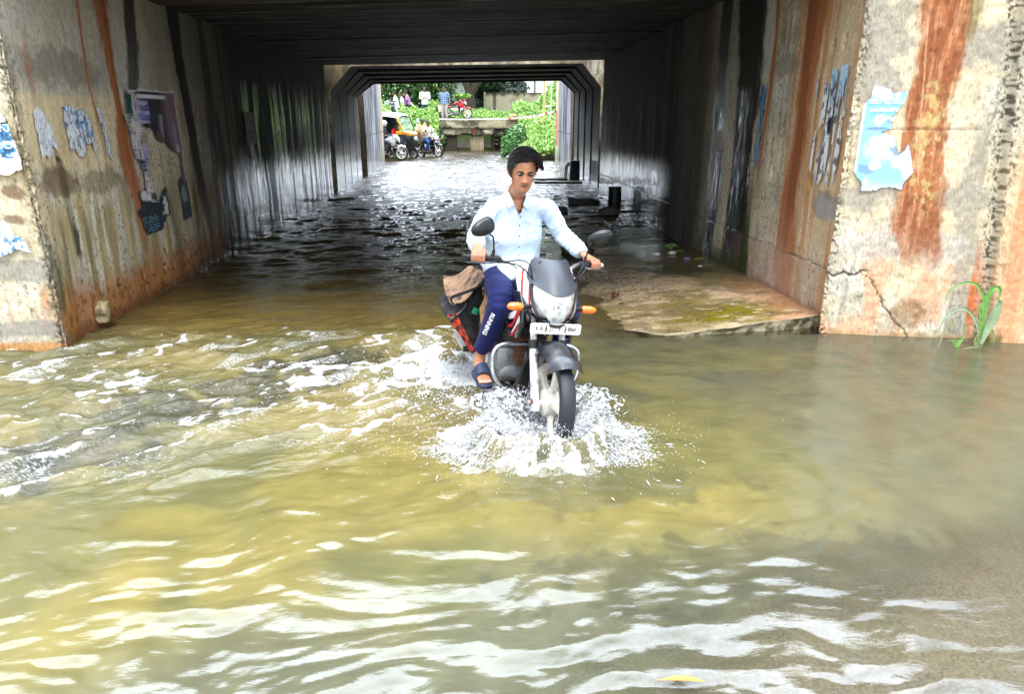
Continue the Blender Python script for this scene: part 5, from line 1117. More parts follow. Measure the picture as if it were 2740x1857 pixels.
def rider_main(BM):
    root = empty('person', label='rider in pale blue long sleeved shirt and navy track trousers on the nearest motorcycle', cat='person', mat=BM)
    Mh = Matrix.Translation((-.106, .668, 1.542)) @ Matrix.Rotation(R(-5), 4, 'Z') @ Matrix.Rotation(R(-3.5), 4, 'Y') @ Matrix.Rotation(R(15), 4, 'X') @ Matrix.Diagonal((1.02, .95, .94, 1))
    pel, wai, che, nek = Vector((-.02, .92, .86)), Vector((-.045, .885, 1.03)), Vector((-.07, .84, 1.20)), Vector((-.095, .79, 1.37))
    SH = {-1: Vector((-.225, .80, 1.315)), 1: Vector((.13, .80, 1.335))}
    EL = {-1: Vector((-.318, .80, 1.115)), 1: Vector((.250, .80, 1.165))}
    WR = {-1: Vector((-.355, .600, 1.085)), 1: Vector((.335, .615, 1.080))}
    HI = {-1: Vector((-.11, .90, .855)), 1: Vector((.08, .90, .85))}
    KN = {-1: Vector((-.215, .45, .80)), 1: Vector((.215, .47, .765))}
    AN = {-1: Vector((-.258, .615, .385)), 1: Vector((.268, .62, .375))}
    b = MB(); add_head(b, Mh)
    b.tube([Mh @ Vector((0, .02, -.03)), Mh @ Vector((0, .015, -.10)), nek + Vector((0, -.01, .03)), nek, nek - Vector((0, -.01, .05))], [.056, .056, .058, .064, .075], 16)
    b.tube([nek + Vector((0, .0, .02)), nek - Vector((0, -.012, .045)), che + Vector((0, .012, 0)), wai, pel], [.05, .082, .118, .105, .115], 20, flat=[(1, 1), (.75, 1.35), (.72, 1.22), (.75, 1.15), (.85, 1.15)], up=(0, 1, 0))
    for s in (-1, 1):
        b.tube([nek + Vector((s * .03, 0, -.03)), SH[s], SH[s].lerp(EL[s], .4), EL[s], EL[s].lerp(WR[s], .4), WR[s]], [.05, .048, .043, .034, .034, .025], 12)
        g0 = Vector((s * .318, .489, 1.037)); g1 = Vector((s * .40, .528, 1.032)); add_hand(b, WR[s], g0, g1, s, 1)
        b.tube([pel, HI[s], HI[s].lerp(KN[s], .45), KN[s], KN[s].lerp(AN[s], .35), AN[s] + Vector((0, 0, .02)), AN[s] - Vector((0, 0, .03))], [.09, .085, .07, .052, .05, .034, .036], 14)
        # foot: heel, instep, ball, toes
        a = AN[s]; hx = a.x
        b.tube([a + Vector((0, .035, -.055)), a + Vector((0, .0, -.045)), a + Vector((s * -.0, -.06, -.055)), a + Vector((0, -.115, -.078)), a + Vector((s * .004, -.155, -.088))], [.026, .037, .036, .036, .030], 14, flat=[(1, 1), (1, .95), (.75, 1.1), (.5, 1.28), (.4, 1.45)])
        for k in range(5):
            q = (k - 2) * .0165 * -s; r = (.0125, .0095, .009, .0085, .008)[k]; ln = (.036, .034, .03, .026, .02)[k]
            b.tube([a + Vector((q, -.145, -.090)), a + Vector((q, -.165, -.088)), a + Vector((q, -.165 - ln * .6, -.094)), a + Vector((q, -.165 - ln, -.099))], [r, r * 1.05, r, r * .8], 8)
    body = b.build('body', M_SKIN, root, remesh=.0036, relax=2)
    def ex(A, c):
        c = mixc(c, lin((186, 120, 92)), sst(-.0, .03, .0 * A[:, 0]) * 0)
        # nails on the toes
        for s in (-1, 1):
            a = AN[s]
            for k in range(5):
                q = (k - 2) * .0165 * -s; ln = (.036, .034, .03, .026, .02)[k]; p = np.array(a + Vector((q, -.165 - ln * .8, -.089)))
                c = mixc(c, lin((226, 190, 176)), np.exp(-(np.linalg.norm(A - p, axis=1) / .009) ** 2) * .9)
        return c
    paint_body(body, (188, 130, 98), Mh, ex)
    for s in (-1, 1):
        e = MB().ball(Mh @ Vector((s * .031, -.0725, .000)), .0096).build('eye', M_EYE, body)
        MB().ball(Mh @ Vector((s * .031 + .002, -.0785, -.0025)), (.0078, .0066, .0078)).build('iris', M_IRIS, e)
        b = MB(); b.tube([Mh @ Vector(p) for p in bez([(s * .014, -.089, .0015), (s * .023, -.0905, .0065), (s * .033, -.089, .0062), (s * .044, -.083, .001)], 4)], .0027, 6); b.build('eyelash', M_BROW, body)
        b = MB(); b.tube([Mh @ Vector(p) for p in bez([(s * .012, -.0945, .016), (s * .024, -.0965, .0225), (s * .037, -.092, .0235), (s * .049, -.082, .016)], 4)], [.0028, .0036, .004, .0044, .0046, .0046, .0044, .004, .0036, .003, .0024, .0016, .001], 7, flat=(1.25, .8)); b.build('eyebrow', M_BROW, body)
    # hair: a cap of overlapping locks swept across from his right to his left
    b = MB(); rr = np.random.RandomState(3)
    zs = np.linspace(.0, .114, 18); rings = []
    def hl(a): # hairline height for angle a (0 = face)
        aa = abs(a); return np.interp(aa, [0, .5, .95, 1.25, 1.5, 1.75, 2.0, 2.6, math.pi], [.083, .082, .066, .036, .002, -.004, -.03, -.05, -.06]) + .010 * math.sin(max(-1.2, min(1.2, a)))
    n = 60
    for j in range(16):
        ring = []
        for k in range(n):
            a = 2 * math.pi * k / n - math.pi; z0 = hl(a); z = z0 + (.1135 - z0) * (j / 15.) ** .85
            g = -.002 + .017 * min(1, j / 4.) ; x, y = head_pt(a, z, g); zz = z + (.010 + .012 * max(0, math.cos(a))) * (j / 15.)
            x += .010 * (j / 15.); ring.append(Mh @ Vector((x, y, zz)))
        rings.append(ring)
    b.loft(rings, caps=False); b.add(rings[-1], [tuple(range(n))])
    def skull(u, v):   # u: -1..1 across (x), v: front(-1) .. back(1)
        x = u * .074; y = v * .095; q = 1 - (abs(u) ** 2.3 + abs(v) ** 2.3); z = .03 + .088 * max(0, q) ** .5; return Vector((x, y, z))
    for i in range(900):
        u0, v0 = rr.uniform(-1, .70), rr.uniform(-.66, .95)
        if abs(u0) ** 2.3 + abs(v0) ** 2.3 > 1.02: continue
        top = max(0, 1 - (abs(u0) ** 2 + abs(v0) ** 2)); p = skull(u0, v0); pts = []
        ln = rr.uniform(.5, .85); dv = -.35 * (1 if v0 < .3 else -.6) + rr.uniform(-.15, .15)
        for q in range(6):
            t = q / 5.; uu = min(.97, u0 + ln * t * .7); vv = max(-.80, v0 + dv * t * .6)
            s_ = skull(max(-.99, min(.99, uu)), max(-.99, min(.99, vv))); lift = (.010 + .012 * top) * math.sin(math.pi * min(1, t * .75 + .12)) + .009 + .006 * rr.rand() + .010 * (vv < -.3)
            nrm = Vector((s_.x * 1.1, s_.y * .8, max(.02, s_.z))).normalized(); pts.append(Mh @ (s_ + nrm * lift + Vector((.006 * t, 0, 0))))
        r = rr.uniform(.0028, .0052); b.tube(pts, [r * .8, r * 1.1, r * 1.1, r, r * .7, r * .15], 5, flat=(.45, 1.2))
    for i in range(300):
        a = rr.uniform(-1.25, 1.05); z0 = hl(a) + rr.uniform(-.004, .012); pts = []
        for q in range(5):
            t = q / 4.; aa = a + (.10 + .34 * t) * (1 if a < .6 else .3) * t; x, y = head_pt(aa, min(.108, z0 + .030 * t), .002 + .022 * math.sin(t * 2.0)); pts.append(Mh @ Vector((x, y, z0 + .055 * t ** .8 + .004 * math.sin(i))))
        b.tube(pts, [.0012, .0034, .0038, .003, .001], 5, flat=(.5, 1.2))
    for i in range(260):   # sides and back
        s = rr.choice([-1, 1]); a = s * rr.uniform(.95, math.pi); z0 = rr.uniform(max(hl(a), -.06) + .02, .085); pts = []
        for q in range(4):
            z = max(hl(a) - .004, z0 - q * .014); aa = a - s * q * .05; x, y = head_pt(aa, z, .016 + .005 * rr.rand() - .003 * q); pts.append(Mh @ Vector((x, y, z)))
        if (pts[0] - pts[-1]).length > .01:
            try: b.tube([pts[0]] + [p for k_, p in enumerate(pts[1:]) if (p - pts[k_]).length > .002], [.0055] * (1 + sum((p - pts[k_]).length > .002 for k_, p in enumerate(pts[1:]))), 5, flat=(.5, 1.1))
            except Exception: pass
    b.build('hair', M_HAIR, root)
    # ---- shirt
    SHM = cloth('pale blue shirt cotton', (206, 222, 238), .85, .04)
    b = MB()
    b.tube([nek + Vector((0, .0, .012)), nek - Vector((0, -.005, .022)), che + Vector((0, 0, .04)), che - Vector((0, 0, .06)), wai, wai - Vector((0, .0, .08)), pel - Vector((0, .03, -.03)), pel - Vector((-.01, .10, -.0))], [.058, .112, .150, .158, .162, .166, .168, .170], 26,
           flat=[(1, 1.1), (.7, 1.42), (.74, 1.22), (.76, 1.17), (.76, 1.12), (.80, 1.1), (.90, 1.12), (.80, 1.06)], up=(0, 1, 0))
    for s in (-1, 1):
        b.tube([nek + Vector((s * .03, 0, -.035)), SH[s] + Vector((-s * .008, 0, -.008)), SH[s].lerp(EL[s], .5) + Vector((s * .002, 0, 0)), EL[s], EL[s].lerp(WR[s], .45), EL[s].lerp(WR[s], .8), EL[s].lerp(WR[s], .97)], [.056, .060, .057, .053, .050, .046, .041], 16)
    b.tube([Vector((-.02, .80, .95)), Vector((-.03, .66, .935)), Vector((-.035, .58, .90)), Vector((-.035, .55, .87))], [.13, .125, .10, .06], 16, flat=[(.6, 1.1), (.45, 1.1), (.3, 1), (.2, .9)], up=(0, 0, 1))
    sh = b.build('shirt', SHM, root, remesh=.007, relax=5)
    A = verts_np(sh).astype(float); me = sh.data; nn = np.empty(len(A) * 3, dtype=np.float32); me.vertices.foreach_get('normal', nn); nn = nn.reshape(-1, 3)
    def creases(A):
        w = (1 - np.abs(2 * fbm(A[:, 0] * 9 + A[:, 1] * 6, A[:, 2] * 7 + A[:, 0] * 5, 4, 501) - 1)) ** 2.2 * .010
        w += (1 - np.abs(2 * fbm(A[:, 0] * 16 - A[:, 2] * 9, A[:, 2] * 12 + A[:, 1] * 9, 3, 505) - 1)) ** 3 * .006
        for s in (-1, 1):   # bunching round elbow and cuff
            for P_, f in ((EL[s], 150), (WR[s].lerp(EL[s], .25), 190)):
                d = np.linalg.norm(A - np.array(P_), axis=1); ax = np.array((WR[s] - EL[s]).normalized()); w += np.exp(-(d / .08) ** 2) * np.sin((A @ ax) * f + 5 * fbm(A[:, 0] * 20, A[:, 2] * 20, 2, 507)) * .0035
        return w
    A += nn * (creases(A) - .004)[:, None]
    # neckline opening
    set_verts(sh, A)
    vb = np.array((-.078, 1.275)); up_ = 1.44
    bm = bmesh.new(); bm.from_mesh(me); kill = []
    for f in bm.faces:
        c = f.calc_center_median(); t = (c.z - vb[1]) / (1.40 - vb[1])
        if t > 0 and c.y < nek.y - .035 + (c.z > 1.375) * .2:
            cx = vb[0] + (-.098 - vb[0]) * t
            if abs(c.x - cx) < .054 * min(1.0, t) + .004 and (c.z < 1.42): kill.append(f)
        elif c.z > 1.372 and (c - Vector((nek.x, nek.y + .005, c.z))).length < .062: kill.append(f)
    bmesh.ops.delete(bm, geom=list(set(kill)), context='FACES'); bm.to_mesh(me); bm.free()
    tree = BVHTree.FromObject(sh, bpy.context.evaluated_depsgraph_get())
    def front(x, z, off=.003):
        h = tree.ray_cast(Vector((x, .2, z)), Vector((0, 1, 0))); return (h[0] + h[1] * off) if h[0] is not None else None
    # collar leaves
    for s in (-1, 1):
        outer, inner = [], []
        rows = [((-.098 + s * .066, .83, 1.395), (-.098 + s * .060, .83, 1.425)), ((-.098 + s * .070, .775, 1.385), (-.098 + s * .060, .78, 1.418)), ((-.098 + s * .068, .73, 1.362), (-.098 + s * .054, .735, 1.402)), ((-.095 + s * .072, .708, 1.328), (-.097 + s * .038, .712, 1.368)), ((-.094 + s * .062, .700, 1.306), (-.094 + s * .022, .705, 1.338))]
        P = [[Vector(a).lerp(Vector(c_), t) + Vector((s * .006 * math.sin(math.pi * t), -.006 * math.sin(math.pi * t), 0)) for t in (0, .33, .66, 1)] for a, c_ in rows]
        b = MB(); b.loft(P, caps=False, closed=False); b.build('collar', SHM, sh, solid=.003, sub=1)
    # placket, pockets, buttons
    pk = []
    for t in np.linspace(0, 1, 16):
        z = 1.285 - t * .36; x = -.078 + t * .045; r_ = []
        for u in (-.014, -.005, .005, .014):
            p = front(x + u, z, .0035); 
            if p is not None: r_.append(p)
        if len(r_) == 4: pk.append(r_)
    if len(pk) > 2: b = MB(); b.loft(pk, caps=False, closed=False); b.build('placket', SHM, sh, solid=.0015)
    BT = mat('shirt button', (90, 96, 110), .3)
    for t in (.05, .2, .38, .56, .74, .9):
        p = front(-.078 + t * .045, 1.285 - t * .36, .006)
        if p is not None: b = MB(); b.tube([p, p + Vector((0, -.002, 0))], .0052, 10); b.build('button', BT, sh)
    for s, cx, cz in ((-1, -.140, 1.185), (1, .030, 1.195)):
        for nm, w, h, z0 in (('chest_pocket', .043, .085, cz - .055), ('pocket_flap', .046, .026, cz)):
            rows = []
            for v in np.linspace(-1, 1, 7):
                r_ = []
                for u in np.linspace(-1, 1, 7):
                    zz = z0 + v * h / 2 - (.008 * (1 - abs(u)) if v < 0 else 0); p = front(cx + u * w, zz, .0032 if nm == 'chest_pocket' else .0055); r_.append(p)
                rows.append(r_)
            if all(p is not None for r_ in rows for p in r_): b = MB(); b.loft(rows, caps=False, closed=False); b.build(nm, SHM, sh, solid=.0014)
    # ---- trousers
    TR = cloth('navy track fabric', (12, 24, 82), .7, .12, 14)
    b = MB(); b.tube([pel + Vector((0, .0, .06)), pel, pel - Vector((0, .02, .06))], [.12, .135, .11], 18, flat=(1, 1.2), up=(0, 1, 0))
    for s in (-1, 1):
        b.tube(bez([HI[s] + Vector((s * -.01, .02, 0)), HI[s].lerp(KN[s], .5) + Vector((0, 0, .004)), KN[s] + Vector((0, -.004, .008)), KN[s].lerp(AN[s], .3) + Vector((0, -.012, 0)), KN[s].lerp(AN[s], .65), AN[s] + Vector((0, 0, .055))], 3), [.11, .106, .10, .094, .086, .080, .076, .073, .071, .067, .063, .059, .056, .053, .050, .048], 18)
    tr = b.build('trousers', TR, root, remesh=.007, relax=4)
    A = verts_np(tr).astype(float); me = tr.data; nn = np.empty(len(A) * 3, dtype=np.float32); me.vertices.foreach_get('normal', nn); nn = nn.reshape(-1, 3)
    w = (1 - np.abs(2 * fbm(A[:, 0] * 8, A[:, 2] * 9 + A[:, 1] * 9, 4, 521) - 1)) ** 2.5 * .006
    for s in (-1, 1):
        d = np.linalg.norm(A - np.array(KN[s]), axis=1); w += np.exp(-(d / .11) ** 2) * np.sin((A[:, 1] * 1 + A[:, 2]) * 120 + A[:, 0] * 20) * .002
        d = np.linalg.norm(A - np.array(AN[s] + Vector((0, 0, .07))), axis=1); w += np.exp(-(d / .07) ** 2) * np.sin(A[:, 2] * 210 + A[:, 0] * 40) * .003
    set_verts(tr, A + nn * w[:, None])
    tt = BVHTree.FromObject(tr, bpy.context.evaluated_depsgraph_get())
    cu_ = text_mesh('RUNNING', .034, mat('white leg print', (236, 238, 240), .6), tr, 'leg_print', Matrix.Identity(4), extrude=0, shear=.25, bold=.0012)
    V = verts_np(cu_); out = []
    d0 = Vector((-.298, 0, .70)); ydir = Vector((.06, 0, 1)).normalized()
    for v in V:
        p = Vector((-.276, 0, .655)) + Vector((-.10, 0, -1)).normalized() * float(v[0]) * 1.0 + Vector((1, 0, -.1)).normalized() * float(v[1]) * .75
        h = tt.ray_cast(Vector((p.x, -.2, p.z)), Vector((0, 1, 0))); out.append((h[0] + h[1] * .002) if h[0] is not None and h[0].y < .75 else p + Vector((0, .55, 0)))
    set_verts(cu_, np.array([tuple(q) for q in out]))
    # ---- slides
    SL = mat('ribbed blue rubber', (44, 56, 84), .5, var=.15, scale=30, bump=.2)
    for s in (-1, 1):
        a = AN[s]; sl = None
        outl = [(-.030, .05), (-.036, .0), (-.034, -.06), (-.044, -.13), (-.046, -.175), (-.036, -.21), (0, -.224), (.036, -.21), (.046, -.175), (.044, -.13), (.034, -.06), (.036, .0), (.030, .05), (0, .066)]
        b = MB(); rg = []
        for z, k in ((-.133, .92), (-.128, 1.0), (-.108, 1.04), (-.103, 1.0)): rg.append([(a.x + x * k, a.y + y * (k * .5 + .5), a.z + z) for x, y in outl])
        b.loft(rg); sl = b.build('slide_sandal', SL, root, bevel=0)
        rows = []
        for j, y in enumerate(np.linspace(-.062, -.142, 15)):
            r_ = []; hh = np.interp(y, [-.142, -.062], [.058, .094])
            for q in range(13):
                an = math.pi * q / 12; bump_ = .0018 * math.cos(q * math.pi * 1.0) ; r_.append((a.x + math.cos(an) * (.052 + bump_), a.y + y, a.z - .106 + math.sin(an) ** .8 * (hh + .0025 * (q % 2))))
            rows.append(r_)
        b = MB(); b.loft(rows, caps=False, closed=False); b.build('strap', SL, sl, solid=.006)
    return root
rider_main(BM)

# ---- bystanders, built with the same skeleton at a coarser size
def figure(M4, label, pose, shirt, trousers, skin=(120, 78, 56), hair=(20, 18, 18), group=None, cat='person', moust=False, helmet=None, shirtmat=None, scale=1.0, cap=None):
    root = empty('person', label=label, cat=cat, group=group, mat=M4)
    P = {k: Vector(v) for k, v in pose.items()}; vx = .014
    Mh = Matrix.Translation(P['head']) @ Matrix.Rotation(pose.get('yaw', (0, 0, 0))[2], 4, 'Z') @ Matrix.Rotation(R(8), 4, 'X')
    b = MB(); add_head(b, Mh, False)
    b.tube([P['head'] - Vector((0, -.02, .05)), P['neck'], P['neck'] - Vector((0, 0, .05))], [.048, .052, .07], 10)
    b.tube([P['neck'], P['chest'], P['waist'], P['pelvis']], [.07, .14, .13, .13], 14, flat=[(1, 1), (.72, 1.25), (.8, 1.1), (.85, 1.15)], up=(0, 1, 0))
    for s in ('L', 'R'):
        b.tube([P['neck'].lerp(P['sh' + s], .5), P['sh' + s], P['el' + s], P['wr' + s], P['wr' + s] + (P['wr' + s] - P['el' + s]).normalized() * .05, P['wr' + s] + (P['wr' + s] - P['el' + s]).normalized() * .11], [.05, .05, .038, .027, .034, .02], 10)
        for k in range(3):
            d = (P['wr' + s] - P['el' + s]).normalized(); b.tube([P['wr' + s] + d * .08 + Vector(((k - 1) * .018, 0, 0)), P['wr' + s] + d * .13 + Vector(((k - 1) * .02, 0, -.01))], .012, 6)
        b.tube([P['pelvis'], P['hi' + s], P['kn' + s], P['an' + s]], [.09, .085, .055, .038], 10)
        b.tube([P['an' + s] + Vector((0, .03, -.05)), P['an' + s] + Vector((0, -.08, -.05)), P['an' + s] + Vector((0, -.15, -.06))], [.035, .04, .03], 8)
    bd = b.build('body', M_SKIN, root, remesh=vx, relax=2); paint_body(bd, skin)
    if helmet:
        b = MB(); b.ball(P['head'] + Vector((0, .0, .03)), (.125, .14, .13), 18, 12); h = b.build('helmet', mat('helmet shell %d' % helmet[0], helmet, .2, coat=.6), root)
        b = MB(); b.ball(P['head'] + Vector((0, -.035, .015)), (.105, .11, .055), 16, 8); b.build('visor', M_BPL, h)
    elif cap:
        b = MB(); b.ball(P['head'] + Vector((0, .01, .055)), (.088, .108, .075), 14, 8); b.build('cap', cloth('grey cap cloth', cap), root)
    else:
        b = MB(); b.ball(Mh @ Vector((0, .018, .045)), (.084, .098, .085), 16, 10); rr_ = np.random.RandomState(int(abs(P['head'].x) * 999) % 100)
        for k in range(40):
            a_, e_ = rr_.uniform(0, 6.28), rr_.uniform(.2, 1.4); b.ball(Mh @ Vector((math.cos(a_) * math.sin(e_) * .08, .02 + math.sin(a_) * math.sin(e_) * .092, .045 + math.cos(e_) * .082)), .014, 6, 4)
        o = b.build('hair', mat('hair %d' % hair[0], hair, .5), root)
        A = verts_np(o); fm = np.array(Mh.inverted()); L_ = A @ fm[:3, :3].T + fm[:3, 3]; m = (L_[:, 1] < -.04) & (L_[:, 2] < .07); A[m] += (np.array(Mh)[:3, :3] @ np.array([0, .05, .03])); set_verts(o, A)
    if moust: b = MB(); b.tube([Mh @ Vector((-.03, -.092, -.06)), Mh @ Vector((0, -.102, -.053)), Mh @ Vector((.03, -.092, -.06))], .008, 6); b.build('moustache', M_BROW, bd)
    SM = shirtmat or cloth('cloth %d %d %d' % tuple(shirt), shirt)
    b = MB(); b.tube([P['neck'] - Vector((0, 0, .0)), P['neck'] - Vector((0, 0, .05)), P['chest'], P['waist'], P['pelvis'] - Vector((0, 0, pose.get('hem', (0, 0, .02))[2]))], [.06, .11, .165, .165, .172], 18, flat=[(1, 1), (.75, 1.4), (.75, 1.2), (.8, 1.1), (.85, 1.1)], up=(0, 1, 0))
    for s in ('L', 'R'):
        e = P['el' + s] if not pose.get('long') else P['wr' + s].lerp(P['el' + s], .12); pts = [P['neck'].lerp(P['sh' + s], .4), P['sh' + s], P['el' + s].lerp(P['sh' + s], .15)] + ([P['el' + s], e] if pose.get('long') else [])
        b.tube(pts, [.06, .07, .06] + ([.052, .045] if pose.get('long') else []), 12)
    sh = b.build('shirt', SM, root, remesh=vx, relax=3)
    A = verts_np(sh).astype(float); nn = np.empty(len(A) * 3, dtype=np.float32); sh.data.vertices.foreach_get('normal', nn); A += nn.reshape(-1, 3) * ((1 - np.abs(2 * fbm(A[:, 0] * 8 + A[:, 1] * 5, A[:, 2] * 7, 3, 541) - 1)) ** 2 * .018 - .006)[:, None]; set_verts(sh, A)
    TM = cloth('cloth %d %d %d' % tuple(trousers), trousers)
    b = MB(); b.tube([P['pelvis'] + Vector((0, 0, .06)), P['pelvis'] - Vector((0, 0, .05))], .14, 14, flat=(.9, 1.1), up=(0, 1, 0))
    for s in ('L', 'R'): b.tube([P['hi' + s], P['hi' + s].lerp(P['kn' + s], .5), P['kn' + s], P['kn' + s].lerp(P['an' + s], .5), P['an' + s] + Vector((0, 0, .02))], [.10, .092, .078, .068, .06], 12)
    b.build('trousers', TM, root, remesh=vx, relax=2)
    for s in ('L', 'R'):
        a = P['an' + s]; b = MB(); b.tube([a + Vector((0, .05, -.07)), a + Vector((0, -.06, -.07)), a + Vector((0, -.16, -.08))], [.036, .042, .034], 10, flat=(.7, 1.1)); b.build('shoe', mat('dark shoe leather', (50, 42, 38), .6), root)
    return root
def stand(head=1.60, arms='front', w=.20):
    d = dict(head=(0, -.03, head), neck=(0, .0, head - .15), chest=(0, 0, head - .32), waist=(0, 0, head - .55), pelvis=(0, 0, head - .70), hiL=(-.09, 0, head - .76), hiR=(.09, 0, head - .76), knL=(-.10, -.02, .50), knR=(.10, -.02, .50), anL=(-.11, .02, .09), anR=(.12, .02, .09), shL=(-w, 0, head - .22), shR=(w, 0, head - .22))
    if arms == 'front': d.update(elL=(-.26, -.02, head - .50), elR=(.26, -.02, head - .50), wrL=(-.08, -.20, head - .46), wrR=(.08, -.20, head - .47))
    elif arms == 'back': d.update(elL=(-.25, .10, head - .48), elR=(.25, .10, head - .48), wrL=(-.08, .20, head - .66), wrR=(.08, .20, head - .68))
    return d
def ride(x=0, y=.80, head=1.50, lean=.0, feet=.3, pill=False, one=None):
    d = dict(head=(x, y - .06, head), neck=(x, y, head - .15), chest=(x, y + .02, head - .32), waist=(x, y + .05, head - .52), pelvis=(x, y + .08, head - .66), hiL=(x - .10, y + .05, head - .68), hiR=(x + .10, y + .05, head - .68), knL=(x - .24, y - .36, .72), knR=(x + .24, y - .36, .72), anL=(x - .25, y - .22, .34), anR=(x + .25, y - .22, .34), shL=(x - .19, y, head - .21), shR=(x + .19, y, head - .21))
    if pill: d.update(elL=(x - .25, y - .05, head - .46), elR=(x + .25, y - .05, head - .46), wrL=(x - .16, y - .25, head - .60), wrR=(x + .16, y - .25, head - .60))
    else: d.update(elL=(x - .30, y - .05, head - .42), elR=(x + .30, y - .05, head - .42), wrL=(x - .35, y - .23, 1.06), wrR=(x + .35, y - .23, 1.06))
    return d
# ================================================================== SADDLEBAG, SPLASH, POSTERS, DEBRIS
def patmat(name, a, b_, scale, dark=(40, 30, 30)):
    if name in MATS: return MATS[name]
    m, N, L, P = newmat(name); co = N.new('ShaderNodeTexCoord'); ck = N.new('ShaderNodeTexChecker'); ck.inputs['Scale'].default_value = scale
    mp = N.new('ShaderNodeMapping'); mp.inputs['Rotation'].default_value = (0, R(45), 0); L.new(co.outputs['Object'], mp.inputs['Vector']); L.new(mp.outputs['Vector'], ck.inputs['Vector'])
    ck.inputs['Color1'].default_value = (*lin(a), 1); ck.inputs['Color2'].default_value = (*lin(b_), 1)
    v = N.new('ShaderNodeTexVoronoi'); v.inputs['Scale'].default_value = scale * 1.1; L.new(mp.outputs['Vector'], v.inputs['Vector'])
    r = N.new('ShaderNodeValToRGB'); r.color_ramp.interpolation = 'CONSTANT'; r.color_ramp.elements[0].color = (0, 0, 0, 1); r.color_ramp.elements[0].position = 0; r.color_ramp.elements[1].position = .22; r.color_ramp.elements[1].color = (1, 1, 1, 1)
    e = r.color_ramp.elements.new(.30); e.color = (0, 0, 0, 1); L.new(v.outputs['Distance'], r.inputs['Fac'])
    mx_ = N.new('ShaderNodeMix'); mx_.data_type = 'RGBA'; L.new(r.outputs['Color'], mx_.inputs['Factor']); L.new(ck.outputs['Color'], mx_.inputs['A']); mx_.inputs['B'].default_value = (*lin(dark), 1)
    n = N.new('ShaderNodeTexNoise'); n.inputs['Scale'].default_value = 14; L.new(co.outputs['Object'], n.inputs['Vector'])
    mm = N.new('ShaderNodeMix'); mm.data_type = 'RGBA'; mm.blend_type = 'MULTIPLY'; mm.inputs['Factor'].default_value = .5; L.new(mx_.outputs['Result'], mm.inputs['A']); L.new(n.outputs['Color'], mm.inputs['B'])
    L.new(mx_.outputs['Result'], P.inputs['Base Color']); P.inputs['Roughness'].default_value = .8; return m
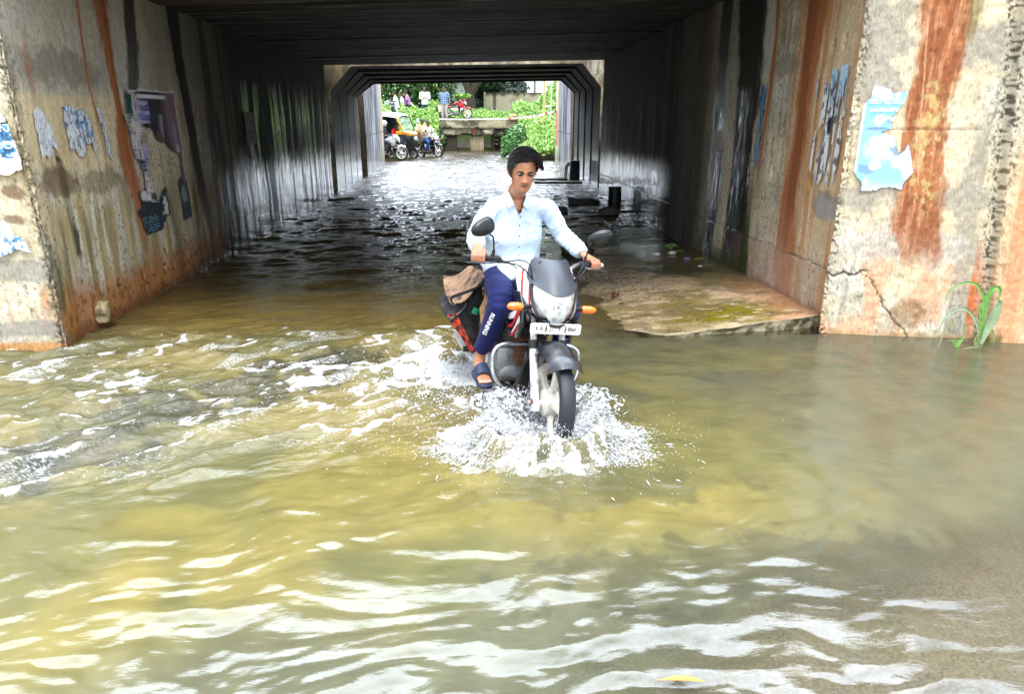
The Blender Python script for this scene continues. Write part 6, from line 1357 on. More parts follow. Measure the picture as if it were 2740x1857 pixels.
def saddlebag():
    t = empty('saddlebag', label='torn black saddlebag with a red patterned side and loose camouflage flap hung behind the rider', cat='bag', mat=BM)
    BK = mat('worn black bag cloth', (38, 39, 42), .75, var=.35, scale=16, bump=.4, dirt=(96, 92, 86), dscale=12, damt=.5)
    # front panel quad corners (x, z): leans outwards towards the top
    def quad(P, y0, y1, name, m, seed, sag=.0):
        n = 12; rg = []
        for y in (y0, (y0 * .7 + y1 * .3), (y0 + y1) / 2, y1): pass
        b = MB(); rings = []
        for j in range(7):
            v = j / 6.; y = y0 + (y1 - y0) * v; ring = []
            for k in range(24):
                q = k / 24. * 4; i = int(q); f = q - i; a = np.array(P[i]); c_ = np.array(P[(i + 1) % 4]); p = a * (1 - f) + c_ * f
                cen = np.mean(np.array(P), 0); bulge = 1 + .05 * math.sin(math.pi * v); p = cen + (p - cen) * bulge * (1 if 0 < j < 6 else .97); ring.append((p[0], y, p[1]))
            rings.append(ring)
        b.loft(rings); o = b.build(name, m, t, sub=1); A = verts_np(o).astype(float); A[:, 1] += (fbm(A[:, 0] * 14, A[:, 2] * 14, 4, seed) - .5) * .05 + sag; A[:, 0] += (fbm(A[:, 1] * 9, A[:, 2] * 12, 3, seed + 1) - .5) * .03; set_verts(o, A); return o
    P = [(-.205, .32), (-.46, .555), (-.42, .70), (-.215, .76)]
    P = [(-.225, .345), (-.445, .585), (-.345, .72), (-.215, .79)]
    body = quad(P, .80, 1.25, 'bag_body', BK, 601)
    b = MB(); rows = []
    for a in np.linspace(0, 1, 10):
        x0, z0 = -.455 + a * .19, .605 - a * .25; rows.append([(x0 + .055 * c_ * (1 - a * .8), .775 + .01 * math.sin(c_ * 6), z0 + .02 * c_) for c_ in np.linspace(0, 1, 6)])
    b.loft(rows, caps=False, closed=False); b.build('patterned_side', patmat('red and brown print', (214, 74, 50), (74, 38, 34), 26, (200, 84, 60)), t, solid=.006)
    rows = []
    for a in np.linspace(0, 1, 14):     # flap folded over and sagging open
        x = -.20 - a * .225; rows.append([(x - .02 * math.sin(c_ * 3), .79 + .36 * c_ - .055 * math.sin(a * 3.1), .865 - a * a * .13 + .035 * math.sin(a * 7) + .03 * math.sin(c_ * 5 + a * 3) - .045 * (1 - c_) ** 2 * (1 + a)) for c_ in np.linspace(0, 1, 8)])
    b = MB(); b.loft(rows, caps=False, closed=False); fl = b.build('bag_flap', mat('camouflage print', (138, 108, 84), .85, var=.4, scale=9, bump=.3, dirt=(44, 40, 42), dscale=17, damt=1), t, solid=.006, sub=1)
    A = verts_np(fl).astype(float); A[:, 2] += (fbm(A[:, 0] * 16, A[:, 1] * 12, 4, 611) - .5) * .035; set_verts(fl, A)
    b = MB(); b.tube(bez([(-.21, .775, .835), (-.30, .74, .80), (-.36, .73, .775), (-.43, .76, .735), (-.435, .80, .70), (-.40, .79, .66)], 5), .007, 6, flat=(1.5, .6)); b.build('flap_binding', M_BPM, fl)
    b = MB(); b.tube(bez([(-.345, .79, .70), (-.33, .785, .60), (-.27, .785, .50), (-.215, .79, .42)], 5), .009, 6, flat=(1.6, .5)); b.build('strap', M_BPM, t)
    b = MB(); b.tube(bez([(-.445, .79, .60), (-.43, .77, .585), (-.40, .775, .605), (-.35, .785, .65), (-.33, .78, .70)], 5), .011, 7); b.build('zip_edge', M_BPL, t)
    b = MB(); b.prism([(-.300, .628), (-.262, .615), (-.250, .655), (-.285, .668)], 'y', .776, .79); b.build('green_patch', mat('green plastic scrap', (30, 150, 104), .5, var=.3), t, bevel=.004)
    rows = []
    for a in np.linspace(0, 1, 12): rows.append([(-.212 + .05 * (c_ - .5) + .015 * math.sin(a * 9), .775 - .02 * math.sin(c_ * 3), .80 - a * .30) for c_ in np.linspace(0, 1, 5)])
    b = MB(); b.loft(rows, caps=False, closed=False); o = b.build('torn_lining', mat('tan torn lining', (178, 142, 104), .85, var=.4, scale=20, dirt=(70, 56, 44), damt=.8), t, solid=.004); A = verts_np(o).astype(float); A[:, 0] += (fbm(A[:, 2] * 30, A[:, 1] * 9, 3, 612) - .5) * .03; set_verts(o, A)
saddlebag()

# ---- spray thrown up by the wheels: thousands of stretched drops and small sheets, nobody could count it
def spray():
    rr = np.random.RandomState(21); V = []; F = []
    OCT = np.array([(1, 0, 0), (-1, 0, 0), (0, 1, 0), (0, -1, 0), (0, 0, 1), (0, 0, -1)], float)
    FF = [(0, 2, 4), (2, 1, 4), (1, 3, 4), (3, 0, 4), (2, 0, 5), (1, 2, 5), (3, 1, 5), (0, 3, 5)]
    def drop(p, d, ln, th):
        d = d / np.linalg.norm(d); u = np.cross(d, (0.3, .2, .9)); u /= np.linalg.norm(u); w = np.cross(d, u); b = len(V)
        for q in OCT: V.append(tuple(p + d * q[2] * ln + u * q[0] * th * rr.uniform(.7, 1.3) + w * q[1] * th * rr.uniform(.7, 1.3)))
        F.extend([tuple(i + b for i in f) for f in FF])
    C0 = np.array([WC[0], WC[1], 0.])
    def h(x, y): return 0
    for i in range(34000):
        a = rr.uniform(-math.pi, math.pi); fr = math.sin(a)
        # two lobes left and right, thinner straight ahead and behind
        lobe = .30 + .70 * abs(math.cos(a)) ** .7
        if rr.rand() > lobe: continue
        r0 = rr.beta(3.0, 2.6) * (.50 + .20 * abs(math.cos(a)) + .22 * (float(vn(np.array([math.cos(a) * 2.2 + 7]), np.array([math.sin(a) * 2.2 + 7]), 660)[0]) - .5)) ; 
        if rr.rand() < .012: r0 = rr.uniform(.5, .95)
        z = max(.004, (.29 * math.exp(-((r0 - .29) / .13) ** 2)) * rr.rand() ** 1.1 * (1.0 if fr > -.35 else .75) + .01)
        p = C0 + np.array([math.cos(a) * r0 * 1.0, math.sin(a) * r0 * .68, z]); d = np.array([math.cos(a), math.sin(a) * .7, rr.normal(.1, .5) - .3 * (r0 > .35)]) + rr.normal(0, .25, 3)
        sz = rr.gamma(1.6, .00048) + .0004; drop(p, d, sz * rr.uniform(2.0, 9.0), sz)
    for i in range(800):    # fine beads flung outwards
        a = rr.uniform(-math.pi, math.pi); r0 = .42 + rr.exponential(.13); p = C0 + np.array([math.cos(a) * r0, math.sin(a) * r0 * .75, rr.exponential(.05) + .01]); s_ = rr.uniform(.0008, .0022)
        drop(p, np.array([math.cos(a), math.sin(a), .3]), s_ * 1.8, s_)
    for i in range(7000):    # mound pushed up in front of the tyre
        a = rr.uniform(-math.pi, 0); q = abs(rr.normal(.20, .05)); p = C0 + np.array([math.cos(a) * q * 1.25, math.sin(a) * q, rr.rand() * .23 * math.exp(-((q - .22) / .09) ** 2) + .01]); sz = rr.gamma(1.6, .0006) + .0005; drop(p, np.array([math.cos(a), math.sin(a), rr.normal(.2, .6)]), sz * rr.uniform(2, 7), sz)
    for i in range(5200):    # churned water round the rear wheel, footpeg and engine
        p = np.array([rr.normal(-.08, .26), rr.normal(4.6, .36), abs(rr.normal(0, .045)) + .004]); sz = rr.gamma(2.0, .0010) + .0008; drop(p, rr.normal(0, 1, 3) * (1, .6, .5), sz * rr.uniform(1.2, 3.5), sz)
    for i in range(1200):    # crests in the rapids
        x, y = rr.uniform(-3, .2), rr.uniform(3.2, 5.4)
        if float(fbm(np.array([x * 3.]), np.array([y * 5.]), 3, 640)[0]) < .55: continue
        drop(np.array([x, y, rr.uniform(.01, .06)]), np.array([1, .5, rr.normal(0, .3)]), rr.uniform(.003, .009), rr.uniform(.001, .003))
    me = bpy.data.meshes.new('splash'); me.from_pydata(V, [], F); me.update(); me.polygons.foreach_set('use_smooth', [True] * len(me.polygons))
    m, N, L, P = newmat('spray'); P.inputs['Base Color'].default_value = (.93, .95, .97, 1); P.inputs['Roughness'].default_value = .15; P.inputs['IOR'].default_value = 1.33
    co = N.new('ShaderNodeTexCoord'); n = N.new('ShaderNodeTexNoise'); n.inputs['Scale'].default_value = 40; L.new(co.outputs['Object'], n.inputs['Vector']); mr = N.new('ShaderNodeMapRange'); mr.inputs['To Min'].default_value = 0; mr.inputs['To Max'].default_value = .55; L.new(n.outputs['Fac'], mr.inputs['Value']); L.new(mr.outputs['Result'], P.inputs['Transmission Weight'])
    me.materials.append(m); o = link(bpy.data.objects.new('splash', me)); tag(o, 'white spray flung up around the motorcycle wheels', None, None, 'stuff'); o['category'] = 'splash'
    # thin curling sheets of water each side of the wheel
    for sgn in (-1, 1):
        n, m_ = 90, 34; G = np.zeros((n, m_, 3)); 
        th = np.linspace(R(-35), R(95), n) if sgn > 0 else np.linspace(R(85), R(215), n)
        for j, v in enumerate(np.linspace(0, 1, m_)):
            r0 = .10 + .34 * v; z = .27 * np.sin(math.pi * min(1, v * .66 + .0)) * (1 - .2 * v) - .01
            rr_ = r0 * (1 + .12 * np.sin(th * 9) + .25 * (fbm(th * 6, np.full(n, v * 3), 3, 650 + sgn) - .5)); G[:, j, 0] = WC[0] + np.cos(th) * rr_; G[:, j, 1] = WC[1] + np.sin(th) * rr_ * .62 + .03
            G[:, j, 2] = z * (.55 + .6 * np.sin((th - th[0]) / (th[-1] - th[0]) * math.pi)) * (.8 + .5 * fbm(th * 8, np.full(n, v * 4), 3, 652)) 
        TH, VV = np.meshgrid(th[:-1], np.linspace(0, 1, m_ - 1), indexing='ij')
        keep = fbm(TH * 22, VV * 16, 3, 655 + sgn) > (.36 + .22 * VV ** 1.5)
        mm_ = MATS.get('water sheet')
        if mm_ is None:
            mm_, N, L, P = newmat('water sheet'); P.inputs['Base Color'].default_value = (.86, .9, .92, 1); P.inputs['Transmission Weight'].default_value = .6; P.inputs['Roughness'].default_value = .12; P.inputs['IOR'].default_value = 1.2
            co = N.new('ShaderNodeTexCoord'); nn_ = N.new('ShaderNodeTexNoise'); nn_.inputs['Scale'].default_value = 55; nn_.inputs['Detail'].default_value = 5; L.new(co.outputs['Object'], nn_.inputs['Vector']); bb = N.new('ShaderNodeBump'); bb.inputs['Strength'].default_value = .9; bb.inputs['Distance'].default_value = .02; L.new(nn_.outputs['Fac'], bb.inputs['Height']); L.new(bb.outputs['Normal'], P.inputs['Normal'])
            rmp = N.new('ShaderNodeMapRange'); rmp.inputs['From Min'].default_value = .42; rmp.inputs['From Max'].default_value = .6; rmp.inputs['To Min'].default_value = 1; rmp.inputs['To Max'].default_value = .0; L.new(nn_.outputs['Fac'], rmp.inputs['Value']); L.new(rmp.outputs['Result'], P.inputs['Transmission Weight'])
        g = grid_mesh('sheet', G, mm_, o, keep=keep); 
spray()

# ---- posters: thin torn paper, own mesh each, glued a few millimetres off the wall
def paper(name, label, org, ux, uz, w, h, colf, maskf, off, n=150, cat='poster', curl=0, group=None, texts=(), wallx=None):
    """org: lower corner; ux: horizontal unit vector along the wall; off: vector away from the wall"""
    a = np.linspace(0, 1, n); m = max(8, int(n * h / w)); b_ = np.linspace(0, 1, m); A, B = np.meshgrid(a, b_, indexing='ij')
    org = np.array(org, float); ux = np.array(ux, float); uz = np.array(uz, float); off = np.array(off, float)
    P = org + A[..., None] * ux * w + B[..., None] * uz * h + off * (1 + .5 * (fbm(A * 6, B * 6, 3, 700) - .5)[..., None]) 
    mk = maskf(A, B); keep = ((mk[:-1, :-1] + mk[1:, :-1] + mk[1:, 1:] + mk[:-1, 1:]) / 4) > .5
    if curl: P = P + off * (sst(.62, .5, mk)[..., None]) * curl
    o = grid_mesh(name, P, M_PAPER, None, colf(A, B), keep=keep); tag(o, label, cat, group)
    # give the sheet real thickness
    md = o.modifiers.new('s', 'SOLIDIFY'); md.thickness = .0012; md.offset = 0
    dg = bpy.context.evaluated_depsgraph_get(); dg.update(); nm = bpy.data.meshes.new_from_object(o.evaluated_get(dg)); old = o.data; o.modifiers.clear(); o.data = nm; bpy.data.meshes.remove(old); nm.name = name
    for (txt, u, v, size, rgb, sx) in texts:
        X = Vector(ux * sx); Z = Vector(uz); Y = Z.cross(X) * -1; pos = Vector(org + ux * w * u + uz * h * v + off * 1.9)
        Mx = Matrix((( X.x, Z.x, Y.x, pos.x), (X.y, Z.y, Y.y, pos.y), (X.z, Z.z, Y.z, pos.z), (0, 0, 0, 1)))
        text_mesh(txt, size, mat('ink %d %d %d' % tuple(rgb), rgb, .7, var=.3, scale=60), o, 'lettering', Mx, extrude=.0002, bold=.0008)
    return o
def tear(A, B, poly, seed, rag=.05):
    """soft mask of a polygon (in 0..1 units) with a ragged outline"""
    x = A + (fbm(A * 9, B * 9, 4, seed) - .5) * rag * 2 + (fbm(A * 30, B * 30, 3, seed + 2) - .5) * rag * .8; y = B + (fbm(A * 9 + 4, B * 9, 4, seed + 1) - .5) * rag * 2 + (fbm(A * 30 + 9, B * 30, 3, seed + 3) - .5) * rag * .8
    ins = np.zeros(A.shape, bool); j = len(poly) - 1
    for i in range(len(poly)):
        xi, yi = poly[i]; xj, yj = poly[j]; c_ = ((yi > y) != (yj > y)) & (x < (xj - xi) * (y - yi) / (yj - yi + 1e-9) + xi); ins ^= c_; j = i
    return ins.astype(float)
W_, BL_, LB_, DB_ = lin((232, 236, 240)), lin((74, 160, 214)), lin((150, 206, 238)), lin((40, 84, 150))
D2 = np.array([1.22, -.26, 0]); D2 = D2 / np.linalg.norm(D2); N2 = np.array([D2[1], -D2[0], 0]); A2 = np.array([WX1 - .07, 5.485, 0])
# right wing: pale blue poster with white lettering, torn along the right
def c_blue(A, B):
    c = mixc(LB_ * np.ones(A.shape + (3,)), BL_, sst(.4, .6, fbm(A * 2.2, B * 3, 4, 710)) * sst(.45, .6, B) * .9)
    c = mixc(c, W_, sst(.52, .68, fbm(A * 5, B * 5, 4, 711)) * .7); c = mixc(c, lin((226, 236, 244)), patch(A, B, .45, .42, .3, .14, 712) * .7)
    c = mixc(c, W_, sst(.06, .045, A) + sst(.86, .9, B + (fbm(A * 6, B * 6, 3, 713) - .5) * .1) * (A < .45)); c = mixc(c, lin((110, 130, 150)), patch(A, B, .28, .60, .2, .02, 714) * .8 + patch(A, B, .62, .40, .13, .06, 715, .8) * .7 + patch(A, B, .22, .22, .14, .05, 716, .8) * .6)
    c = mixc(c, lin((236, 238, 238)), patch(A, B, .3, .68, .1, .07, 717) * .9 + patch(A, B, .35, .25, .14, .04, 718, .9) * .7)
    return mixc(c, W_, sst(.12, .0, B) * .6)
poly = [(.13, 1.0), (.25, 1.0), (.45, .93), (.70, .95), (.62, .82), (.48, .70), (.52, .60), (.33, .56), (.57, .53), (.70, .36), (.82, .46), (.97, .20), (.84, .06), (.84, .02), (.62, .04), (.30, .0), (.18, .0), (.16, .08), (.02, .18), (.0, .82), (.10, .88)]
o_ = A2 + D2 * .07; o_ = np.array([o_[0], o_[1], 1.19])
paper('torn_poster', 'torn pale blue poster with white lettering on the right wing wall', o_, D2, (0, 0, 1), .46, .79, c_blue, lambda A, B: tear(A, B, poly, 720, .022), np.array([N2[0], N2[1], 0]) * .016, 170, curl=.6,
      texts=(('ಪದ್ಮಾವ', .36, .85, .060, (246, 248, 250), 1), ('ಉಪಚಾರಕ್ಕ', .34, .77, .038, (240, 244, 248), 1), ('ಕ್ಷ', .44, .69, .045, (236, 242, 248), 1)))
def c_strip(A, B):
    c = W_ * np.ones(A.shape + (3,)); c = mixc(c, lin((120, 160, 200)), streaks(A, B, 6, 730, .5, .62, 2.5) * .7); c = mixc(c, lin((60, 62, 70)), sst(.56, .62, fbm(A * 16, B * 18, 4, 731)) * .85)
    c = mixc(c, lin((30, 40, 66)), patch(A, B, .6, .5, .14, .07, 732, .9)); return mixc(c, LB_, sst(.8, .9, B) * .6 * (A > .5))
paper('torn_poster', 'shredded white and grey poster strips just inside the right tunnel mouth', (WX1 - .0, 6.24, 1.18), (0, -1, 0), (0, 0, 1), .56, .98, c_strip,
      lambda A, B: tear(A, B, [(.06, .72), (.05, .92), (.22, .80), (.38, .86), (.5, 1.0), (.62, .96), (.9, 1.0), (.95, .8), (1.0, .3), (.9, .02), (.7, .04), (.62, .12), (.45, .0), (.3, .06), (.1, .16), (.12, .4)], 735, .05) * (1 - streaks(A, B, 7, 736, .60, .63, .9)), (-.02, 0, 0), 150)
paper('torn_poster', 'narrow blue and black poster remnant beside the dark streaks', (WX1 + .03, 7.50, 1.22), (0, -1, 0), (0, 0, 1), .17, .86, lambda A, B: mixc(mixc(lin((120, 150, 176)) * np.ones(A.shape + (3,)), lin((24, 30, 44)), sst(.45, .6, fbm(A * 7, B * 8, 4, 741)) * .9), lin((70, 120, 170)), sst(.55, .8, B) * .5),
      lambda A, B: tear(A, B, [(.3, 1), (1, .98), (.9, .1), (.6, 0), (.2, .1), (.0, .3), (.2, .6), (.05, .8)], 742, .06), (-.025, 0, 0), 60)
for i, (yy, z0, w, h, lb) in enumerate(((7.86, 1.05, .16, .80, 'faded blue grey scraps between the two black streaks'), (8.22, 1.1, .22, .78, 'peeled dull blue poster scraps left of the black streaks'))):
    paper('torn_poster', lb, (WX1 + .05, yy, z0), (0, -1, 0), (0, 0, 1), w, h, lambda A, B, i=i: mixc(lin((112, 126, 140)) * np.ones(A.shape + (3,)), lin((40, 42, 48)), sst(.42, .55, fbm(A * 6, B * 9, 4, 745 + i))),
          lambda A, B, i=i: tear(A, B, [(.2, 1), (.8, .95), (.9, .3), (.6, 0), (.2, .1), (.1, .6)], 748 + i, .08) * (1 - streaks(A, B, 5, 750 + i, .52, .56, 2)), (-.03, 0, 0), 60)
paper('notice', 'small stained notices with a red stamp deep on the right tunnel wall', (WX1 + .085, 9.75, 1.5), (0, -1, 0), (0, 0, 1), .62, .5, lambda A, B: mixc(mixc(lin((120, 104, 92)) * np.ones(A.shape + (3,)), lin((150, 60, 60)), patch(A, B, .2, .7, .14, .16, 755, .9) * .6), lin((190, 190, 196)), sst(.60, .64, fbm(A * 22, B * 26, 3, 756)) * .7),
      lambda A, B: np.maximum(tear(A, B, [(.0, .45), (.0, 1), (.3, 1), (.3, .45)], 757, .02), tear(A, B, [(.5, .0), (.5, 1), (.85, 1), (.9, .05)], 758, .03)), (-.02, 0, 0), 80, cat='notice')
# left wall, in order from the mouth inwards
LX = WX0
def c_white(seed, blue=.5, dark=.5):
    def f(A, B):
        c = W_ * np.ones(A.shape + (3,)); c = mixc(c, lin((70, 140, 210)), sst(.54, .66, fbm(A * 11, B * 7, 5, seed, .65)) * blue); c = mixc(c, lin((60, 58, 58)), sst(.52, .64, fbm(A * 34, B * 14, 5, seed + 1, .65)) * dark); return c
    return f
teeth = lambda A, B, seed: sst(.0, .02, B - .36 * vn(A * 7, A * 0, seed) - .12 * vn(A * 19, A * 0, seed + 1))
paper('torn_poster', 'white poster remnant torn into spikes, nearest the left tunnel corner', (LX, 5.57, 1.36), (0, 1, 0), (0, 0, 1), .32, .47, c_white(760, .25, .5), lambda A, B: tear(A, B, [(.12, .0), (.12, .9), (.3, 1), (.55, .9), (.75, .62), (.95, 0)], 761, .03) * teeth(A, B, 762), (.02, 0, 0), 110)
paper('torn_poster', 'wide white and blue poster remnant with a ragged lower edge on the left wall', (LX, 6.0, 1.34), (0, 1, 0), (0, 0, 1), .46, .50, c_white(765, .9, .75), lambda A, B: tear(A, B, [(.04, .0), (.03, .98), (.3, 1), (.5, .95), (.75, .93), (.88, .7), (.97, 0)], 766, .04) * teeth(A, B, 767), (.02, 0, 0), 130)
paper('torn_poster', 'thin speckled blue and black scrap beside the rust streak', (LX, 6.52, 1.38), (0, 1, 0), (0, 0, 1), .17, .45, c_white(770, .8, 1), lambda A, B: tear(A, B, [(.1, 1), (.5, 1), (.8, .5), (.9, .0), (.5, .1), (.4, .5)], 771, .08), (.02, 0, 0), 60)
def c_dark(A, B):
    c = lin((44, 42, 52)) * np.ones(A.shape + (3,)); c = mixc(c, lin((120, 92, 100)), sst(.55, .7, A) * sst(.35, .6, B) * .8); c = mixc(c, lin((176, 164, 190)), streaks(A, B, 7, 775, .6, .66, 1.2) * .6 * (B < .75)); c = mixc(c, lin((120, 74, 56)), patch(A, B, .42, .5, .06, .09, 776, .6) + patch(A, B, .5, .42, .08, .05, 777, .8) * .7)
    c = mixc(c, W_, sst(.025, .012, np.abs(B - .93)) * (A < .75) + sst(.975, .985, B) + sst(.985, .992, A)); c = mixc(c, lin((150, 120, 130)), sst(.66, .74, A) * .4); c = mixc(c, lin((210, 200, 190)), patch(A, B, .9, .38, .07, .06, 778) * .7)
    return c
paper('film_poster', 'large dark torn poster with pale figures on the left wall', (LX, 7.34, 1.05), (0, 1, 0), (0, 0, 1), .92, .96, c_dark, lambda A, B: tear(A, B, [(.0, .98), (.08, 1), (1, 1), (1.0, .0), (.92, .0), (.9, .32), (.72, .36), (.55, .46), (.35, .48), (.25, .62), (.1, .6), (.05, .8)], 780, .018), (.02, 0, 0), 150, curl=.4,
      texts=(('ಅ ನ', .93, .40, .07, (170, 60, 60), 1),))
paper('torn_poster', 'small violet notice with blue lettering overlapping the large dark poster', (LX + .006, 7.28, 1.68), (0, 1, 0), (0, 0, 1), .26, .22, lambda A, B: mixc(lin((150, 150, 206)) * np.ones(A.shape + (3,)), lin((190, 190, 226)), sst(.4, .6, fbm(A * 9, B * 9, 3, 782))), lambda A, B: tear(A, B, [(0, 0), (0, 1), (1, 1), (1, .02)], 783, .012), (.03, 0, 0), 50, cat='notice',
      texts=(('ಇಂದು', .5, .70, .10, (40, 44, 120), 1), ('ಮಾರಾಟ', .5, .28, .075, (40, 44, 120), 1)))
def c_mix(A, B):
    c = lin((214, 208, 206)) * np.ones(A.shape + (3,)); c = mixc(c, lin((24, 84, 74)), sst(.5, .56, fbm(A * 3.2, B * 4, 3, 785)) * (B > .3)); c = mixc(c, lin((170, 160, 206)), sst(.5, .6, fbm(A * 5, B * 6, 3, 786)) * (B < .55) * .8); return mixc(c, lin((70, 64, 80)), sst(.6, .66, fbm(A * 18, B * 20, 3, 787)) * .6)
paper('torn_poster', 'peeling white, green and violet poster strips hanging over the rust streak', (LX + .004, 7.0, .92), (0, 1, 0), (0, 0, 1), .36, 1.07, c_mix, lambda A, B: tear(A, B, [(.28, 1), (.75, 1), (.95, .85), (.92, .7), (.62, .60), (.95, .45), (.8, .30), (.85, .1), (.72, .0), (.55, .05), (.62, .3), (.45, .38), (.3, .42), (.12, .5), (.22, .62), (.0, .78), (.2, .82)], 788, .03), (.03, 0, 0), 90, curl=2.2)
def c_low(A, B):
    c = lin((42, 52, 60)) * np.ones(A.shape + (3,)); c = mixc(c, lin((206, 206, 200)), patch(A, B, .28, .86, .2, .16, 790) + patch(A, B, .82, .62, .14, .3, 791, .9) * sst(.5, .55, fbm(A * 9, B * 9, 2, 792))); c = mixc(c, lin((110, 150, 170)), (np.sin(B * 120) > .2) * (np.abs(B - .22) < .2) * (A < .55) * sst(.4, .5, vn(A * 50, B * 20, 3)) * .8); return c
paper('torn_poster', 'dark blue poster foot with rows of small print, lowest on the left wall', (LX + .002, 6.98, .63), (0, 1, 0), (0, 0, 1), .78, .44, c_low, lambda A, B: tear(A, B, [(.12, 1), (.3, .95), (.35, .75), (.48, .7), (.55, .95), (.62, .6), (.7, .75), (.92, .98), (.95, .3), (.8, .25), (.6, .0), (.15, .0), (.08, .35), (.0, .6), (.15, .62)], 793, .03), (.02, 0, 0), 130)
paper('torn_poster', 'dark grey strip with a pale figure at the lower right of the large poster', (LX, 8.02, .64), (0, 1, 0), (0, 0, 1), .28, .48, lambda A, B: mixc(lin((58, 58, 66)) * np.ones(A.shape + (3,)), lin((150, 156, 160)), patch(A, B, .5, .6, .25, .25, 795, .9) * .6), lambda A, B: tear(A, B, [(.05, .9), (.4, 1), (.9, .9), (1, .05), (.1, .0), (.12, .4)], 796, .03), (.02, 0, 0), 60)
paper('notice', 'small greyish paper notice far inside on the left tunnel wall', (LX + .0, 10.66, 1.36), (0, 1, 0), (0, 0, 1), .48, .46, lambda A, B: mixc(lin((104, 104, 92)) * np.ones(A.shape + (3,)), lin((60, 62, 56)), sst(.5, .6, fbm(A * 20, B * 34, 3, 798))), lambda A, B: tear(A, B, [(0, 0), (0, 1), (1, 1), (1, 0)], 799, .01), (.025, 0, 0), 50, cat='notice')
# left wing face
def c_lb(A, B):
    c = lin((84, 166, 222)) * np.ones(A.shape + (3,)); c = mixc(c, W_, sst(.12, .06, B * .4 + (1 - A) * 0) + sst(.3, .24, B) + sst(.06, .03, 1 - A)); c = mixc(c, W_, sst(.52, .6, fbm(A * 8, B * 10, 4, 801)) * .9); return mixc(c, lin((44, 54, 76)), sst(.56, .62, fbm(A * 16, B * 16, 4, 802)) * .75 * (B > .3))
paper('torn_poster', 'blue poster with white lettering cut by the left edge of the picture', (-3.80, Y0, 1.34), (1, 0, 0), (0, 0, 1), .57, .44, c_lb, lambda A, B: tear(A, B, [(0, 0), (0, 1), (.86, 1), (.92, .7), (1, .3), (.98, .1), (.8, .0)], 803, .03), (0, -.03, 0), 110, texts=(('ಮನೆ', .78, .78, .11, (236, 240, 244), 1), ('ಸಾಲ', .80, .50, .09, (236, 240, 244), 1)))
paper('torn_poster', 'white and blue scraps low on the left wing wall', (-3.66, Y0, .74), (1, 0, 0), (0, 0, 1), .38, .28, c_white(805, .9, .3), lambda A, B: tear(A, B, [(.0, .1), (.1, .8), (.35, .7), (.5, 1), (.8, .5), (.98, .1), (.6, .2), (.3, .0)], 806, .08), (0, -.03, 0), 90)

# ---- debris
LEAF = mat('yellow leaf', (186, 140, 54), .5, var=.3, scale=20); LEAF2 = mat('green yellow leaf', (190, 186, 40), .5, var=.3); LITW = mat('white litter', (222, 220, 216), .7, var=.1)
def leaf(name, label, x, y, z, ln, wd, rz, m, group=None, cat='leaf', curl=.15):
    b = MB(); rows = []
    for t in np.linspace(0, 1, 14):
        w = wd * math.sin(math.pi * min(1, t * .97 + .02)) ** .8; rows.append([((t - .5) * ln, u * w / 2, abs(u) * w * .25 + math.sin(t * math.pi) * ln * curl * .3) for u in np.linspace(-1, 1, 5)])
    b.loft(rows, caps=False, closed=False); b.tube([(-ln * .62, 0, 0), (-ln * .4, 0, .002)], .0015, 5)
    o = b.build(name, m, None, solid=.001); o.location = (x, y, z); o.rotation_euler = (0, 0, rz); return tag(o, label, cat, group)
leaf('leaf', 'long yellow leaf floating at the bottom edge of the picture', (.66), 1.755, .012, .14, .022, R(-6), LEAF)
leaf('leaf', 'orange yellow leaf on the wet slab left of the white litter', 2.02, 9.02, .03, .10, .035, R(10), LEAF)
leaf('leaf', 'small yellow leaf by the tunnel wall, farthest on the slab', 2.22, 11.2, .02, .08, .05, R(40), LEAF2)
leaf('leaf', 'small yellow leaf in the dark shallow water behind the slab', 2.15, 10.0, .02, .08, .05, R(80), LEAF2)
leaf('leaf', 'pale yellow leaf beside the green sprig at the wall foot', 2.75, 8.95, .05, .12, .04, R(-15), LEAF2)
leaf('leaf', 'thin yellow green leaf nearest the wall on the slab', 2.86, 8.35, .07, .16, .02, R(-10), LEAF2)
leaf('leaf', 'curved yellow stalk on the slab in front of the thin leaf', 2.8, 7.95, .07, .15, .012, R(-20), LEAF2)
leaf('leaf', 'reddish brown wet leaf lying at the waterline of the slab', 1.44, 6.72, .02, .10, .07, R(30), mat('wet brown leaf', (92, 52, 42), .25, var=.3), curl=.9)
leaf('leaf', 'small brown scrap at the left edge of the pebbles', 1.36, 7.9, .012, .09, .05, R(20), mat('brown scrap', (60, 44, 34), .6), curl=.8)
def litter(label, x, y, z, s, m, name='litter', cat='litter'):
    rr = np.random.RandomState(int(abs(x) * 100)); b = MB(); b.ball((0, 0, 0), (s, s * .7, s * .45), 12, 8); o = b.build(name, m, None); A = verts_np(o).astype(float); A *= (1 + (fbm(A[:, 0] / s * 2, A[:, 1] / s * 2 + A[:, 2] / s, 3, 810) - .5) * 1.1)[:, None]; set_verts(o, A); o.location = (x, y, z); return tag(o, label, cat)
litter('crumpled white paper on the slab, left of two white scraps', 2.42, 8.85, .045, .045, LITW)
litter('white plastic cup remnant standing on the slab near the sprig', 2.63, 8.85, .06, .05, LITW)
litter('bluish grey plastic scrap on the slab in front of the white cup', 2.70, 8.45, .06, .042, mat('bluish litter', (120, 126, 150), .6))
litter('smallest white scrap on the slab near the wall', 2.72, 7.98, .06, .025, LITW)
litter('white foam crumb floating on the rapids at the left', -1.92, 4.62, .03, .022, LITW)
t = MB(); t.tube([(1.62, 8.9, .03), (2.1, 8.78, .035)], [.014, .008], 6); tag(t.build('stick', mat('wet stick', (52, 38, 28), .6), None), 'dark thin stick lying across the wet slab', 'stick')
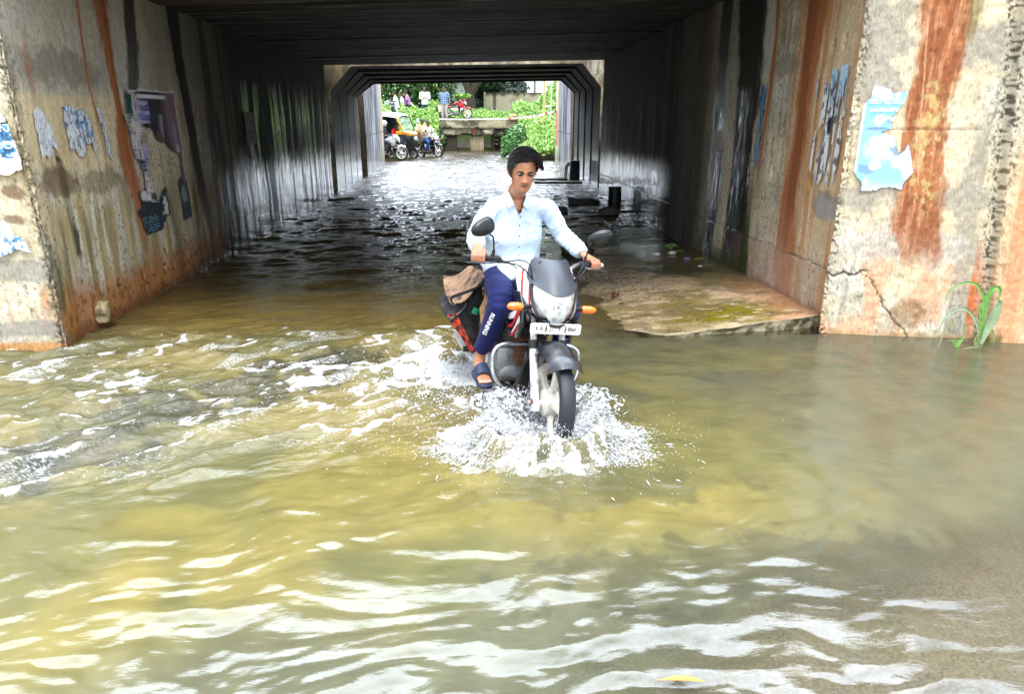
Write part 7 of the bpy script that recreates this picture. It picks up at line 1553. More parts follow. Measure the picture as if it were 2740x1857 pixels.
def rock(name, label, c, r, m, seed, cat='rock', rag=.5, par=None):
    b = MB(); b.ball((0, 0, 0), (1, 1, 1), 24, 16); o = b.build(name, m, par); A = verts_np(o).astype(float); f = 1 + (fbm(A[:, 0] * 1.6 + A[:, 2], A[:, 1] * 1.6 - A[:, 2], 4, seed) - .5) * rag * 2; A = np.clip(A * f[:, None], -.85, .85) * np.array(r); set_verts(o, A); o.location = c; return tag(o, label, cat)
RK = mat('broken concrete lump', (176, 160, 120), .9, var=.35, scale=18, bump=.8, dirt=(70, 62, 44), dscale=9, damt=.9)
rock('concrete_lump', 'broken yellowish concrete lump sticking out of the left wall at the waterline', (-3.19, 5.97, .15), (.06, .09, .10), RK, 820, 'concrete lump', .8)
rock('concrete_lump', 'mossy dark rock in the water behind the slab corner', (1.45, 9.3, .02), (.26, .22, .10), mat('mossy dark rock', (66, 58, 34), .7, var=.4, scale=12, bump=.8), 822, 'rock')
rock('rock', 'small grey rock by the foot of the right wall in the dark', (2.6, 13.0, .04), (.22, .2, .14), mat('dull grey rock', (86, 84, 76), .8, var=.3, bump=.6), 824, 'rock')
rock('rock', 'small dark stone left of the wooden boat shaped slab', (1.75, 13.4, .03), (.13, .12, .10), mat('black wet stone', (24, 23, 22), .5), 826, 'rock')
b = MB(); b.prism([(-.30, -.06), (.28, -.06), (.30, .08), (.1, .12), (-.15, .11), (-.38, .15)], 'y', -.2, .2); o = b.build('broken_slab', mat('black wet slab', (26, 25, 24), .5, var=.3, bump=.4), None, bevel=.02); o.location = (2.42, 14.8, .0); tag(o, 'dark boat shaped broken slab in the water beside the right wall', 'concrete slab')
b = MB(); b.tube([(0, 0, -.2), (.01, 0, .2), (.0, 0, .40)], [.14, .135, .13], 16); o = b.build('drum', mat('black drum', (22, 21, 21), .5, var=.3), None); o.location = (2.93, 14.2, 0); tag(o, 'black upright drum against the right tunnel wall', 'drum')
b = MB(); b.box((0, 0, 0), (1.6, .22, .05), rz=R(3)); o = b.build('plank', mat('soaked dark timber', (36, 32, 28), .5, var=.3), None, bevel=.01); o.location = (2.0, 20.3, .05); tag(o, 'long dark plank floating in the inner tunnel', 'plank')
b = MB(); b.box((0, 0, 0), (1.3, .2, .06), rz=R(-2)); o = b.build('plank', mat('mossy timber', (60, 66, 48), .6, var=.3), None, bevel=.01); o.location = (2.4, 19.2, .05); tag(o, 'shorter mossy plank floating in front of the long one', 'plank')
b = MB(); b.tube([(0, 0, -.2), (0, 0, .55)], [.16, .14], 14); o = b.build('stump', mat('black stump', (14, 14, 14), .6), None); o.location = (3.05, 20.6, 0); tag(o, 'black stump standing at the foot of the inner right wall', 'stump')
b = MB(); b.tube(bez([(0, 0, 0), (.03, 0, .35), (.12, -.02, .46)], 4), [.05] * 4 + [.06] * 5, 10); o = b.build('pipe_end', LITW, None); o.location = (2.82, 20.9, .0); tag(o, 'short bent white pipe end beside the black stump', 'pipe')
# green sprig and the grass plant at the right wing
GR1 = mat('fresh grass blade', (122, 168, 84), .45, var=.3, scale=20); GR2 = mat('pale grass blade', (150, 172, 130), .5, var=.2, scale=20); GR3 = mat('dry grass blade', (150, 150, 104), .6, var=.2)
def blade(b, pts, w, n=7):
    pts = bez(pts, n); m = len(pts); rows = []
    for i, p in enumerate(pts):
        t = (pts[min(m - 1, i + 1)] - pts[max(0, i - 1)]).normalized(); side = t.cross(Vector((.15, 1, .1))).normalized(); k = i / (m - 1); ww = w * (min(1, .35 + k * 2.2) if k < .5 else max(.06, 1 - (k - .5) * 1.9))
        rows.append([p - side * ww / 2, p + Vector((0, ww * .22, 0)), p + side * ww / 2])
    b.loft(rows, caps=False, closed=False)
t = empty('grass_plant', (4.02, 5.02, 0), label='tall broad leaved grass plant growing out of the water at the right wing wall', cat='plant'); t.scale = (1.12, 1.12, 1.12)
def bl(m, pts, w): b = MB(); blade(b, pts, w); b.build('leaf', m, t, solid=.0012)
bl(GR1, [(0, 0, -.1), (.0, 0, .15), (-.01, 0, .32), (.0, -.01, .41), (.035, -.02, .44), (.062, -.02, .40), (.05, -.02, .29)], .045)
bl(GR1, [(0, 0, .10), (-.02, 0, .28), (-.035, 0, .36), (-.10, 0, .455), (-.20, 0, .475), (-.29, 0, .42), (-.315, 0, .33)], .022)
bl(GR2, [(.01, -.01, .03), (.035, -.02, .16), (.055, -.03, .26), (.06, -.035, .34), (.03, -.03, .33)], .062)
bl(GR2, [(.0, 0, .02), (-.02, 0, .12), (-.07, 0, .22), (-.16, 0, .29), (-.26, 0, .25), (-.31, 0, .15), (-.31, 0, .05)], .02)
bl(GR3, [(-.02, .0, -.08), (-.02, 0, .02), (-.03, 0, .06), (-.015, 0, .12)], .02)
bl(GR3, [(-.29, 0, .0), (-.275, 0, .10), (-.24, 0, .19), (-.23, 0, .21), (-.20, 0, .15), (-.17, 0, .08)], .016)
bl(GR1, [(-.12, .02, .0), (-.11, .02, .10), (-.12, .02, .26)], .008); bl(GR3, [(.02, 0, .0), (.07, 0, .12), (.10, 0, .08), (.12, 0, .0)], .018)
for k in range(7): bl(GR1, [(-.15, .01, -.02), (-.15 + (k - 3) * .012, .01, .05), (-.15 + (k - 3) * .026, .01, .07 - abs(k - 3) * .008)], .006)
bl(GR3, [(.02, 0, .0), (-.06, -.02, .01), (-.14, -.04, -.0)], .016); bl(GR1, [(0, 0, .05), (-.02, 0, .2), (-.05, 0, .30), (-.02, 0, .35)], .02)
t = empty('sprig', (2.72, 9.25, .03), label='little green leafy sprig at the foot of the right wall', cat='plant')
for k in range(14): a = k * 2.4; b = MB(); blade(b, [(0, 0, 0), (math.cos(a) * .04, math.sin(a) * .04, .05 + .01 * (k % 3)), (math.cos(a) * .09, math.sin(a) * .08, .03 + .015 * (k % 4))], .022, 4); b.build('leaf', GR1, t, solid=.001)
# ================================================================== BEYOND THE UNDERPASS
M_LEAF = colmat('foliage', rough=.55, bump=0, bscale=9, var=.25, streak=False, spec=.4)
for n_ in M_LEAF.node_tree.nodes:
    if n_.type == 'BSDF_PRINCIPLED': n_.inputs['Subsurface Weight'].default_value = 0
def leaves(name, pts, nrm, size, cols, seed, parent=None, elong=1.6, up=0):
    """one mesh of many bent leaf faces at pts"""
    rr = np.random.RandomState(seed); n = len(pts); d = nrm + rr.normal(0, .55, (n, 3)); d[:, 2] += up; d /= np.linalg.norm(d, axis=1)[:, None]
    a = np.cross(d, rr.normal(0, 1, (n, 3))); a /= np.linalg.norm(a, axis=1)[:, None]; b = np.cross(d, a); s = size * rr.uniform(.6, 1.4, n)[:, None]
    V = np.stack([pts - a * s * .5, pts - b * s * elong * .5 + d * s * .15, pts + a * s * .5, pts + b * s * elong * .5 - d * s * .15], 1).reshape(-1, 3)
    c0, c1, c2 = [lin(c) for c in cols]; t = rr.rand(n)[:, None]; c = c0 * (1 - t) + c1 * t; m = rr.rand(n) < .14; c[m] = c2; c = np.repeat(c, 4, 0)
    me = bpy.data.meshes.new(name); me.vertices.add(4 * n); me.vertices.foreach_set('co', V.astype(np.float32).ravel()); me.loops.add(4 * n); me.loops.foreach_set('vertex_index', np.arange(4 * n, dtype=np.int32))
    me.polygons.add(n); me.polygons.foreach_set('loop_start', np.arange(0, 4 * n, 4, dtype=np.int32)); me.update(calc_edges=True); add_col(me, c); me.materials.append(M_LEAF)
    return link(bpy.data.objects.new(name, me), parent)
def blob_pts(blobs, n, seed, shell=.55):
    rr = np.random.RandomState(seed); w = np.array([b[1][0] * b[1][2] for b in blobs]); w = w / w.sum(); P = []; N_ = []
    for (c, r), k in zip(blobs, rr.multinomial(n, w)):
        d = rr.normal(0, 1, (k, 3)); d /= np.linalg.norm(d, axis=1)[:, None]; q = shell + (1 - shell) * rr.rand(k)[:, None] ** .6
        lump = 1 + (fbm(d[:, 0] * 2.5 + c[0], d[:, 2] * 2.5 + d[:, 1], 3, seed)[:, None] - .5) * .7; P.append(np.array(c) + d * np.array(r) * q * lump); N_.append(d)
    return np.concatenate(P), np.concatenate(N_)
GRN_D = ((14, 30, 20), (28, 52, 30), (58, 88, 50)); GRN_M = ((34, 62, 32), (62, 100, 46), (116, 150, 74)); GRN_L = ((88, 136, 48), (132, 172, 72), (180, 204, 110)); GRN_B = ((52, 104, 50), (96, 150, 78), (170, 204, 140))
BARK = mat('bark', (66, 54, 44), .9, var=.35, scale=14, bump=.9)
def tree(label, x, y, z, trunk, crown, n, cols, size, seed, group=None, name='tree'):
    t = empty(name, (x, y, z), label=label, cat='tree', group=group)
    b = MB()
    for pts, r in trunk: b.tube(bez(pts, 4), list(np.linspace(r[0], r[1], 4 * (len(pts) - 1) + 1)), 10)
    o = b.build('trunk', BARK, t, remesh=0); 
    P, N_ = blob_pts(crown, n * 2, seed); leaves('crown', P, N_, size * .7, cols, seed, t)
    return t
rr = np.random.RandomState(31)
tree('big forked tree with a dark trunk behind the red motorcycle', .15, 47, 1.75, [([(0, 0, 0), (-.05, 0, 1.0), (-.1, 0, 1.7)], (.36, .27)), ([(-.1, 0, 1.5), (-.5, 0, 2.4), (-.9, .2, 3.6)], (.22, .1)), ([(-.05, 0, 1.3), (.6, 0, 2.2), (1.6, .2, 3.0), (2.2, 0, 3.8)], (.24, .08))],
     [((-1.2, 0, 4.2), (2.4, 1.6, 1.1)), ((1.4, -.3, 3.7), (1.8, 1.2, .6)), ((2.2, -.4, 3.1), (.8, .7, .45)), ((.3, 0, 5.2), (3, 2, 1.4)), ((3.0, -.2, 3.5), (.7, .5, .25))], 9000, ((50, 88, 40), (90, 128, 64), (140, 170, 96)), .16, 41)
for i, (x, y, z, s, cols, lb) in enumerate(((-8.6, 52, 1.6, 1.5, GRN_D, 'dark bluish tree at the far left of the tree line'), (-5.4, 53, 1.6, 1.35, GRN_M, 'lighter green tree above the three people on the motorcycle'), (-2.4, 54, 1.5, 1.5, GRN_D, 'dark broad tree behind the man in the white shirt'), (1.9, 52.5, 1.4, .9, GRN_D, 'low dark tree between the forked trunk and the compound wall'))):
    cr = [((rr.normal(0, 1.0 * s), rr.normal(0, .6), rr.uniform(1.0, 4.2) * s), (1.5 * s, 1.2, 1.1 * s)) for k in range(7)]
    tree(lb, x, y, z, [([(0, 0, 0), (.1, 0, 1.6 * s), (.0, 0, 3 * s)], (.3, .12))], cr, 7000, cols, .2, 50 + i, group='trees beyond the culvert')
# weeds and grass on the banks
def weeds(name, label, boxes, n, cols, size, seed, hgt=.5, kind='stuff'):
    rr = np.random.RandomState(seed); P = []
    for (x0, x1, y0, y1, z0, z1, hh) in boxes:
        k = int(n / len(boxes)); x = rr.uniform(x0, x1, k); y = rr.uniform(y0, y1, k); t = (y - y0) / (y1 - y0 + 1e-6)
        zb = z0 + (z1 - z0) * t; h = hh * (.3 + 1.0 * fbm(x * 1.1, y * .8, 3, seed) ** 1.5 * 1.6); P.append(np.stack([x, y, zb + h * rr.rand(k) ** .7], 1))
    P = np.concatenate(P); o = leaves(name, P, np.tile([0, -.5, .6], (len(P), 1)), size, cols, seed, elong=2.4); tag(o, label, 'weeds', None, kind); return o
weeds('weeds', 'bright green weeds and grass covering both banks and the far verge', [(-6.5, -1.9, 39.9, 42.8, .9, 1.7, .8), (-8, -3.9, 33.5, 38, .1, 1.7, .8), (-3.6, -1.6, 36.5, 39.8, .1, 1.2, 1.1), (2.6, 7, 40, 44, 1.6, 1.9, .7), (.0, 5.5, 42.5, 46.5, 1.55, 1.85, .32), (-6, 0, 42.8, 46.5, 1.55, 1.75, .42), (2.6, 6.5, 30.2, 33, .2, 1.3, .3), (2.6, 6.5, 32.5, 36, .9, 1.6, .35), (2.6, 4.4, 36, 40, 1.0, 1.8, .6)], 105000, GRN_L, .062, 61)
weeds('tall_weeds', 'taller climbing weeds by the bamboo pole on the right', [(3.9, 5.6, 38, 40, 1.5, 1.9, 1.0), (4.6, 6.4, 41, 43, 1.8, 1.9, 1.7), (4.4, 6.2, 34, 37, 1.2, 1.9, .9)], 16000, GRN_L, .075, 62)
def bush(label, x, y, z, blobs, n, cols, size, seed, group=None):
    t = empty('bush', (x, y, z), label=label, cat='bush', group=group); P, N_ = blob_pts(blobs, n, seed, .7); leaves('foliage', P, N_, size, cols, seed, t)
    b = MB()
    for k in range(5): a = k * 1.3; b.tube([(math.cos(a) * .1, math.sin(a) * .1, -.2), (math.cos(a) * .4, math.sin(a) * .3, .6)], [.03, .012], 6)
    b.build('stem', BARK, t)
bush('large round green bush at the waterline on the right bank', 2.35, 33.6, .0, [((0, 0, .55), (.85, .7, .75)), ((-.35, -.1, .4), (.6, .5, .5)), ((.6, .1, .75), (.7, .6, .7)), ((.1, .1, .95), (.6, .5, .5)), ((.9, .0, .4), (.6, .5, .5))], 12000, GRN_B, .065, 71)
bush('yellow green leafy bush above the round bush, below the tape', 3.5, 36.5, .55, [((0, 0, .4), (.9, .7, .5)), ((-.8, 0, .1), (.7, .6, .45)), ((.7, 0, .5), (.6, .5, .45))], 4500, GRN_L, .10, 72)
bush('leafy green shrub at the left end of the concrete culvert', -1.85, 38.9, .3, [((0, 0, .5), (.45, .4, .6)), ((.3, 0, .2), (.35, .3, .4)), ((-.5, 0, .7), (.5, .4, .5))], 2600, GRN_M, .09, 73)
bush('pale green shrub between the man in white and the man in the checked shirt', -1.95, 42.6, 1.6, [((0, 0, .5), (.5, .4, .6)), ((.5, 0, .4), (.5, .4, .4))], 2000, GRN_L, .10, 74)
# slab culvert carrying the upper road
def culvert():
    t = empty('slab_culvert', (.3, 40, 0), label='low weathered concrete slab culvert with painted lettering across the water', cat='culvert')
    def face(nm, x0, x1, z0, z1, yf, seed, dk=.6):
        X, Z = np.meshgrid(np.linspace(x0, x1, 200), np.linspace(z0, z1, 40), indexing='ij'); c = mixc(lin((178, 168, 140)) * np.ones(X.shape + (3,)), lin((80, 76, 62)), sst(.4, .6, fbm(X * 2.2, Z * 2.5, 4, seed)) * dk)
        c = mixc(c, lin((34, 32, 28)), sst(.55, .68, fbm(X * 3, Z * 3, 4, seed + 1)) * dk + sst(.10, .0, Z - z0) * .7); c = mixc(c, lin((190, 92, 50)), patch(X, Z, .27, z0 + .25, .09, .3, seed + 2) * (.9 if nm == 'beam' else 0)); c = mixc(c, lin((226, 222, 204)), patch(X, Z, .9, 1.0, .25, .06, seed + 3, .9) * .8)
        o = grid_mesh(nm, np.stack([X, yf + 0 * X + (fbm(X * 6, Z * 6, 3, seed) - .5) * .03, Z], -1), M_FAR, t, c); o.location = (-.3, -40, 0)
    face('parapet_face', -1.95, 2.75, 1.15, 1.60, 39.42, 830); face('beam', -1.75, 2.45, .80, 1.15, 39.50, 834, .9)
    b = MB(); b.box((.4, 40.9, 1.375), (4.7, 2.9, .44)); b.box((.35, 40.9, .975), (4.2, 2.75, .33)); o = b.build('deck_slab', mat('culvert concrete', (150, 142, 118), .9, var=.3, scale=5, dirt=(50, 46, 38), dscale=3, damt=.8), t, smooth=False); o.location = (-.3, -40, 0)
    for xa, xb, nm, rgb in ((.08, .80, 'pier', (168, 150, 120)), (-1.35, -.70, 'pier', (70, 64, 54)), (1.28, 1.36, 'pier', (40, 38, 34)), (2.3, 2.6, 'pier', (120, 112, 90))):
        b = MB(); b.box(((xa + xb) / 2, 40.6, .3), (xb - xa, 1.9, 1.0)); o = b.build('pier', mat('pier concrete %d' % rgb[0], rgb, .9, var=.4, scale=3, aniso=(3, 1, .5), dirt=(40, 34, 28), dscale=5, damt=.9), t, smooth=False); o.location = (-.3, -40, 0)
    text_mesh('WORK BY HUD  O', .30, mat('faded black lettering', (70, 62, 52), .9, var=.4), t, 'lettering', Matrix.Translation((-.3, 39.44 - 40, .98)) @ Matrix.Rotation(R(90), 4, 'X') @ Matrix.Scale(.62, 4, (1, 0, 0)), extrude=.002)
culvert()
for i, (x, z, s) in enumerate(((1.65, .62, .24), (1.95, .5, .28), (1.55, .38, .22), (1.95, .26, .3), (2.2, .66, .2), (1.6, .15, .26), (1.75, .82, .18))):
    rock('rubble_stone', ('pale rubble stones heaped under the right end of the culvert'), (x, 42.2 - z, z), (s, s * .8, s * .42), mat('pale rubble', (206, 186, 158), .9, var=.25, bump=.6), 840 + i, 'stone')
    for o in bpy.data.objects:
        if o.name.startswith('rubble_stone'): o['group'] = 'rubble under the culvert'
rock('boulder', 'tan angular stone lying on the right end of the culvert', (2.5, 39.5, 1.72), (.34, .3, .2), mat('tan stone', (190, 160, 112), .9, var=.25), 850, 'stone'); rock('boulder', 'dark stone beside the tan one on the culvert end', (2.95, 39.6, 1.7), (.26, .3, .17), mat('dark stone', (92, 86, 70), .9, var=.3), 851, 'stone')
# compound wall, white building, pole, pipe, barrier tape
def cwall():
    X, Z = np.meshgrid(np.linspace(1.1, 8.0, 260), np.linspace(1.5, 3.3, 80), indexing='ij'); c = mixc(lin((190, 176, 162)) * np.ones(X.shape + (3,)), lin((160, 148, 134)), sst(.4, .6, fbm(X, Z, 4, 860))); c = mixc(c, lin((60, 54, 46)), sst(3.0, 3.25, Z + (fbm(X * 3, Z * .5, 4, 861) - .5) * .5) * .9); c = mixc(c, lin((56, 50, 42)), band(X, Z, [(1.78, 3.3, 1, 1), (1.8, 2.2, .8, .9), (1.8, 1.7, .4, 0)], .13, .8, 862) * .8)
    t = empty('compound_wall', (1.1, 50, 1.5), label='beige stained compound wall behind the grass on the right', cat='wall'); o = grid_mesh('wall_face', np.stack([X, 50 + 0 * X, Z], -1), M_FAR, t, c); o.location = (-1.1, -50, -1.5)
    b = MB(); b.box((4.55, 50.16, 2.4), (6.9, .28, 1.78)); b.box((1.12, 50.05, 2.4), (.12, .42, 1.86)); o = b.build('wall_core', mat('wall render', (176, 164, 148), .9, dirt=(80, 74, 66)), t, smooth=False); o.location = (-1.1, -50, -1.5)
cwall()
t = empty('building', (8, 62, 0), label='white blown out building with a window beyond the compound wall', cat='building')
b = MB(); b.box((0, 2, 4.2), (13.0, 4, 7)); b.build('wall', mat('white render', (228, 230, 236), .8, var=.04, scale=1.2), t, smooth=False)
b = MB(); b.box((-4.2, -.05, 4.25), (.9, .1, .5)); w_ = b.build('window', mat('window dark', (50, 60, 70), .2), t, smooth=False)
for xx in (-5.0, -2.4): b = MB(); b.tube([(xx, -.08, .5), (xx, -.08, 7.6)], .06, 8); b.build('downpipe', mat('dark pipe', (80, 84, 90), .6), t)
t = empty('shed', (-1.2, 58, 0), label='pale grey shed wall seen between the branches of the forked tree', cat='shed'); b = MB(); b.box((1.6, 1, 3.6), (5.6, 2, 2.4)); b.build('wall', mat('grey shed render', (176, 178, 180), .8), t, smooth=False); b = MB(); b.box((1.6, .9, 4.9), (6, 2.6, .2)); b.build('roof', mat('grey sheet roof', (120, 122, 124), .6), t, smooth=False)
b = MB(); b.tube([(3.35, 33.0, .9), (3.42, 33.0, 2.4), (3.40, 33, 4.6)], [.06, .055, .05], 10); tag(b.build('bamboo_pole', mat('bamboo', (196, 176, 132), .6, var=.15), None), 'thick pale bamboo pole standing in the weeds at the right', 'pole')
b = MB(); b.tube([(3.62, 33.0, 1.0), (3.72, 33.0, 2.0), (3.78, 33, 4.6)], .022, 8); b.tube([(3.40, 33, 2.18), (3.73, 33, 2.22)], .025, 8); tag(b.build('pipe', mat('white conduit', (220, 222, 220), .5), None), 'thin white pipe beside the bamboo pole', 'pipe')
pts = bez([(3.44, 29.25, 1.95), (2.9, 31.0, 1.80), (2.55, 34.5, 1.72), (2.3, 38.5, 1.66), (1.2, 39.3, 1.64), (-.4, 39.35, 1.62), (-2.0, 39.4, 1.64)], 8)
b = MB(); b.loft([[p + Vector((0, 0, .035)), p - Vector((0, 0, .035))] for p in pts], caps=False, closed=False)
m, N, L, P = newmat('barrier tape'); co = N.new('ShaderNodeTexCoord'); w = N.new('ShaderNodeTexWave'); w.bands_direction = 'Y'; w.inputs['Scale'].default_value = .32; L.new(co.outputs['Object'], w.inputs['Vector']); r_ = N.new('ShaderNodeValToRGB'); r_.color_ramp.interpolation = 'CONSTANT'; r_.color_ramp.elements[0].color = (.85, .85, .84, 1); r_.color_ramp.elements[1].position = .86; r_.color_ramp.elements[1].color = (.7, .1, .05, 1); L.new(w.outputs['Fac'], r_.inputs['Fac']); L.new(r_.outputs['Color'], P.inputs['Base Color'])
tag(b.build('barrier_tape', m, None, solid=.003), 'white and red barrier tape sagging from the right wall along the culvert', 'tape')
# ---- far motorcycles and riders
def world_bike(x, y, a, z, lean=0): return bike_matrix(x, y, a, lean, z)
MA = world_bike(-2.86, 30.6, R(74), -.05)
make_bike(MA, 'silver and blue motorcycle half hidden by the left wall', 'motorcycle', body_rgb=(190, 194, 200), stripe=(30, 70, 180), white=(206, 210, 216), visor_rgb=(160, 164, 170), rimrgb=(232, 232, 230), fender_rgb=(226, 228, 230), detail=0, plate=None, guard=True, mirrors=False, tankmat=stripe_mat('silver tank with blue flash', (196, 200, 206), (30, 76, 190), 3, (0, 0, 0), .7))
figure(MA, 'rider in a white helmet and dark jacket on the silver motorcycle', {**ride(0, .78, 1.50), 'long': (1, 1, 1)}, (34, 32, 38), (40, 44, 60), helmet=(230, 230, 230))
MBk = world_bike(-1.38, 32.7, R(42), -.06)
make_bike(MBk, 'black motorcycle with a pale visor carrying two men', 'motorcycle', body_rgb=(26, 28, 32), stripe=(120, 130, 150), white=(214, 222, 230), visor_rgb=(150, 166, 184), rimrgb=(224, 222, 214), fender_rgb=(40, 42, 48), detail=0, plate='', guard=True)
figure(MBk, 'young man in a cream T-shirt and blue jeans steering the black motorcycle', ride(0, .74, 1.52), (226, 220, 200), (54, 84, 160), moust=False)
figure(MBk, 'man in a peach shirt and grey cap riding pillion', ride(-.02, 1.16, 1.60, pill=True), (214, 180, 132), (70, 62, 54), cap=(72, 74, 80))
MR = world_bike(-.06, 41.2, R(84), 1.60)
make_bike(MR, 'red motorcycle parked side on along the culvert', 'motorcycle', body_rgb=(196, 26, 34), stripe=(230, 230, 230), white=(214, 40, 44), visor_rgb=(190, 36, 40), rimrgb=(228, 226, 222), fender_rgb=(196, 40, 44), detail=0, plate=None, guard=False, mirrors=True)
b = MB(); b.box((0, 0, 0), (.50, .52, .34)); o = b.build('carton', mat('white wrapped parcel', (214, 206, 190), .8, var=.15), None, bevel=.03); o.location = (-1.42, 40.92, 2.16); tag(o, 'pale parcel strapped to the side of the red motorcycle', 'parcel')
P_, N_ = blob_pts([((0, 0, 0), (.36, .2, .13)), ((.28, 0, .02), (.22, .15, .1))], 260, 81); o = leaves('leafy_bundle', P_ + np.array([-.42, 41.1, 2.85]), N_, .13, GRN_L, 82); tag(o, 'bundle of bright green leaves lying on the red motorcycle handlebar', 'leaf bundle')
M_CHK, N, L, P = newmat('blue checked cloth'); co = N.new('ShaderNodeTexCoord'); w1 = N.new('ShaderNodeTexWave'); w1.inputs['Scale'].default_value = 3.4; w1.bands_direction = 'X'; w2 = N.new('ShaderNodeTexWave'); w2.inputs['Scale'].default_value = 3.4; w2.bands_direction = 'Z'
L.new(co.outputs['Object'], w1.inputs['Vector']); L.new(co.outputs['Object'], w2.inputs['Vector']); mm = N.new('ShaderNodeMath'); mm.operation = 'ADD'; L.new(w1.outputs['Fac'], mm.inputs[0]); L.new(w2.outputs['Fac'], mm.inputs[1]); r_ = N.new('ShaderNodeValToRGB'); e = r_.color_ramp.elements; e[0].color = (*lin((150, 176, 214)), 1); e[0].position = .3; e[1].color = (*lin((20, 44, 100)), 1); e[1].position = .8; hf = N.new('ShaderNodeMath'); hf.operation = 'MULTIPLY'; hf.inputs[1].default_value = .5; L.new(mm.outputs[0], hf.inputs[0]); L.new(hf.outputs[0], r_.inputs['Fac']); L.new(r_.outputs['Color'], P.inputs['Base Color']); P.inputs['Roughness'].default_value = .85
ST = stand(1.60)
figure(Matrix.Translation((-2.42, 41.3, 1.58)) @ Matrix.Rotation(R(4), 4, 'Z'), 'man in a loose white shirt standing on the culvert with clasped hands', {**stand(1.62, 'front', .22), 'long': (1, 1, 1), 'hem': (0, 0, .10)}, (236, 238, 242), (60, 74, 92), moust=True)
figure(Matrix.Translation((-1.33, 40.6, 1.60)) @ Matrix.Rotation(R(-8), 4, 'Z'), 'man in a blue checked shirt and grey trousers with hands behind his back', {**stand(1.57, 'back', .21), 'long': (1, 1, 1), 'hem': (0, 0, .06)}, (60, 80, 140), (176, 168, 166), moust=True, shirtmat=M_CHK)
MT_ = world_bike(-4.75, 41.6, R(-84), 1.55)
make_bike(MT_, 'grey motorcycle on the upper road carrying three people', 'motorcycle', body_rgb=(60, 70, 84), stripe=(150, 160, 170), white=(176, 184, 190), visor_rgb=(120, 130, 140), rimrgb=(190, 190, 190), detail=0, plate=None, guard=False, mirrors=False)
figure(MT_, 'stout man in white steering the motorcycle on the upper road', ride(0, .66, 1.44), (238, 240, 244), (120, 120, 130), moust=True)
figure(MT_, 'child in a pale shirt squeezed between the two adults', ride(.02, 1.02, 1.38, pill=True), (220, 224, 244), (226, 226, 226))
figure(MT_, 'young man in a purple shirt at the back of the three', ride(-.02, 1.32, 1.50, pill=True), (176, 122, 190), (40, 40, 46))
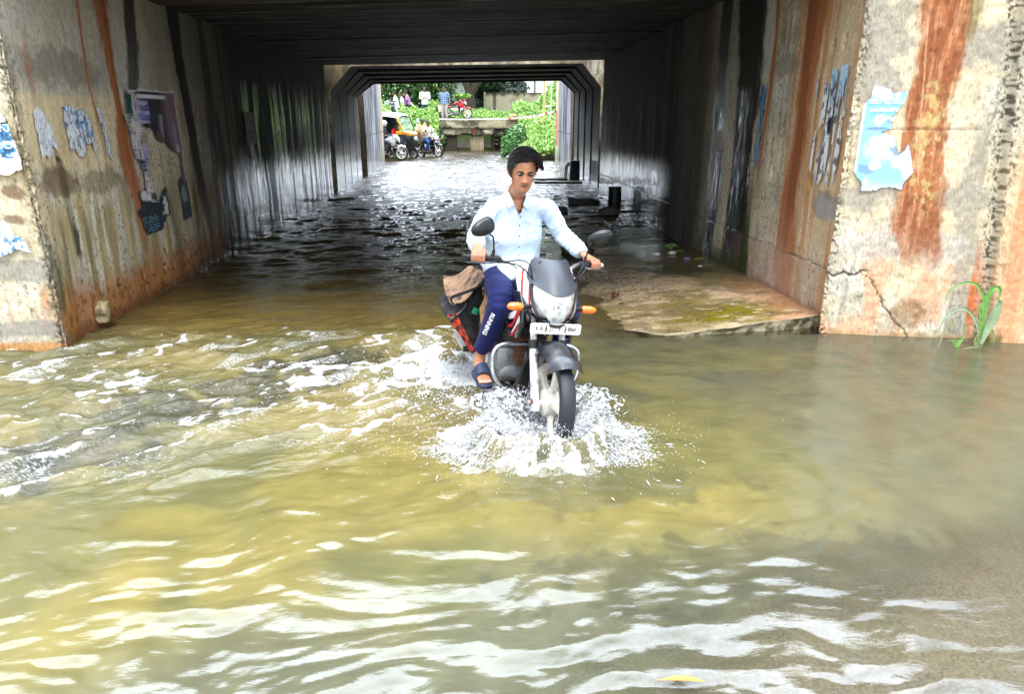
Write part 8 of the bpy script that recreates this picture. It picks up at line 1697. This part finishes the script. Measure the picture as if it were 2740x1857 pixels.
# ---- auto rickshaw
def rickshaw(M4):
    t = empty('auto_rickshaw', label='black and yellow three wheeled auto rickshaw with a pale canopy', cat='auto rickshaw', mat=M4)
    BKP = mat('black auto paint', (18, 19, 22), .25, coat=.6); YEL = mat('yellow auto paint', (226, 150, 30), .35, coat=.4, var=.06); CAN = mat('pale canopy vinyl', (206, 212, 220), .5, var=.08); TRM = mat('canopy shade', (90, 110, 130), .6)
    b = MB(); rg = []
    for y, w, z0, z1 in ((-.12, .16, .42, 1.00), (-.02, .30, .36, 1.06), (.22, .46, .32, 1.08), (.5, .56, .28, 1.05), (.52, .58, .28, .60), (1.1, .62, .27, .55), (1.12, .63, .27, .95), (2.3, .62, .35, .98)): rg.append([(x * w, y, z) for x, z in ((-1, z0), (-.9, z0 - .03), (.9, z0 - .03), (1, z0), (1, z1), (.85, z1 + .03), (-.85, z1 + .03), (-1, z1))])
    b.loft(rg); b.build('body', BKP, t, bevel=.02)
    b = MB(); b.loft([[(x * w, y, z) for x, z in ((-1, z0), (1, z0), (1, z1), (-1, z1))] for y, w, z0, z1 in ((-.10, .24, .98, 1.10), (.0, .38, 1.0, 1.14), (.22, .48, 1.05, 1.18), (.5, .585, 1.02, 1.20))]); b.build('yellow_band', YEL, t, bevel=.015)
    for sx in (-1, 1):
        b = MB(); b.tube(bez([(sx * .47, .18, 1.15), (sx * .50, .34, 1.5), (sx * .52, .50, 1.86)], 3), .03, 8); b.build('windscreen_pillar', YEL if sx < 0 else M_BPL, t)
        b = MB(); b.tube([(sx * .40, .10, 1.18), (sx * .58, .12, 1.55)], .012, 6); b.ball((sx * .60, .10, 1.6), (.085, .03, .12)); b.build('mirror', CAN, t)
        b = MB(); b.box((sx * .45, .09, 1.10), (.12, .05, .07)); b.build('indicator', amber(), t, bevel=.01)
    b = MB(); b.add([(-.46, .17, 1.17), (.46, .17, 1.17), (.50, .50, 1.84), (-.50, .50, 1.84)], [(0, 1, 2, 3)]); m, N, L, P = newmat('windscreen glass'); P.inputs['Transmission Weight'].default_value = .9; P.inputs['Roughness'].default_value = .05; P.inputs['IOR'].default_value = 1.1; P.inputs['Base Color'].default_value = (.8, .9, .92, 1); b.build('windscreen', m, t, solid=.006)
    rg = []
    for y, w, z in ((.42, .50, 1.84), (.55, .60, 1.92), (1.2, .66, 1.98), (2.0, .66, 1.95), (2.3, .62, 1.86)): rg.append([(u * w, y, z - .12 * abs(u) ** 3 - (.04 if abs(u) == 1 else 0)) for u in np.linspace(-1, 1, 9)])
    b = MB(); b.loft(rg, caps=False, closed=False); b.build('canopy', CAN, t, solid=.03)
    for sx in (-1, 1): b = MB(); b.add([(sx * .64, 1.25, .95), (sx * .64, 2.28, .95), (sx * .63, 2.28, 1.82), (sx * .65, 1.25, 1.86)], [(0, 1, 2, 3)]); b.build('side_curtain', TRM, t, solid=.02)
    b = MB(); b.add([(sx_ * .62, 2.3, z) for sx_, z in ((-1, .95), (1, .95), (1, 1.84), (-1, 1.84))], [(0, 1, 2, 3)]); b.build('rear_curtain', TRM, t, solid=.02)
    b = MB(); b.box((0, 1.7, .75), (1.1, .5, .12)); b.box((0, 1.98, 1.05), (1.1, .1, .55)); b.box((0, .78, .68), (.9, .3, .12)); b.build('seat', M_SEAT, t, bevel=.03)
    make_wheel(t, (0, .0, .22), .235, .10, mat('rickshaw hub', (150, 150, 150), .5), 5, True, 0)
    for sx in (-1, 1): make_wheel(t, (sx * .52, 1.9, .22), .235, .11, MATS['rickshaw hub'], 5, False, 0)
    b = MB(); b.loft([[(u * .10, -math.cos(a) * .28, .22 + math.sin(a) * .30) for u in np.linspace(-1, 1, 5)] for a in np.linspace(R(10), R(150), 10)], caps=False, closed=False); b.build('front_fender', BKP, t, solid=.012)
    b = MB(); b.ball((0, -.14, .86), (.10, .06, .10)); b.build('headlight', lens(), t)
MAu = world_bike(-2.48, 32.3, R(62), -.04)
rickshaw(MAu)
figure(MAu, 'driver in a red shirt and white trousers at the front of the auto rickshaw', {**ride(-.14, .80, 1.42), 'long': (1, 1, 1)}, (206, 26, 44), (226, 226, 232))
